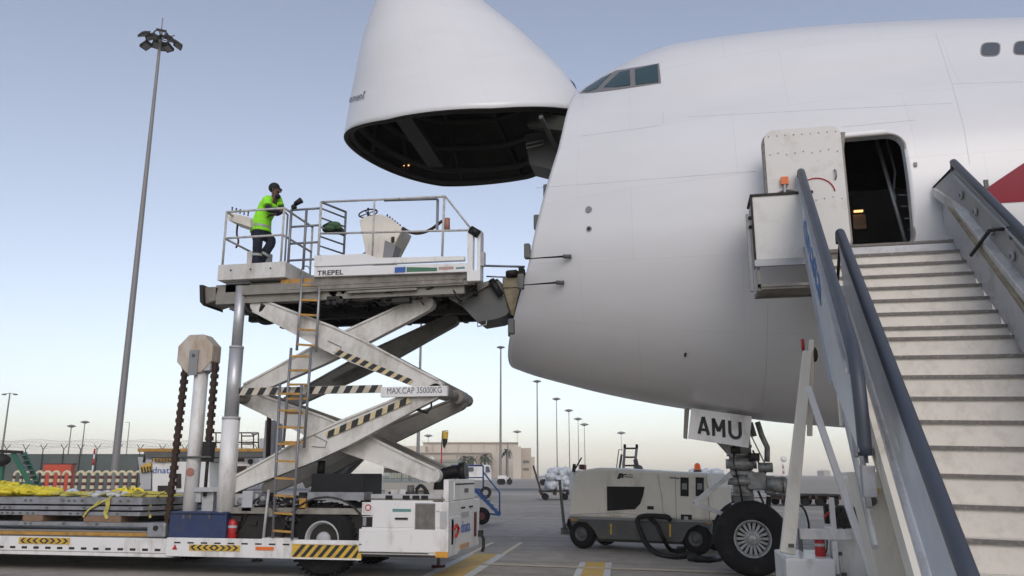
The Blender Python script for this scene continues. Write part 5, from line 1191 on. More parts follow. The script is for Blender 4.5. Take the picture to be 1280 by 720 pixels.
swo = B().tube(ring, 0.014, 6, closed=True).tube([ring[0], ring[14]], 0.01, 6).tube([ring[7], ring[21]], 0.01, 6).tube([sw, sw + Vector((0.03,0,-0.2))], 0.02, 8).build('steering_wheel', M_black, cn)
B().cyl(sw + Vector((0.0,0.0,0.0)), sw + Vector((0,0,0.11)), 0.015, 8).ball(sw + Vector((0,0,0.11)), 0.025, 8).build('wheel_knob', M_black, swo)
B().tube(sub_path([pw(503,285,yC), pw(512,290,yC), pw(524,291.5,yC), pw(538,287,yC), pw(553,276,yC)], 6), 0.03, 8).build('cable_loop', M_rust, cn)
B().cyl(pw(559, 288, yC-0.3), pw(559, 273, yC-0.3), 0.05, 12).build('beacon_post', M_badge, ldr)
B().prism([pw(x, y, yC-0.03) for x, y in ((449,320),(456,315),(456,320),(452,321))], (0,0.4,0)).build('pedal', M_under, cn)
# front flap and bridge to the aircraft sill
B().prism([pw(x, y, -1.6) for x, y in ((571,376),(590,362),(624,350),(636,390),(633,394),(621,399),(597,403),(592,398))], (0, 0.7, 0)).build('front_flap', M_dgrey, ldr, 0.01)
B().prism([pw(x, y, -1.66) for x, y in ((560,372),(566,362),(622,348),(612,356),(590,368),(575,380))], (0, 0.4, 0)).build('flap_arm', M_deck, ldr, 0.01)
B().cyl(pw(614, 350, -1.7), pw(626, 369, -1.7), 0.06, 12).build('flap_roller', M_black, ldr)
B().tube([pw(597,402,-1.6), pw(597,408,-1.6), pw(608,406,-1.6), pw(608,400,-1.6)], 0.015, 6).build('hook', M_steel, ldr)
B().tube([pw(598, 332, -1.5), pw(656, 333.5, -1.5)], 0.02, 6).tube([pw(608, 345.5, -1.5), pw(632, 346.5, -1.5)], 0.014, 6).build('bridge_rail', M_railg, ldr)
brg = B().box(pw(628, 360, -1.4), pw(655, 346, -1.4) + Vector((0, 2.6, 0))).prism([pw(x, y, -1.38) for x, y in ((629,360),(650,360),(642,395),(634,392))], (0, 0.8, 0)).build('bridge_block', M_bridge, ldr, 0.01)
B().box(pw(632, 346, -1.4), pw(655, 338, -1.4) + Vector((0, 0.4, 0))).box(pw(648, 338, -1.4), pw(654, 334, -1.4) + Vector((0, 0.2, 0))).cyl(pw(634,342,-1.45), pw(646,341,-1.45), 0.06, 10).build('bridge_lock', M_under, brg)
B().box(pw(635, 420, -1.3), pw(641, 395, -1.3) + Vector((0, 0.1, 0))).build('bridge_stay', M_under, brg)
# ---- ladders
def ladder(name, bl_, br_, tl_, tr_, Y, n, mR, mS):
    a, b_, c, d = (pw(*p, Y) for p in (bl_, br_, tl_, tr_)); o = B().tube([a, c], 0.026, 8).tube([b_, d], 0.026, 8).build(name, mS, ldr)
    for i in range(n):
        t = (i + 0.4)/n; p, q = a + (c-a)*t, b_ + (d-b_)*t; B().bar(p, q, 0.045, 0.035).build('rung', mR, o)
ladder('ladder', (341,672), (365,674), (350,480), (377,480), WN-0.06, 9, M_ochre, M_railg)
ladder('ladder', (354,560), (380,560), (364,435), (389,435), WN+0.02, 7, M_ochre, M_railg)
ladder('ladder', (371,438), (395,440), (378,346), (400,346), WN+0.08, 5, M_ochre, M_steel)
# extinguisher on the loader side
extinguisher(pw(290, 673.5, WN+0.14), 0.42, 'red fire extinguisher standing beside the dark blue locker on the loader')
# green jacket draped on the forward rail
jk = B(); rr = random.Random(2)
tag(B().prism([pw(x, y, WN+0.25) for x, y in ((402,289),(402,281),(410,277),(415,276),(422,280),(429,289))], (0, 0.25, 0)).build('jacket', mat('dark_green_cloth', (0.018, 0.03, 0.022), 0.9, var=0.3, bump=0.6, bscale=12), bevel=0.03), 'dark jacket lying on the loader rail next to the operator console', 'jacket')
tag(B().ball(pw(418, 281, WN+0.18), 0.09, 12, (1.4,0.8,0.7)).ball(pw(413, 285, WN+0.18), 0.08, 10, (1.5,0.9,0.7)).ball(pw(423, 284, WN+0.2), 0.06, 10, (1.2,0.8,0.8)).build('cloth_bundle', mat('olive_cloth', (0.06, 0.12, 0.06), 0.9, var=0.3, bump=0.6, bscale=12)), 'rolled green cloth lying on top of the dark jacket', 'cloth')

# ================================================================== PERSON
YP = -1.55
def J(x, y, dy=0.0): p = pw(x, y, YP + dy); return p
def skin_mesh(name, nodes, edges, m, parent, root=0, sub=2):
    """nodes: list of (Vector, radius or (rx, ry))"""
    me = bpy.data.meshes.new(name); me.from_pydata([tuple(n[0]) for n in nodes], edges, []); o = bpy.data.objects.new(name, me); sc.collection.objects.link(o)
    o.modifiers.new('skin', 'SKIN').use_smooth_shade = True
    sv = me.skin_vertices[0].data
    for i, n in enumerate(nodes):
        r = n[1]; sv[i].radius = (r, r) if not isinstance(r, tuple) else r; sv[i].use_root = (i == root)
    s = o.modifiers.new('sub', 'SUBSURF'); s.levels = sub; s.render_levels = sub
    me.materials.append(m); o.parent = parent
    o.matrix_parent_inverse = Matrix.Translation(-WP[parent.name]) if parent.name in WP else Matrix.Identity(4)
    return o
foot0 = J(321, 329)
per = thing('person', (foot0.x, YP, 5.50), 'person in lime hi-vis shirt and navy trousers leaning on the loader platform rail', 'person')
zf = 5.50
pel = J(326, 287); sp = J(329, 272); chs = J(336, 258); nk = J(341.5, 250); hd0 = J(345, 243); hd1 = J(344.5, 236.5)
shN, shF = J(334, 250, -0.17), J(347, 250, 0.17)
elN, haN = J(335, 262, -0.27), J(351, 263.5, -0.20)
elF, haF = J(352, 264, 0.15), J(344, 268, -0.02)
hpN, hpF = J(323, 290, -0.10), J(330, 290, 0.10)
knN, anN = J(322, 305, -0.12), J(321, 320, -0.10)
knF, anF = J(339, 303, 0.10), J(324, 318, 0.02)
anN.z = zf + 0.10; anF.z = zf + 0.13; ftN = anN + Vector((-0.17, -0.02, -0.06)); ftF = anF + Vector((0.12, 0.05, -0.085))
ftN = anN + Vector((-0.13, -0.03, -0.06))
N = [(pel, 0.13), (sp, 0.125), (chs, 0.14), (nk, 0.06), (hd0, 0.085), (hd1, 0.098),
     (shN, 0.06), (elN, 0.045), (haN, 0.03), (shF, 0.06), (elF, 0.045), (haF, 0.03),
     (hpN, 0.085), (knN, 0.06), (anN, 0.04), (ftN, 0.035), (hpF, 0.085), (knF, 0.06), (anF, 0.04), (ftF, 0.035)]
Eg = [(0,1),(1,2),(2,3),(3,4),(4,5),(2,6),(6,7),(7,8),(2,9),(9,10),(10,11),(0,12),(12,13),(13,14),(14,15),(0,16),(16,17),(17,18),(18,19)]
# hands: palm then five bent fingers
def hand(idx, wrist, d, side):
    d = d.normalized(); acr = side.normalized(); dn = Vector((0,0,-1))
    pi = len(N); N.append((wrist + d*0.05, 0.027)); Eg.append((idx, pi)); p2 = len(N); N.append((wrist + d*0.085, 0.026)); Eg.append((pi, p2))
    for k, ln in enumerate((0.065, 0.075, 0.07, 0.055)):
        o = acr*((k-1.5)*0.019); a = len(N); N.append((wrist + d*0.105 + o, 0.0095)); Eg.append((p2, a))
        N.append((wrist + d*(0.105+ln*0.5) + o + dn*0.012, 0.009)); Eg.append((a, a+1)); N.append((wrist + d*(0.105+ln*0.8) + o + dn*0.035, 0.008)); Eg.append((a+1, a+2))
    a = len(N); N.append((wrist + d*0.07 - acr*0.035, 0.010)); Eg.append((pi, a)); N.append((wrist + d*0.10 - acr*0.045 + dn*0.015, 0.009)); Eg.append((a, a+1))
hand(8, haN, Vector((1,0.25,-0.45)), Vector((0.2,1,0))); hand(11, haF, Vector((-0.5,-0.6,-0.25)), Vector((0.7,-0.6,0)))
# nose
N.append((hd0 + Vector((0.115, 0.0, 0.04)), 0.014)); Eg.append((5, len(N)-1))
body = skin_mesh('body', N, Eg, M_skin, per)
# clothes
def limb(b, pts, rs, n=16, sub_=5, wob=0.0, seed=1):
    rr_ = random.Random(seed); P = sub_path(pts, sub_); R_ = []
    for i in range(len(pts)-1):
        for k in range(sub_): t = k/sub_; R_.append((rs[i]*(1-t) + rs[i+1]*t)*(1 + wob*rr_.uniform(-1, 1)))
    R_.append(rs[-1]); return b.tube(P, 0.1, n, rs=R_)
sb_ = B(); limb(sb_, [pel + Vector((0.0,0,-0.06)), pel + Vector((0,0,0.06)), sp, chs, (chs+nk)/2 + Vector((0,0,0.03)), nk], [0.205, 0.19, 0.175, 0.19, 0.15, 0.065], 18, 5, 0.02, 4)
limb(sb_, [shN + Vector((0.02,0.08,0.03)), shN, shN + (elN-shN)*0.65], [0.07, 0.092, 0.085], 14, 4, 0.03, 2)
limb(sb_, [shF + Vector((-0.02,-0.08,0.03)), shF, shF + (elF-shF)*0.6], [0.07, 0.092, 0.085], 14, 4, 0.03, 3)
shirt = sb_.build('shirt', M_lime, per)
B().lathe(pel + Vector((0.001,0,0.03)), (sp-pel), [(0,0.196),(0.045,0.193)], 24).build('reflective_band', M_refl, shirt)
tb2 = B(); limb(tb2, [pel + Vector((0,0,0.05)), pel + Vector((0,0,-0.12)), pel + Vector((0,0,-0.2))], [0.16, 0.18, 0.12], 18, 4)
limb(tb2, [hpN + Vector((0,0,0.02)), (hpN+knN)/2, knN, (knN+anN)/2, anN + Vector((0,0,0.0))], [0.115, 0.105, 0.09, 0.085, 0.085], 14, 4, 0.04, 5)
limb(tb2, [hpF + Vector((0,0,0.02)), (hpF+knF)/2, knF, (knF+anF)/2, anF + Vector((0,0,0.0))], [0.115, 0.105, 0.09, 0.085, 0.085], 14, 4, 0.04, 6)
tro = tb2.build('trousers', M_navy, per)
skin_mesh('sleeve', [(shN + (elN-shN)*0.6, 0.07), (elN, 0.07), (haN, 0.055)], [(0,1),(1,2)], M_navy, per)
skin_mesh('sleeve', [(shF + (elF-shF)*0.55, 0.07), (elF, 0.07), (haF, 0.055)], [(0,1),(1,2)], M_navy, per)
for a_, f_ in ((anN, ftN), (anF, ftF)):
    skin_mesh('boot', [(a_ + Vector((0,0,0.05)), 0.085), (a_ + Vector((0,0,-0.035)), 0.08), (f_ + Vector((0,0,0.01)), 0.065), (f_ + (f_-a_)*0.35 + Vector((0,0,0.01)), 0.04)], [(0,1),(1,2),(2,3)], M_black, per)
def band_(o1, ctr, d, r, wdt, m, nm, pr): d = d.normalized(); B().lathe(ctr - d*wdt/2, d, [(0, r*0.97), (0.003, r), (wdt-0.003, r), (wdt, r*0.97)], 24).build(nm, m, pr)
band_(0, knN + (anN-knN)*0.55, anN-knN, 0.098, 0.05, M_refl, 'reflective_band', tro); band_(0, knF + (anF-knF)*0.55, anF-knF, 0.098, 0.05, M_refl, 'reflective_band', tro)
# hair and beard, ears, eyes
B().ball(hd1 + Vector((-0.032, 0, 0.03)), 0.115, 20, (0.98, 0.88, 0.92)).build('hair', M_hair, per)
B().ball(hd0 + Vector((0.035, 0, -0.045)), 0.07, 14, (0.9, 0.95, 0.65)).build('beard', M_hair, per)
for s_ in (-1, 1):
    B().ball(hd1 + Vector((-0.005, s_*0.105, -0.03)), 0.024, 10, (0.7, 0.4, 1.2)).build('ear', M_skin, per)
    B().ball(hd1 + Vector((0.1, s_*0.034, -0.02)), 0.012, 8).build('eye', M_hair, per)
B().bar(hd1 + Vector((0.105,-0.055,-0.01)), hd1 + Vector((0.105,0.055,-0.01)), 0.02, 0.03).bar(hd1 + Vector((0.1,-0.09,-0.01)), hd1 + Vector((-0.02,-0.115,-0.01)), 0.008, 0.012).build('sunglasses', M_black, per)

# ================================================================== CARGO ON THE REAR PLATFORM
YS = -1.72
zs = [pw(100, y, YS).z for y in (621.5, 630.5, 632.5, 637.5, 639.5, 644.5, 652.5, 657.5)]
XR_ = pw(176, 640, YS).x; XR2 = pw(206, 640, YS).x
def slab(z1, z0, name, label, dx=0.0, m=M_alu):
    o = B().prism([(-19.5, YS, z0), (XR_+dx, YS, z0), (XR2+dx, YS+0.9, z0), (XR2+dx, YS+2.3, z0), (-19.5, YS+2.3, z0)], (0, 0, z1-z0)).build(name, m, bevel=0.006)
    tag(o, label, 'cargo pallet', None); h = B(); rr = random.Random(int(z1*1000))
    x = -17.0
    while x < XR_-0.2:
        h.box((x, YS-0.006, (z0+z1)/2-0.018), (x+0.05, YS-0.001, (z0+z1)/2+0.018)); x += rr.choice((0.12, 0.16, 0.7, 0.8))
    h2 = h.build('stud', M_dgrey, o); h2.matrix_parent_inverse = Matrix.Translation(-o.location)
    return o
slab(zs[0], zs[1], 'cargo_pallet', 'aluminium pallet sheet on top of the stack under the yellow straps')
slab(zs[2], zs[3], 'cargo_pallet', 'second aluminium pallet sheet from the top of the stack', 0.03)
slab(zs[4], zs[5], 'cargo_pallet', 'third aluminium pallet sheet resting on the wooden blocks', -0.02)
slab(zs[6], zs[7], 'cargo_pallet', 'bottom aluminium pallet sheet below the wooden blocks on the loader deck', 0.25)
B_bl = []
for i, (x0, x1) in enumerate(((28, 52), (104, 150), (-60, -30))):
    a, c = pw(x0, 645.2, YS-0.02), pw(x1, 652.0, YS-0.02); o = B().box((a.x, YS-0.01, zs[6]+0.003), (c.x, YS+2.0, zs[5]-0.003)).build('timber_block', M_wood, bevel=0.008)
    tag(o, ['short timber block between pallet sheets directly under the yellow netting', 'long timber block holding up the pallet sheets below the hanging yellow straps', 'timber block farthest from the blue locker, mostly out of view'][i], 'timber block')
o = B().box((-19.0, YS+0.5, zs[6]+0.003), (-10.9, YS+1.4, zs[5]-0.003)).build('timber_block', M_under); tag(o, 'dark filler in the gap between the pallet sheets behind the timber blocks', 'timber block')  # plain black box filling the dark gap between the sheets
# supports from deck to lowest sheet
# yellow net heap
rr = random.Random(21)
nh = B()
zT = zs[0]
for i in range(130):
    x = rr.triangular(-16.3, -12.75, -14.8); y = rr.uniform(YS+0.05, YS+1.1); k = max(0.05, 1 - abs(x+14.9)/2.4)
    hgt = 0.26*k
    P = [Vector((x + rr.uniform(-0.25,0.25), y + rr.uniform(-0.2,0.2), zT + 0.03 + rr.uniform(0.3, 1.0)*hgt*(1 - 0.4*abs(y-YS-0.6)))) for _ in range(5)]
    nh.tube(sub_path(P, 4), rr.uniform(0.022, 0.04), 5)
for i in range(16): 
    x = rr.uniform(-15.9, -13.2); k = max(0.1, 1 - abs(x+14.9)/2.3); nh.ball((x, YS+0.5+rr.uniform(-0.2,0.3), zT + 0.04 + 0.08*k), 0.22, 10, (1.4, 1.2, 0.55*k+0.2))
tag(nh.build('cargo_net', M_net), 'heap of bright yellow cargo netting piled on the left end of the pallets', 'cargo net')
# loose straps lying and hanging
def strap(paths, label, w=0.045, m=None):
    b = B()
    for P in paths:
        Q = sub_path(P, 5)
        for i in range(len(Q)-1):
            if (Q[i+1]-Q[i]).length > 1e-4: b.bar(Q[i], Q[i+1] + (Q[i+1]-Q[i]).normalized()*0.005, w, 0.008, up=(0,-0.8,0.6))
    return tag(b.build('cargo_strap', m or M_net2), label, 'cargo strap')
M_net2 = mat('dull_yellow_strap', (0.50, 0.44, 0.10), 0.8, var=0.3, scale=9, dirt=(0.25,0.22,0.1), dirt_amt=0.5, dscale=6)
def PP(x, y, d=0.0): return pw(x, y, YS - 0.03 + d)
tang = []
for i in range(34):
    x = rr.uniform(-12.9, -10.6); P = [Vector((x + rr.uniform(-0.35,0.35), YS + rr.uniform(0.0,0.7), zT + rr.uniform(0.01, 0.10))) for _ in range(4)]; tang.append(P)
strap(tang, 'tangle of dull yellow straps strewn along the top pallet sheet', 0.04)
strap([[PP(124,626), PP(118,632), PP(110,638), PP(104,646)], [PP(138,623), PP(128,627), PP(116,634)]], 'yellow strap hanging slanted over the pallet edges above the long timber block')
strap([[PP(133,624), PP(134,632), PP(131,640), PP(134,648)], [PP(136,625), PP(135,634), PP(133,641)]], 'yellow strap hanging straight down with a knotted end above the timber block', 0.055)
strap([[PP(186,624,0.2), PP(188,632,0.2), PP(186,640,0.2), PP(188,647,0.2)]], 'yellow strap hanging over the slanted right corner of the pallet stack')
strap([[PP(201,622,0.6), PP(204,630,0.6), PP(206,637,0.6), PP(207,644,0.6)]], 'yellow strap hanging behind the slanted corner nearest the rusty chain')
fan = [[Vector((-11.35, YS+0.3, zT+0.02)), Vector((-11.35 + dx*0.5, YS+0.3, zT+0.02+0.16*math.cos(dx*2))), Vector((-11.35+dx, YS+0.3, zT+0.03+0.10*math.cos(dx*2)))] for dx in (-0.35, -0.2, 0.0, 0.15, 0.3)]
strap(fan, 'upright spray of yellow straps bunched on top of the pallets beside the clear wrap', 0.04, M_net)
cw = B()
for i in range(26):
    x = rr.uniform(-12.2, -11.3); cw.ball((x, YS + rr.uniform(0.1,0.7), zT + rr.uniform(0.02,0.09)), rr.uniform(0.05,0.1), 7, (rr.uniform(0.8,1.8), 1.0, rr.uniform(0.4,0.8)))
tag(cw.build('plastic_wrap', M_plastic), 'crumpled clear plastic wrap among the yellow straps on the pallets', 'plastic wrap')
pp = pw(92, 621, YS+0.5); bb_ = B()
for i in range(7): bb_.ball(pp + Vector((rr.uniform(-0.12,0.12), rr.uniform(-0.05,0.05), 0.04+rr.uniform(0,0.07))), 0.07, 7, (1.2,0.8,0.8))
tag(bb_.build('paper_scrap', mat('pale_blue_paper', (0.5,0.58,0.66), 0.7, var=0.1)), 'crumpled pale blue paper lying on the pallet top', 'paper')

# ================================================================== GROUND POWER UNIT
G1, G2 = Vector((-3.54, 4.22, 0)), Vector((-0.90, 3.19, 0)); gu = (G2-G1).normalized(); gn = Vector((-gu.y, gu.x, 0))
def gp(x, y, off=0.0):
    r = ray(x, y); t = ((G1 + gn*off - CAMP).dot(gn))/r.dot(gn); return CAMP + r*t
gpu = thing('ground_power_unit', tuple((G1+G2)/2 + gn*0.8), 'boxy cream ground power unit on wheels parked behind the nose gear', 'power unit')
prof = [(711,646),(713,620),(716,597),(724,588),(748,584.5),(820,589),(880,592),(886,610),(889,651),(800,649)]
body_ = B().prism([gp(x, y) for x, y in prof], gn*1.5).build('body', M_cream, gpu, 0.06)
chp = [(711,647),(889,652),(889,668),(884,660),(872,656),(860,662),(852,678),(748,674),(742,662),(733,653),(722,652),(715,658)]
B().prism([gp(x, y, -0.01) for x, y in chp], gn*0.12).build('chassis_skirt', M_dgrey, gpu, 0.01)
B().prism([gp(x, y, -0.03) for x, y in ((711,645.5),(889,650.5),(889,653.5),(711,648.5))], gn*0.04).build('chassis_lip', M_grey, gpu)
B().prism([gp(x, y, -0.02) for x, y in ((744,673),(852,677.5),(852,680.5),(744,676))], gn*0.3).build('chassis_rail', M_under, gpu)
B().prism([gp(x, y, 0.3) for x, y in ((720,655),(880,658),(880,682),(730,675))], gn*0.9).build('axle_frame', M_under, gpu)
vent = [gp(x, y, -0.012) for x, y in ((758.5,608),(805.5,608.5),(804,618),(800,630),(793,636.5),(759,638.5))]
vo = B().prism(vent, gn*0.02).build('grille', M_black, body_)
gs = B()
for i in range(12): y = 611 + i*2.3; gs.bar(gp(760, y, -0.02), gp(804 - max(0, i-4)*1.3, y, -0.02), 0.01, 0.012)
gs.build('grille_slat', M_under, vo)
for x in (843, 862):
    pnl = B().prism([gp(xx, yy, -0.015) for xx, yy in ((850.5+ (x-843), 596.5),(860.5+(x-843), 597),(860.5+(x-843), 620.5),(850.5+(x-843), 620))], gn*0.02).build('instrument_recess', M_black, body_)
    B().prism([gp(xx, yy, -0.03) for xx, yy in ((852.5+(x-843), 604),(858.5+(x-843), 604.3),(858.5+(x-843), 612),(852.5+(x-843), 611.7))], gn*0.012).build('socket', M_grey, pnl)
B().prism([gp(xx, yy, -0.015) for xx, yy in ((851,643),(864.5,643.5),(864.5,650),(851,649.5))], gn*0.02).build('socket_panel', M_under, body_); B().prism([gp(xx, yy, -0.02) for xx, yy in ((855,645.5),(860,645.7),(860,650),(855,649.8))], gn*0.02).build('socket', M_lgrey, body_)
B().prism([gp(xx, yy, -0.012) for xx, yy in ((809,632.5),(817,632.8),(817,637),(809,636.7))], gn*0.015).build('label', M_black, body_)
for pts in ([(844,594),(845.5,649)], [(883,592),(887.5,650)], [(822,592),(827,620),(829,640),(836,645)], [(712,643),(770,641),(844,648)]):
    B().tube([gp(x, y, -0.002) for x, y in pts], 0.006, 4).build('panel_seam', M_grey, body_)
B().tube([gp(837,597,-0.03), gp(849,598,-0.03)], 0.012, 6).build('handle', M_dgrey, body_)
t1 = gp(771, 598, -0.01); text('Power', 'lettering', M_text_k, body_, gp(771, 598.5, -0.004), gu, (0,0,1), 0.10, 0.003, width=0.28) if False else None
B().prism([gp(x, y, -0.012) for x, y in ((771,598.5),(774,591.5),(778,591.5),(775,598.5))], gn*0.01).prism([gp(x, y, -0.012) for x, y in ((776,597.5),(778,592.5),(784,592.5),(783,594),(779.5,594),(779,597.5))], gn*0.01).prism([gp(x, y, -0.012) for x, y in ((781,595.5),(791,596),(791,597),(780.5,596.5))], gn*0.01).prism([gp(x, y, -0.012) for x, y in ((785,593),(791,593.3),(791,594),(785,593.7))], gn*0.01).build('maker_mark', M_text_k, body_)
for (x, y) in ((763,646),(838,656)):
    pass
for x in (763.5, 837.5): B().prism([gp(xx, yy, -0.02) for xx, yy in ((x-1,655),(x+1,655),(x+1,668 if x < 800 else 671),(x-1,668 if x < 800 else 671))], gn*0.02).build('yellow_marker', M_yellow, gpu)
B().prism([gp(xx, yy, -0.03) for xx, yy in ((714,647),(722,647),(722,651),(714,651))], gn*0.03).prism([gp(xx, yy, -0.03) for xx, yy in ((883,652),(888,652),(888,655),(883,655))], gn*0.03).build('side_reflector', M_ochre, gpu)
def gwheel(a, b, yaw=0.0, r=0.335):
    c = G1 + gu*a + gn*b; c.z = r; ax_ = -gn
    o = B().lathe(c, ax_, [(-0.10,0.16),(-0.11,0.27),(-0.09,0.31),(-0.04,r),(0.04,r),(0.09,0.31),(0.11,0.27),(0.10,0.16)], 32).build('wheel', M_rubber, gpu)
    B().lathe(c, ax_, [(0.07,0.0),(0.10,0.04),(0.09,0.07),(0.05,0.10),(0.06,0.14),(0.10,0.165),(0.10,0.175)], 28).build('rim', M_dgrey, o); return o
gwheel(0.02, 0.13); gwheel(2.80, 0.13); gwheel(0.02, 1.3); gwheel(2.80, 1.3)
bcn = gp(872, 590, 0.5); bo_ = B().cyl(bcn, bcn + Vector((0,0,0.05)), 0.09, 16).build('beacon_base', M_dgrey, gpu); B().lathe(bcn + Vector((0,0,0.05)), (0,0,1), [(0,0.075),(0.10,0.07),(0.14,0.04),(0.15,0)], 18).build('beacon', M_beacon, bo_)
tb_ = B().bar(gp(699.5, 600, 0.5), gp(705, 657, 0.5), 0.05, 0.06, tuple(gn)).build('tow_bar', M_dgrey, gpu)
B().box(gp(701,668,0.45), gp(710,660,0.45) + Vector((0,0.15,0))).cyl(gp(706,660,0.4), gp(706,654,0.4), 0.05, 10).bar(gp(706,664,0.5), gp(722,668,0.5), 0.06, 0.08).build('tow_bar_hinge', M_dgrey, tb_)
hp1 = sub_path([gp(838,650,-0.08), gp(832,646,-0.15), gp(806,645,-0.2), gp(797,650,-0.25), gp(801,665,-0.3), gp(808,680,-0.4)] + [pz(822, 692, 0.05), pz(842, 696, 0.05), pz(858, 695, 0.05), pz(876, 697, 0.05)], 6)
tag(B().tube(hp1, 0.055, 10).build('power_cable', M_hose), 'thick black cable looping out of the power unit onto the apron', 'cable')
hp2 = sub_path([gp(812,648,-0.1), gp(820,655,-0.15), gp(829,672,-0.25), pz(837, 686, 0.06), pz(850, 690, 0.05), pz(868, 693, 0.05)], 6)
tag(B().tube(hp2, 0.045, 10).build('power_cable', M_hose), 'thinner grey cable draped down the power unit side to the apron', 'cable')
cpl = B().tube([pz(862, 697.5, 0.06), pz(872, 699, 0.06), pz(886, 699.5, 0.06), pz(900, 697, 0.06)], 0.065, 10); tag(cpl.build('cable_connector', M_black), 'black cable connector lying on the apron by the nose wheel', 'cable connector')
chk = B().prism([pz(846,692,0), pz(858,692,0), pz(858,688,0), pz(846,688,0)], (0,0,0.10)); tag(chk.build('wheel_chock', M_black, bevel=0.02), 'black chock in front of the rear wheel of the power unit', 'wheel chock')

# ================================================================== BACKGROUND
def place(x, D): """ground point under picture column x at forward distance D"""; r = ray(x, 593); f = -r.x*_sa + r.y*_ca; p = CAMP + r*(D/f); p.z = 0; return p
# tall floodlight mast at left
D_ = 80; p0 = place(143.0, D_)
bt = pd(143.5, 585, D_); tpv = pd(202, 40, D_); Hm = tpv.z
mast = thing('floodlight_mast', (bt.x, bt.y, 0), 'very tall thick grey floodlight mast with a cluster of square lamps, tallest pole of all', 'floodlight mast')
B().lathe((bt.x, bt.y, 0), (0,0,1), [(0,0.36),(Hm*0.5,0.27),(Hm*0.86,0.17),(Hm,0.15)], 20).build('pole', M_pole, mast)
B().cyl((bt.x, bt.y, Hm), (bt.x, bt.y, Hm+1.7), 0.05, 6).build('lightning_rod', M_pole, mast)
hdr = B()
for r_, z in ((0.7, Hm-0.2), (0.8, Hm-0.9)):
    hdr.tube([(bt.x + r_*math.cos(R(a)), bt.y + r_*math.sin(R(a)), z) for a in range(0, 360, 20)], 0.07, 6, closed=True)
for a in range(0, 360, 60): hdr.tube([(bt.x, bt.y, Hm-0.9), (bt.x + 1.7*math.cos(R(a)), bt.y + 1.7*math.sin(R(a)), Hm-0.6)], 0.05, 6)
hdr.build('head_ring', M_under, mast)
for i in range(11):
    a = R(i*33+10); r_ = 1.05 + 0.75*(i % 2); c = Vector((bt.x + r_*math.cos(a), bt.y + r_*math.sin(a), Hm-0.75-0.55*((i*7) % 3)/2)); u = Vector((math.cos(a), math.sin(a), 0)); v = Vector((-u.y, u.x, 0))
    fl = B().prism([c - v*0.52 - u*0.42 + Vector((0,0,0.34)), c + v*0.52 - u*0.42 + Vector((0,0,0.34)), c + v*0.52 + u*0.42 - Vector((0,0,0.08)), c - v*0.52 + u*0.42 - Vector((0,0,0.08))], (0,0,-0.28)).build('floodlight', M_under, mast)
    B().prism([c - v*0.40 - u*0.30 + Vector((0,0,0.02)), c + v*0.40 - u*0.30 + Vector((0,0,0.02)), c + v*0.40 + u*0.30 - Vector((0,0,0.32)), c - v*0.40 + u*0.30 - Vector((0,0,0.32))], (0,0,-0.02)).build('lens', M_grey, fl)
# distant light masts
def lightmast(x, ytop, D, label, kind='disc', r0=0.28):
    p = pd(x, ytop, D); h = p.z; b = place(x, D); b = Vector((p.x, p.y, 0)); t = thing('light_mast', tuple(b), label, 'light mast', 'light masts beyond the apron')
    B().lathe(b, (0,0,1), [(0,r0),(h,r0*0.5)], 12).build('pole', M_pole, t)
    if kind == 'disc':
        s_ = D/1017.0; B().lathe(b + Vector((0,0,h-2.4*s_)), (0,0,1), [(0,0.3*s_),(0.0,4.5*s_),(0.5*s_,5.4*s_),(1.4*s_,4.6*s_),(2.4*s_,1.5*s_),(2.4*s_,0)], 20).build('lamp_head', M_pole, t)
        B().lathe(b + Vector((0,0,h-3.2*s_)), (0,0,1), [(0,2.4*s_),(0.6*s_,2.6*s_),(0.8*s_,1.0*s_)], 16).build('lamp_ring', M_under, t)
    elif kind == 'arms':
        s_ = D/1017.0
        for sg in (-1, 1): B().bar(b + Vector((0,0,h-0.5*s_)), b + Vector((0,0,h-1.5*s_)) + RT*sg*8*s_, 1.2*s_, 0.6*s_).ball(b + Vector((0,0,h-2.0*s_)) + RT*sg*7*s_, 2.6*s_, 8, (1.3,1,0.4)).build('lamp_arm', M_pole, t)
    else:
        s_ = D/1017.0; B().bar(b + Vector((0,0,h)), b + Vector((0,0,h)) - RT*5*s_, 0.8*s_, 0.5*s_).build('lamp_arm', M_pole, t)
    return t
lightmast(626, 432.5, 180, 'tallest light mast standing just left of the aircraft belly', r0=0.30)
lightmast(671.3, 475, 245, 'light mast second in the receding row below the aircraft nose', r0=0.30)
lightmast(695.5, 497, 300, 'light mast third in the receding row below the aircraft nose', r0=0.25)
lightmast(711, 511.5, 356, 'light mast fourth in the receding row, over the power unit roof', r0=0.27)
lightmast(722.5, 522, 405, 'light mast fifth in the receding row, near the far end', r0=0.27)
lightmast(730.3, 529, 445, 'light mast last and smallest of the receding row', r0=0.27)
lightmast(776.5, 539.5, 545, 'tiny far light mast above the steel ladder', r0=0.2)
lightmast(646.5, 538, 560, 'tiny far light mast over the right end of the sand terminal', r0=0.2)
lightmast(12.5, 491, 110, 'two armed street light over the fence beside the green steps', 'arms', r0=0.16)
lightmast(89.5, 531, 240, 'small far light mast above the red barrier block', r0=0.25)
lightmast(106.5, 526, 240, 'far light mast just left of the tall floodlight mast', r0=0.25)
lightmast(162, 528, 240, 'thin far light mast just right of the tall floodlight mast', 'one', r0=0.2)
t = lightmast(527, 385, 130, 'grey light mast rising behind the scissor arms', r0=0.30)
lightmast(535.5, 543, 420, 'slim far light mast left of the windsock', r0=0.2)
lightmast(634.8, 555, 200, 'short brown camera mast before the terminal', 'one', r0=0.22)
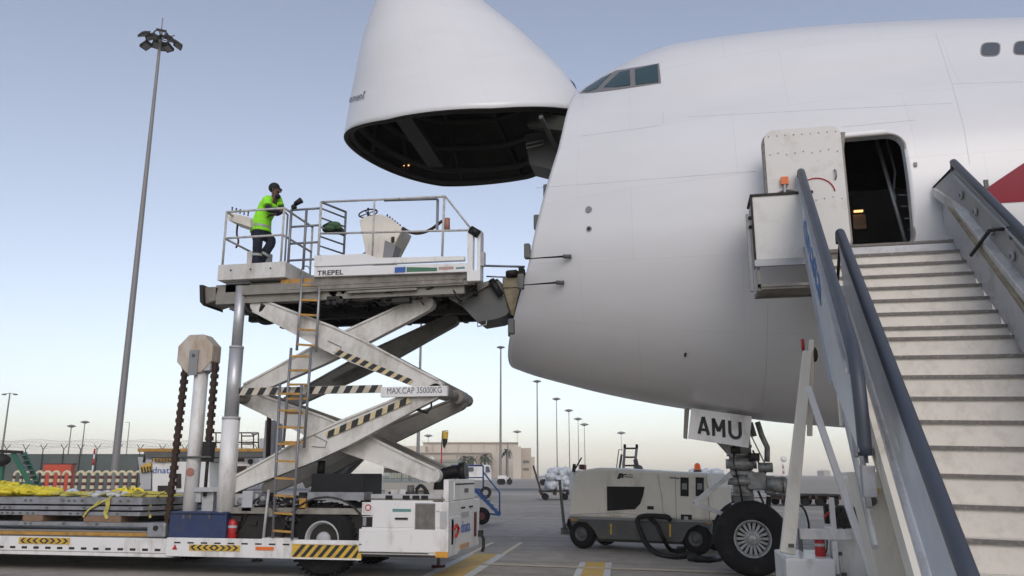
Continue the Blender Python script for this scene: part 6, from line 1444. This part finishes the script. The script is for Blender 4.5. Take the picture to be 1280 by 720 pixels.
# fence with green screen and barbed arms
DF = 100
fn = thing('perimeter_fence', tuple(place(120, DF)), 'long perimeter fence with green screen and barbed wire arms behind the striped hoops', 'fence')
f0, f1 = place(-260, DF), place(335, DF); fd = (f1-f0).normalized(); FL = (f1-f0).length
B().prism([f0, f1, f1 + Vector((0,0,pd(100,568,DF).z)), f0 + Vector((0,0,pd(100,568,DF).z))], FW*0.06).build('screen', M_fence, fn)
B().tube([f0 + Vector((0,0,pd(100,568,DF).z)), f1 + Vector((0,0,pd(100,568,DF).z))], 0.04, 6).build('top_rail', M_under, fn)
pb_ = 0
for x in [-120, -80, -40, 4, 28, 50, 76, 97, 118, 145, 172, 200, 228, 258, 290, 320]:
    p = place(x, DF-0.1); z1 = pd(x, 562, DF).z; z2 = pd(x, 555.5, DF).z
    B().tube([p, p + Vector((0,0,z1))], 0.055, 6).tube([p + Vector((0,0,z1)), p + RT*(-0.4) + Vector((0,0,z2))], 0.04, 6).tube([p + Vector((0,0,z1)), p + RT*(0.4) + Vector((0,0,z2))], 0.04, 6).build('post', M_under, fn)
wr = B()
for k, yy in enumerate((550.5, 553.5, 557, 560)):
    z = pd(100, yy, DF).z; pts = []
    for i in range(60): pts.append(f0 + fd*FL*i/59 + Vector((0,0,z + 0.14*math.sin(i*0.9 + k)))); 
    wr.tube(pts, 0.016, 4)
for i in range(220):
    c = f0 + fd*FL*(i/220.0) + Vector((0,0,pd(100,555,DF).z))
    if i % 2 == 0: wr.tube([c + fd*0.45*math.cos(R(a)) + Vector((0,0,0.42*math.sin(R(a)))) for a in range(0, 360, 45)], 0.010, 3, closed=True)
wr.build('barbed_wire', M_grey, fn)
# railing + low hedge to right
# striped hoop barriers
DH = 75
M_hcream = mat('barrier_cream', (0.60, 0.54, 0.36), 0.6, var=0.1)
def hoop(x, label, wpx=4.2, D=DH, ytop=589.5):
    p = place(x, D); s_ = D/1017.0; r = wpx*s_; zt = pd(x, ytop, D).z
    t = thing('hoop_barrier', tuple(p), label, 'hoop barrier', 'striped hoop barriers in front of the fence')
    pts = []; n = 16
    L1 = [p - RT*r + Vector((0,0,z)) for z in (0, (zt-r)*0.25, (zt-r)*0.5, (zt-r)*0.75, zt-r)]
    arc = [p + RT*(-r*math.cos(R(a))) + Vector((0,0,zt-r + r*math.sin(R(a)))) for a in range(15, 180, 15)]
    L2 = [p + RT*r + Vector((0,0,z)) for z in (zt-r, (zt-r)*0.75, (zt-r)*0.5, (zt-r)*0.25, 0)]
    pp_ = L1 + arc + L2; B().tube(pp_, 0.12, 8).build('hoop', M_hcream, t)
    st_ = B()
    for sg in (-1, 1):
        for k in range(3): z = 0.15 + k*0.58; st_.cyl(p + RT*r*sg + Vector((0,0,z)), p + RT*r*sg + Vector((0,0,z+0.28)), 0.128, 8)
    st_.build('stripe', M_maroon, t); return t
hxs = [22.5, 36, 49.5, 59.5, 70, 83.5, 101, 111.5, 122, 132.5, 142.5, 152.5, 162.5, 173]
marks = ['leftmost of the striped hoops, seen through the dark green stairs', 'second striped hoop from the left, behind the green stair treads', 'striped hoop just left of the red barrier block', 'striped hoop before the left side of the red block', 'striped hoop before the middle of the red block', 'striped hoop before the right side of the red block',
         'first striped hoop right of the red block', 'second striped hoop right of the red block, left of the red post', 'striped hoop just right of the red and white post', 'striped hoop left of the floodlight mast foot', 'striped hoop touching the floodlight mast foot on its left', 'striped hoop covering the floodlight mast foot', 'striped hoop right of the floodlight mast foot', 'rightmost striped hoop, next to the white unit with the striped corner']
for x, mlab in zip(hxs, marks): hoop(x, 'cream and maroon ' + mlab)
rb0, rb1 = place(53, 82), place(88, 82)
rb_ = thing('plastic_barrier', tuple((rb0+rb1)/2), 'orange red plastic barrier block behind the striped hoops', 'barrier')
zt = pd(70, 580.5, 82).z; B().prism([rb0, rb1, rb1 + Vector((0,0,zt)), rb0 + Vector((0,0,zt))], FW*0.8).build('block', M_redblock, rb_, 0.06)
B().prism([rb0 + Vector((0,0,zt)), rb1 + Vector((0,0,zt)), rb1 + Vector((0,0,zt+0.1)) + RT*0.15, rb0 + Vector((0,0,zt+0.1)) - RT*0.15], FW*0.9).build('lid', M_maroon, rb_)
pp = place(115, 78); t = thing('marker_post', tuple(pp), 'slim red and white post above the striped hoops', 'marker post')
z0_ = 0; z_ = pd(115, 561, 78).z; B().cyl(pp, pp + Vector((0,0,z_)), 0.07, 8).build('post', M_text_w, t); B().cyl(pp + Vector((0,0,z_-1.5)), pp + Vector((0,0,z_-0.9)), 0.11, 8).cyl(pp + Vector((0,0,z_-0.5)), pp + Vector((0,0,z_)), 0.09, 8).build('band', M_red, t)
# low concrete kerb blocks
kb0, kb1 = place(-200, 66), place(178, 66); tag(B().prism([kb0, kb1, kb1 + Vector((0,0,0.35)), kb0 + Vector((0,0,0.35))], FW*0.5).build('concrete_kerb', mat('blue_grey_concrete', (0.20,0.22,0.25), 0.9, var=0.15)), 'low blue grey concrete kerb in front of the striped hoops', 'kerb')
# dark green mobile stairs at far left
DG = 26
gs_ = thing('maintenance_steps', tuple(place(25, DG)), 'dark green wheeled steps with a black hood behind the heap of yellow netting', 'steps')
def pg(x, y, d=0.0): return pd(x, y, DG + d)
B().bar(pg(-30,562.5), pg(28,565.5), 0.12, 0.10).bar(pg(-30,562.5,0.8), pg(28,565.5,0.8), 0.12, 0.10).build('top_frame', M_under, gs_)
B().bar(pg(16,566), pg(44,618), 0.06, 0.14).bar(pg(30,566,0.8), pg(51,614,0.8), 0.06, 0.14).build('stringer', M_green, gs_)
for i in range(8):
    t = i/7.0; a = pg(17+26*t, 569+46*t); c = pg(30+20*t, 569+44*t, 0.8); B().bar(a, c, 0.16, 0.03).build('tread', M_grey, gs_)
B().bar(pg(3,566), pg(1,640), 0.08, 0.08).bar(pg(44,612), pg(44,640), 0.08, 0.08).bar(pg(49,612,0.8), pg(49,640,0.8), 0.08, 0.08).bar(pg(-20,600), pg(44,606), 0.05, 0.05).build('leg', M_green, gs_)
B().ball(pg(-4,575), 0.30, 14, (1.5,1.0,0.7)).build('engine_cover', M_under, gs_)
# white ground unit with blue lettering and striped corner
DW = 30
wu = thing('conditioning_unit', tuple(place(215, DW)), 'white ground support unit with blue lettering behind the loader mast', 'support unit')
def pu(x, y, d=0.0): return pd(x, y, DW + d)
B().prism([pu(190,577), pu(262,577), pu(262,616), pu(190,616)], FW*2.0).build('body', M_white, wu, 0.03)
B().prism([pu(172,571), pu(190,574), pu(188,612), pu(176,612)], FW*2.0).build('cab', M_lgrey, wu, 0.02)
B().prism([pu(172,560.5), pu(335,560.5), pu(335,564.5), pu(172,564.5)], FW*2.4).build('ochre_platform', M_ochre, wu)
B().prism([pu(180,565,-0.1), pu(335,565,-0.1), pu(335,571,-0.1), pu(182,572,-0.1)], FW*2.4).build('platform_beam', M_dgrey, wu)
hzc = B().prism([pu(176,592,-0.05), pu(187.5,584,-0.05), pu(189,578,-0.05), pu(187,591,-0.05)], FW*0.03)
hp_ = B().prism([pu(175.5,583,-0.06), pu(188,577.5,-0.06), pu(190,588,-0.06), pu(176,591,-0.06)], FW*0.03).build('hazard_panel', M_yellow, wu)
sb = B()
for i in range(4): x = 175.8 + i*3.6; sb.prism([pu(x,584-0.3*i,-0.1), pu(x+1.6,583.6-0.3*i,-0.1), pu(x+3.0,591-0.2*i,-0.1), pu(x+1.2,591.2-0.2*i,-0.1)], FW*0.02)
sb.build('stripe', M_hblack, hp_)
sb = B()
for i in range(6): sb.prism([pu(193+i*4,573.5,-0.13), pu(195+i*4,573.5,-0.13), pu(196.5+i*4,576.5,-0.13), pu(194.5+i*4,576.5,-0.13)], FW*0.02)
B().prism([pu(191,573,-0.12), pu(218,573,-0.12), pu(218,577,-0.12), pu(191,577,-0.12)], FW*0.05).build('hazard_panel', M_ochre, wu); sb.build('stripe', M_hblack, wu)
text('dnata', 'lettering', M_text_b, wu, pu(190.5, 591.5, -0.01), RT, UP, 0.21, 0.003, bold=0.005, width=0.75)
text('dnata', 'lettering', M_text_b, wu, pu(232.5, 591.5, -0.01), RT, UP, 0.21, 0.003, bold=0.005, width=0.75) if False else None
B().prism([pu(197,607,-0.05), pu(212,607,-0.05), pu(212,616,-0.05), pu(197,616,-0.05)], FW*0.1).prism([pu(220,592,-0.05), pu(226,592,-0.05), pu(226,610,-0.05), pu(220,610,-0.05)], FW*0.1).build('undercarriage', M_under, wu)
B().tube([pu(182,565,0), pu(180,578,0)], 0.05, 6).build('strut', M_rust, wu)
# second loader far behind: rails, white lattice body
DL = 38
w2 = thing('container_loader', tuple(place(290, DL)), 'small white container loader with rusty guard rails behind the lift cylinder', 'loader')
def p2_(x, y, d=0.0): return pd(x, y, DL + d)
b = B()
for (x0, y0, x1, y1) in ((258,541,323,541),(258,553,323,553),(302,541,302,562),(293,541,293,562),(297,541,297,562),(317,541,317,562),(323,541,323,562),(270,541,270,562),(282,541,282,562),(258,541,258,562),(302,545,317,545)): b.tube([p2_(x0,y0), p2_(x1,y1)], 0.03, 6)
b.build('guard_rail', M_rust, w2)
B().bar(p2_(245,562.5), p2_(325,564.5), 1.5, 0.14).build('deck', M_ochre, w2)
hb2 = B().bar(p2_(302,555), p2_(316,555), 0.05, 0.06).build('hazard_bar', M_hblack, w2)
B().prism([p2_(283,566), p2_(312,566), p2_(318,575), p2_(312,612), p2_(283,612)], FW*2).build('body', M_white2, w2, 0.03)
B().prism([p2_(287,571,-0.05), p2_(305,570,-0.05), p2_(305,577,-0.05), p2_(287,577,-0.05)], FW*0.05).prism([p2_(284,584,-0.05), p2_(308,582,-0.05), p2_(306,591,-0.05), p2_(284,591,-0.05)], FW*0.05).build('machinery', M_rust, w2)
B().prism([p2_(283,580,-0.06), p2_(312,580,-0.06), p2_(312,582.5,-0.06), p2_(283,582.5,-0.06)], FW*0.03).build('cross_rail', M_white, w2)
B().cyl(p2_(313,577,-0.1), p2_(313,577,0.1), 0.12, 14).build('steering_wheel', M_black, w2)
sl_ = B().ball(p2_(318,542), 0.12, 8, (1.4,1,0.7)).build('work_lamp', M_grey, w2)
B().prism([p2_(324,548,-1), p2_(343,548,-1), p2_(343,600,-1), p2_(324,600,-1)], FW*0.4).build('mast_plate', M_lgrey, w2)
# blue wheeled steps
DB = 28
bs = thing('blue_steps', tuple(place(608, DB)), 'blue steel boarding steps on a wheel behind the loader front', 'steps')
def pb2(x, y, d=0.0): return pd(x, y, DB + d)
for dd in (0, 0.8):
    B().bar(pb2(594+dd*2,613,dd), pb2(625,644,dd), 0.05, 0.10).build('stringer', M_blue2, bs)
    B().tube([pb2(604,582,dd), pb2(604,612,dd)], 0.03, 6).tube([pb2(604,590,dd), pb2(624.5,616,dd), pb2(624.5,644,dd)], 0.03, 6).tube([pb2(564,582,dd), pb2(604,582,dd)], 0.03, 6).tube([pb2(566,582,dd), pb2(566,612,dd)], 0.03, 6).tube([pb2(566,597,dd), pb2(604,597,dd)], 0.02, 6).build('hand_rail', M_blue2, bs)
for i in range(6): t = (i+0.5)/6; B().bar(pb2(596+29*t, 613+31*t, 0), pb2(598+27*t, 613+31*t, 0.8), 0.22, 0.03).build('tread', M_blue2, bs)
B().bar(pb2(564,612,0), pb2(600,612,0), 0.08, 0.08).bar(pb2(594,640,0), pb2(625,644,0), 0.06, 0.06).bar(pb2(570,612,0), pb2(570,645,0), 0.06, 0.06).build('frame', M_blue2, bs)
c = pb2(602,645,-0.1); wb = B().lathe(c, FW, [(-0.1,0.12),(-0.11,0.24),(-0.06,0.28),(0.06,0.28),(0.11,0.24),(0.1,0.12)], 24).build('wheel', M_rubber, bs); B().cyl(c - FW*0.09, c + FW*0.09, 0.13, 16).build('rim', M_maroon, wb)
wv = thing('white_van', tuple(place(592, 60)), 'white van partly hidden behind the blue steps', 'van')
def pv(x, y, D): return pd(x, y, D)
B().prism([pv(580,581,60), pv(612,581,60), pv(614,590,60), pv(614,601,60), pv(580,601,60)], FW*2.2).build('body', M_white, wv, 0.08)
B().prism([pv(607,583,59.9), pv(611,583,59.9), pv(613,590,59.9), pv(607,590,59.9)], FW*0.1).prism([pv(584,584,59.9), pv(592,584,59.9), pv(592,589,59.9), pv(584,589,59.9)], FW*0.1).build('window', M_cabglass, wv)
for x in (586, 607):
    c = pd(x, 601, 59.8); c.z = 0.42; wq = B().cyl(c, c + FW*0.3, 0.42, 20).build('wheel', M_rubber, wv); B().cyl(c - FW*0.02, c, 0.2, 14).build('rim', M_grey, wq)
# windsock
ws = thing('windsock', tuple(place(552, 60)), 'yellow and black windsock hanging limp from a red pole beyond the scissor arms', 'windsock')
B().cyl(place(552,60), pd(552,560,60), 0.05, 8).build('pole', M_red, ws); B().cyl(pd(552,560,60), pd(553,539,60), 0.04, 8).bar(pd(553,539,60), pd(560,538,60), 0.05, 0.05).build('arm', M_dgrey, ws)
B().lathe(pd(556.5,549,60), (pd(556.5,539,60)-pd(556.5,549,60)), [(0,0.18),(0.25,0.22),(0.55,0.24)], 12).build('yellow_sock', M_yellow, ws); B().lathe(pd(555,560.5,60), (pd(556.5,549,60)-pd(555,560.5,60)), [(0,0.03),(0.2,0.10),(0.45,0.17),(0.69,0.19)], 12).build('black_tail', M_black, ws)
# terminal building
DT = 330
tb1 = thing('terminal_building', tuple(place(590, DT)), 'long low sand coloured terminal building on the horizon', 'terminal')
def pt_(x, y, d=0.0): return pd(x, y, DT + d)
def blk(x0, y0, x1, y1, d, dep, name, m, par=None):
    a, c = place(x0, DT+d), place(x1, DT+d); z1 = pd(x0, y0, DT+d).z; z0 = max(0, pd(x0, y1, DT+d).z) if y1 < 593 else 0
    return B().prism([a + Vector((0,0,z0)), c + Vector((0,0,z0)), c + Vector((0,0,z1)), a + Vector((0,0,z1))], FW*dep).build(name, m, par or tb1)
blk(528, 553, 647, 594, 40, 60, 'main_hall', M_terminal); blk(486, 557.5, 531, 594, 30, 60, 'left_wing', M_terminal); blk(498, 566, 613, 594, 10, 30, 'canopy_wing', M_terminal2)
blk(641, 558, 651.5, 594, 0, 20, 'right_tower', M_terminal); blk(651.5, 560, 664, 594, 5, 20, 'right_block', M_terminal2); blk(664, 571, 668.5, 594, 8, 20, 'end_block', M_terminal)
for (x0, y0, x1, y1) in ((654,575.5,661.5,579),(654,585,661,588)): blk(x0, y0, x1, y1, 4.8, 0.5, 'window', M_dgrey)
for x in (540, 556, 572, 588, 604, 620, 634): blk(x, 555, x+0.8, 566, 39.5, 0.5, 'pilaster', M_terminal2)
blk(527, 552.6, 648, 553.6, 39, 62, 'parapet', M_terminal2); blk(497, 565.4, 614, 566.6, 9, 1.5, 'roof_edge', M_verge)
B().ball(pt_(540, 574.5, 8), 1.4, 14).build('dome', M_white2, tb1)
for i in range(9): blk(570+i*5, 569, 571.5+i*5, 573, 9.6, 0.5, 'window', M_rim_edge)
# palisade fence before the terminal
pf = thing('palisade_fence', tuple(place(540, 150)), 'pale green palisade railing in front of the terminal', 'fence')
for i in range(52):
    x = 480 + i*1.9; p = place(x, 150); B().box(p - Vector((0.06,0.06,0)), p + Vector((0.06,0.06,pd(x, 574.5, 150).z))).build('pale', mat('pale_green_steel', (0.16,0.22,0.19), 0.7, var=0.1) if i == 0 else MATS['pale_green_steel'], pf)
a, c = place(480,150.2), place(580,150.2); zt = pd(530, 578, 150).z
B().bar(a + Vector((0,0,zt)), c + Vector((0,0,zt)), 0.08, 0.12).bar(a + Vector((0,0,1.0)), c + Vector((0,0,1.0)), 0.08, 0.12).build('rail', M_fence, pf)
tag(B().prism([place(470,92), place(578,92), place(578,92)+Vector((0,0,0.8)), place(470,92)+Vector((0,0,0.8))], FW*0.5).build('concrete_barrier', M_verge), 'low pale concrete barrier below the green palisade', 'barrier')
# palms
def palm(x, ytop, D, r_, label, seed):
    rr = random.Random(seed); p = place(x, D); h = pd(x, ytop, D).z - r_*0.5; t = thing('palm_tree', tuple(p), label, 'palm tree', 'palms in front of the terminal')
    B().lathe(p, (0,0,1), [(0,0.35),(h,0.22)], 8).build('trunk', M_bark, t); b = B()
    for i in range(46):
        a = rr.uniform(0, 6.28); e = rr.uniform(-0.7, 1.3); ln = r_*rr.uniform(0.8, 1.25); u = Vector((math.cos(a), math.sin(a), 0)); v = Vector((-u.y, u.x, 0)); pts = []
        for k in range(5): s_ = k/4.0; pts.append(p + Vector((0,0,h)) + u*ln*s_*math.cos(e*0.7) + Vector((0,0, ln*(math.sin(e)*s_ - 0.75*s_*s_))))
        for k in range(4):
            w_ = 0.34*(1-abs(k-1.5)/3); b.add([pts[k]-v*w_, pts[k]+v*w_, pts[k+1]+v*w_*0.8, pts[k+1]-v*w_*0.8], [(0,1,2,3)])
    b.build('crown', M_palm, t, fix=False)
palm(502, 566, 230, 2.6, 'bushy palm at the left end of the terminal canopy', 1); palm(512, 570, 230, 1.8, 'small palm just right of the leftmost palm', 5)
palm(581, 568, 235, 2.2, 'palm before the middle of the terminal wall', 2); palm(590, 569, 240, 1.8, 'palm close beside the middle terminal palm', 6); palm(606.5, 565, 230, 2.4, 'tall dark palm near the right half of the terminal', 3); palm(633.5, 560, 225, 1.6, 'slim palm by the camera mast', 4)
# distant vehicles
def truck(x, y0, D, wpx, hpx, label, mbody=None):
    s_ = D/1017.0; p = place(x, D); W_, H_ = wpx*s_, hpx*s_; t = thing('parked_truck', tuple(p), label, 'truck', 'vehicles on the far service road')
    a = p - RT*W_/2
    def q(u, z, d=0): return a + RT*W_*u + Vector((0,0,H_*z)) + FW*d
    B().prism([q(0.0,0.22), q(0.62,0.22), q(0.62,1.0), q(0.0,1.0)], FW*2.2).build('cargo_box', mbody or M_white, t, 0.05)
    cb = B().prism([q(0.65,0.2), q(1.0,0.2), q(1.0,0.55), q(0.93,0.85), q(0.65,0.85)], FW*2.1).build('cab', M_white2, t, 0.05)
    B().prism([q(0.78,0.5,-0.04), q(0.97,0.5,-0.04), q(0.92,0.8,-0.04), q(0.78,0.8,-0.04)], FW*0.1).build('window', M_cabglass, cb)
    B().prism([q(0.0,0.14), q(1.0,0.14), q(1.0,0.22), q(0.0,0.22)], FW*2.0).build('chassis', M_under, t)
    for u in (0.15, 0.35, 0.84): c = q(u, 0.15, -0.1); c.z = 0.5; B().cyl(c, c + FW*0.3, 0.5, 14).build('wheel', M_rubber, t)
    return t
truck(631, 0, 140, 17, 11, 'white utility truck parked before the terminal under the tall light mast')
truck(683, 0, 130, 13, 9, 'white tanker truck just right of the second light mast', M_lgrey)
for i, x in enumerate((573, 562)): pass
# rows of baggage dollies with white wrapped cargo
def cart(x0, x1, ybag, D, label, seed, flip=1):
    rr = random.Random(seed); t = thing('cargo_dolly', tuple(place((x0+x1)/2, D)), label, 'cargo dolly', 'cargo dollies parked on the apron'); s_ = D/1017.0
    def q(x, z, d=0): return place(x, D) + Vector((0,0,z)) + FW*d
    zb = 0.62
    B().prism([q(x0,zb-0.1), q(x1,zb-0.1), q(x1,zb), q(x0,zb)], FW*2.4).build('deck', M_under, t)
    for x in (x0+3, (x0+x1)/2, x1-3): B().prism([q(x-1.5,zb-0.28,-0.05), q(x+1.5,zb-0.28,-0.05), q(x+1.5,zb,-0.05), q(x-1.5,zb,-0.05)], FW*2.0).build('bolster', M_rust, t)
    for x in (x0+8, x1-8):
        for d in (0.1, 1.9): c = q(x, 0.22, d); B().cyl(c, c + FW*0.2, 0.22, 14).build('wheel', M_rubber, t)
    return t, q, zb
def bagload(x0, x1, ytop, D, label, seed):
    rr = random.Random(seed); b = B(); zt = pd((x0+x1)/2, ytop, D).z; z0 = 0.64
    n = 120
    for i in range(n):
        x = rr.uniform(x0, x1); z = rr.uniform(z0+0.15, zt-0.15); d = rr.uniform(0.1, 1.9); c = place(x, D) + Vector((0,0,z)) + FW*d
        b.ball(c, rr.uniform(0.22, 0.38), 7, (rr.uniform(0.8,1.3), 1.0, rr.uniform(0.6,1.0)))
    return tag(b.build('wrapped_cargo', M_plastic), label, 'wrapped cargo')
cart(674, 714, 586, 56, 'flat dolly carrying white wrapped cargo just left of the power unit', 1); bagload(686, 714, 585, 56, 'white plastic wrapped cargo heaped on the dolly left of the power unit', 2)
pole_ = B().bar(pd(666.5,582,55), pd(676,614,55), 0.1, 0.12); tag(pole_.build('dolly_drawbar', M_rust), 'raised drawbar standing at the left end of the loaded dolly', 'drawbar')
cart(868, 925, 586, 50, 'flat dolly with wrapped cargo seen behind the nose gear strut', 3); bagload(874, 903, 586.5, 50, 'white plastic wrapped cargo seen between power unit and nose gear', 4)
cart(973, 1013, 0, 46, 'empty rusty dolly right of the nose wheel, left one of the coupled pair', 5); cart(1015, 1050, 0, 46, 'empty rusty dolly coupled on the right behind the stair post', 6)
tag(B().tube([place(905,47)+Vector((0,0,0.42)), place(974,46)+Vector((0,0,0.42))], 0.03, 6).build('tow_rod', M_rust), 'thin tow rod running from the nose gear side to the empty dollies', 'tow rod')
# steel ladder stand and tractor seat seen over the power unit
DS = 25
ls = thing('ladder_stand', tuple(place(785, DS)), 'grey steel ladder stand with black tipped posts above the power unit roof', 'ladder stand')
def pl2(x, y, d=0.0): return pd(x, y, DS + d)
B().bar(pl2(776,640), pl2(781,558), 0.07, 0.07).bar(pl2(788,640), pl2(796,558), 0.07, 0.07).build('rail', M_grey, ls)
for y in (560.5, 571.5, 582): B().bar(pl2(780.5-(y-558)*0.06,y), pl2(795.5-(y-558)*0.1,y), 0.05, 0.05).build('rung', M_rust if y > 560 else M_grey, ls)
for x in (781, 796): B().box(pl2(x-1.6,560,-0.05), pl2(x+1.6,555.5,0.05)).build('tip', M_black, ls)
B().tube([pl2(770.5,586), pl2(773.5,562), pl2(778,562)], 0.015, 6).bar(pl2(774,588), pl2(777,568), 0.05, 0.06).bar(pl2(797,588), pl2(794,574), 0.10, 0.12).ball(pl2(799,586), 0.12, 8).build('stay', M_dgrey, ls)
tt = thing('tow_tractor', tuple(place(727, 24)), 'tow tractor hidden behind the power unit, only its maroon seat and lever showing', 'tractor')
def pt2(x, y, d=0.0): return pd(x, y, 24 + d)
B().box(pt2(724,587), pt2(735,580.5) + FW*0.5).build('seat', M_maroon, tt, 0.03); B().bar(pt2(718,588), pt2(727,572), 0.04, 0.04).bar(pt2(718,580), pt2(717,590), 0.09, 0.09).build('lever', M_black, tt)
B().prism([pt2(716,588), pt2(750,588), pt2(750,625), pt2(716,625)], FW*1.5).build('body', M_white2, tt, 0.04)
for x in (722, 744): c = pt2(x, 640); c.z = 0.3; B().cyl(c, c + FW*0.25, 0.3, 16).build('wheel', M_rubber, tt)
# radar ball tower far right
rt_ = thing('radar_tower', tuple(place(979.5, 700)), 'white radar ball on a red and white checked tower at the horizon', 'radar tower')
p = place(979.5, 700); z_ = pd(979.5, 579, 700).z
B().ball(pd(979.5, 574, 700), 2.6, 16).build('radar_ball', M_white, rt_)
for k in range(5):
    z0 = z_*k/5; B().cyl(p + Vector((0,0,z0)), p + Vector((0,0,z0 + z_/5)), 0.9, 10).build('tower_section', M_text_w if k % 2 == 0 else M_red, rt_)
# faint distant sheds at the right horizon
for i, (x0, x1, y, lab) in enumerate(((1030, 1038, 588.5, 'tiny pale shed on the right horizon beyond the stair post'), (1060, 1090, 590.5, 'long faint shed on the right horizon behind the stairs'), (840, 870, 590.2, 'faint low shed on the horizon above the power unit'))):
    a, c = place(x0, 900), place(x1, 900); z = pd(x0, y, 900).z; o = thing('airport_shed', tuple((a+c)/2), lab, 'shed'); B().prism([a, c, c + Vector((0,0,z)), a + Vector((0,0,z))], FW*20).build('wall', M_verge, o); B().prism([a + Vector((0,0,z)), c + Vector((0,0,z)), (a+c)/2 + Vector((0,0,z*1.15))], FW*20).build('roof', M_terminal2, o)

# ================================================================== HAZE
hz_ = B(); hz_.box((-1650, -1650, -1.0), (1650, 1650, 60.0)); hm = bpy.data.materials.new('haze_air'); hm.use_nodes = True
hn = hm.node_tree; hn.nodes.remove(hn.nodes['Principled BSDF']); pv_ = hn.nodes.new('ShaderNodeVolumePrincipled')
pv_.inputs['Color'].default_value = (1.0, 0.985, 0.96, 1); pv_.inputs['Density'].default_value = 0.00045; pv_.inputs['Anisotropy'].default_value = -0.25
hn.links.new(pv_.outputs[0], [n for n in hn.nodes if n.type == 'OUTPUT_MATERIAL'][0].inputs['Volume'])
ho = hz_.build('haze', hm, recentre=False); ho['kind'] = 'stuff'
sc.cycles.volume_bounces = 0
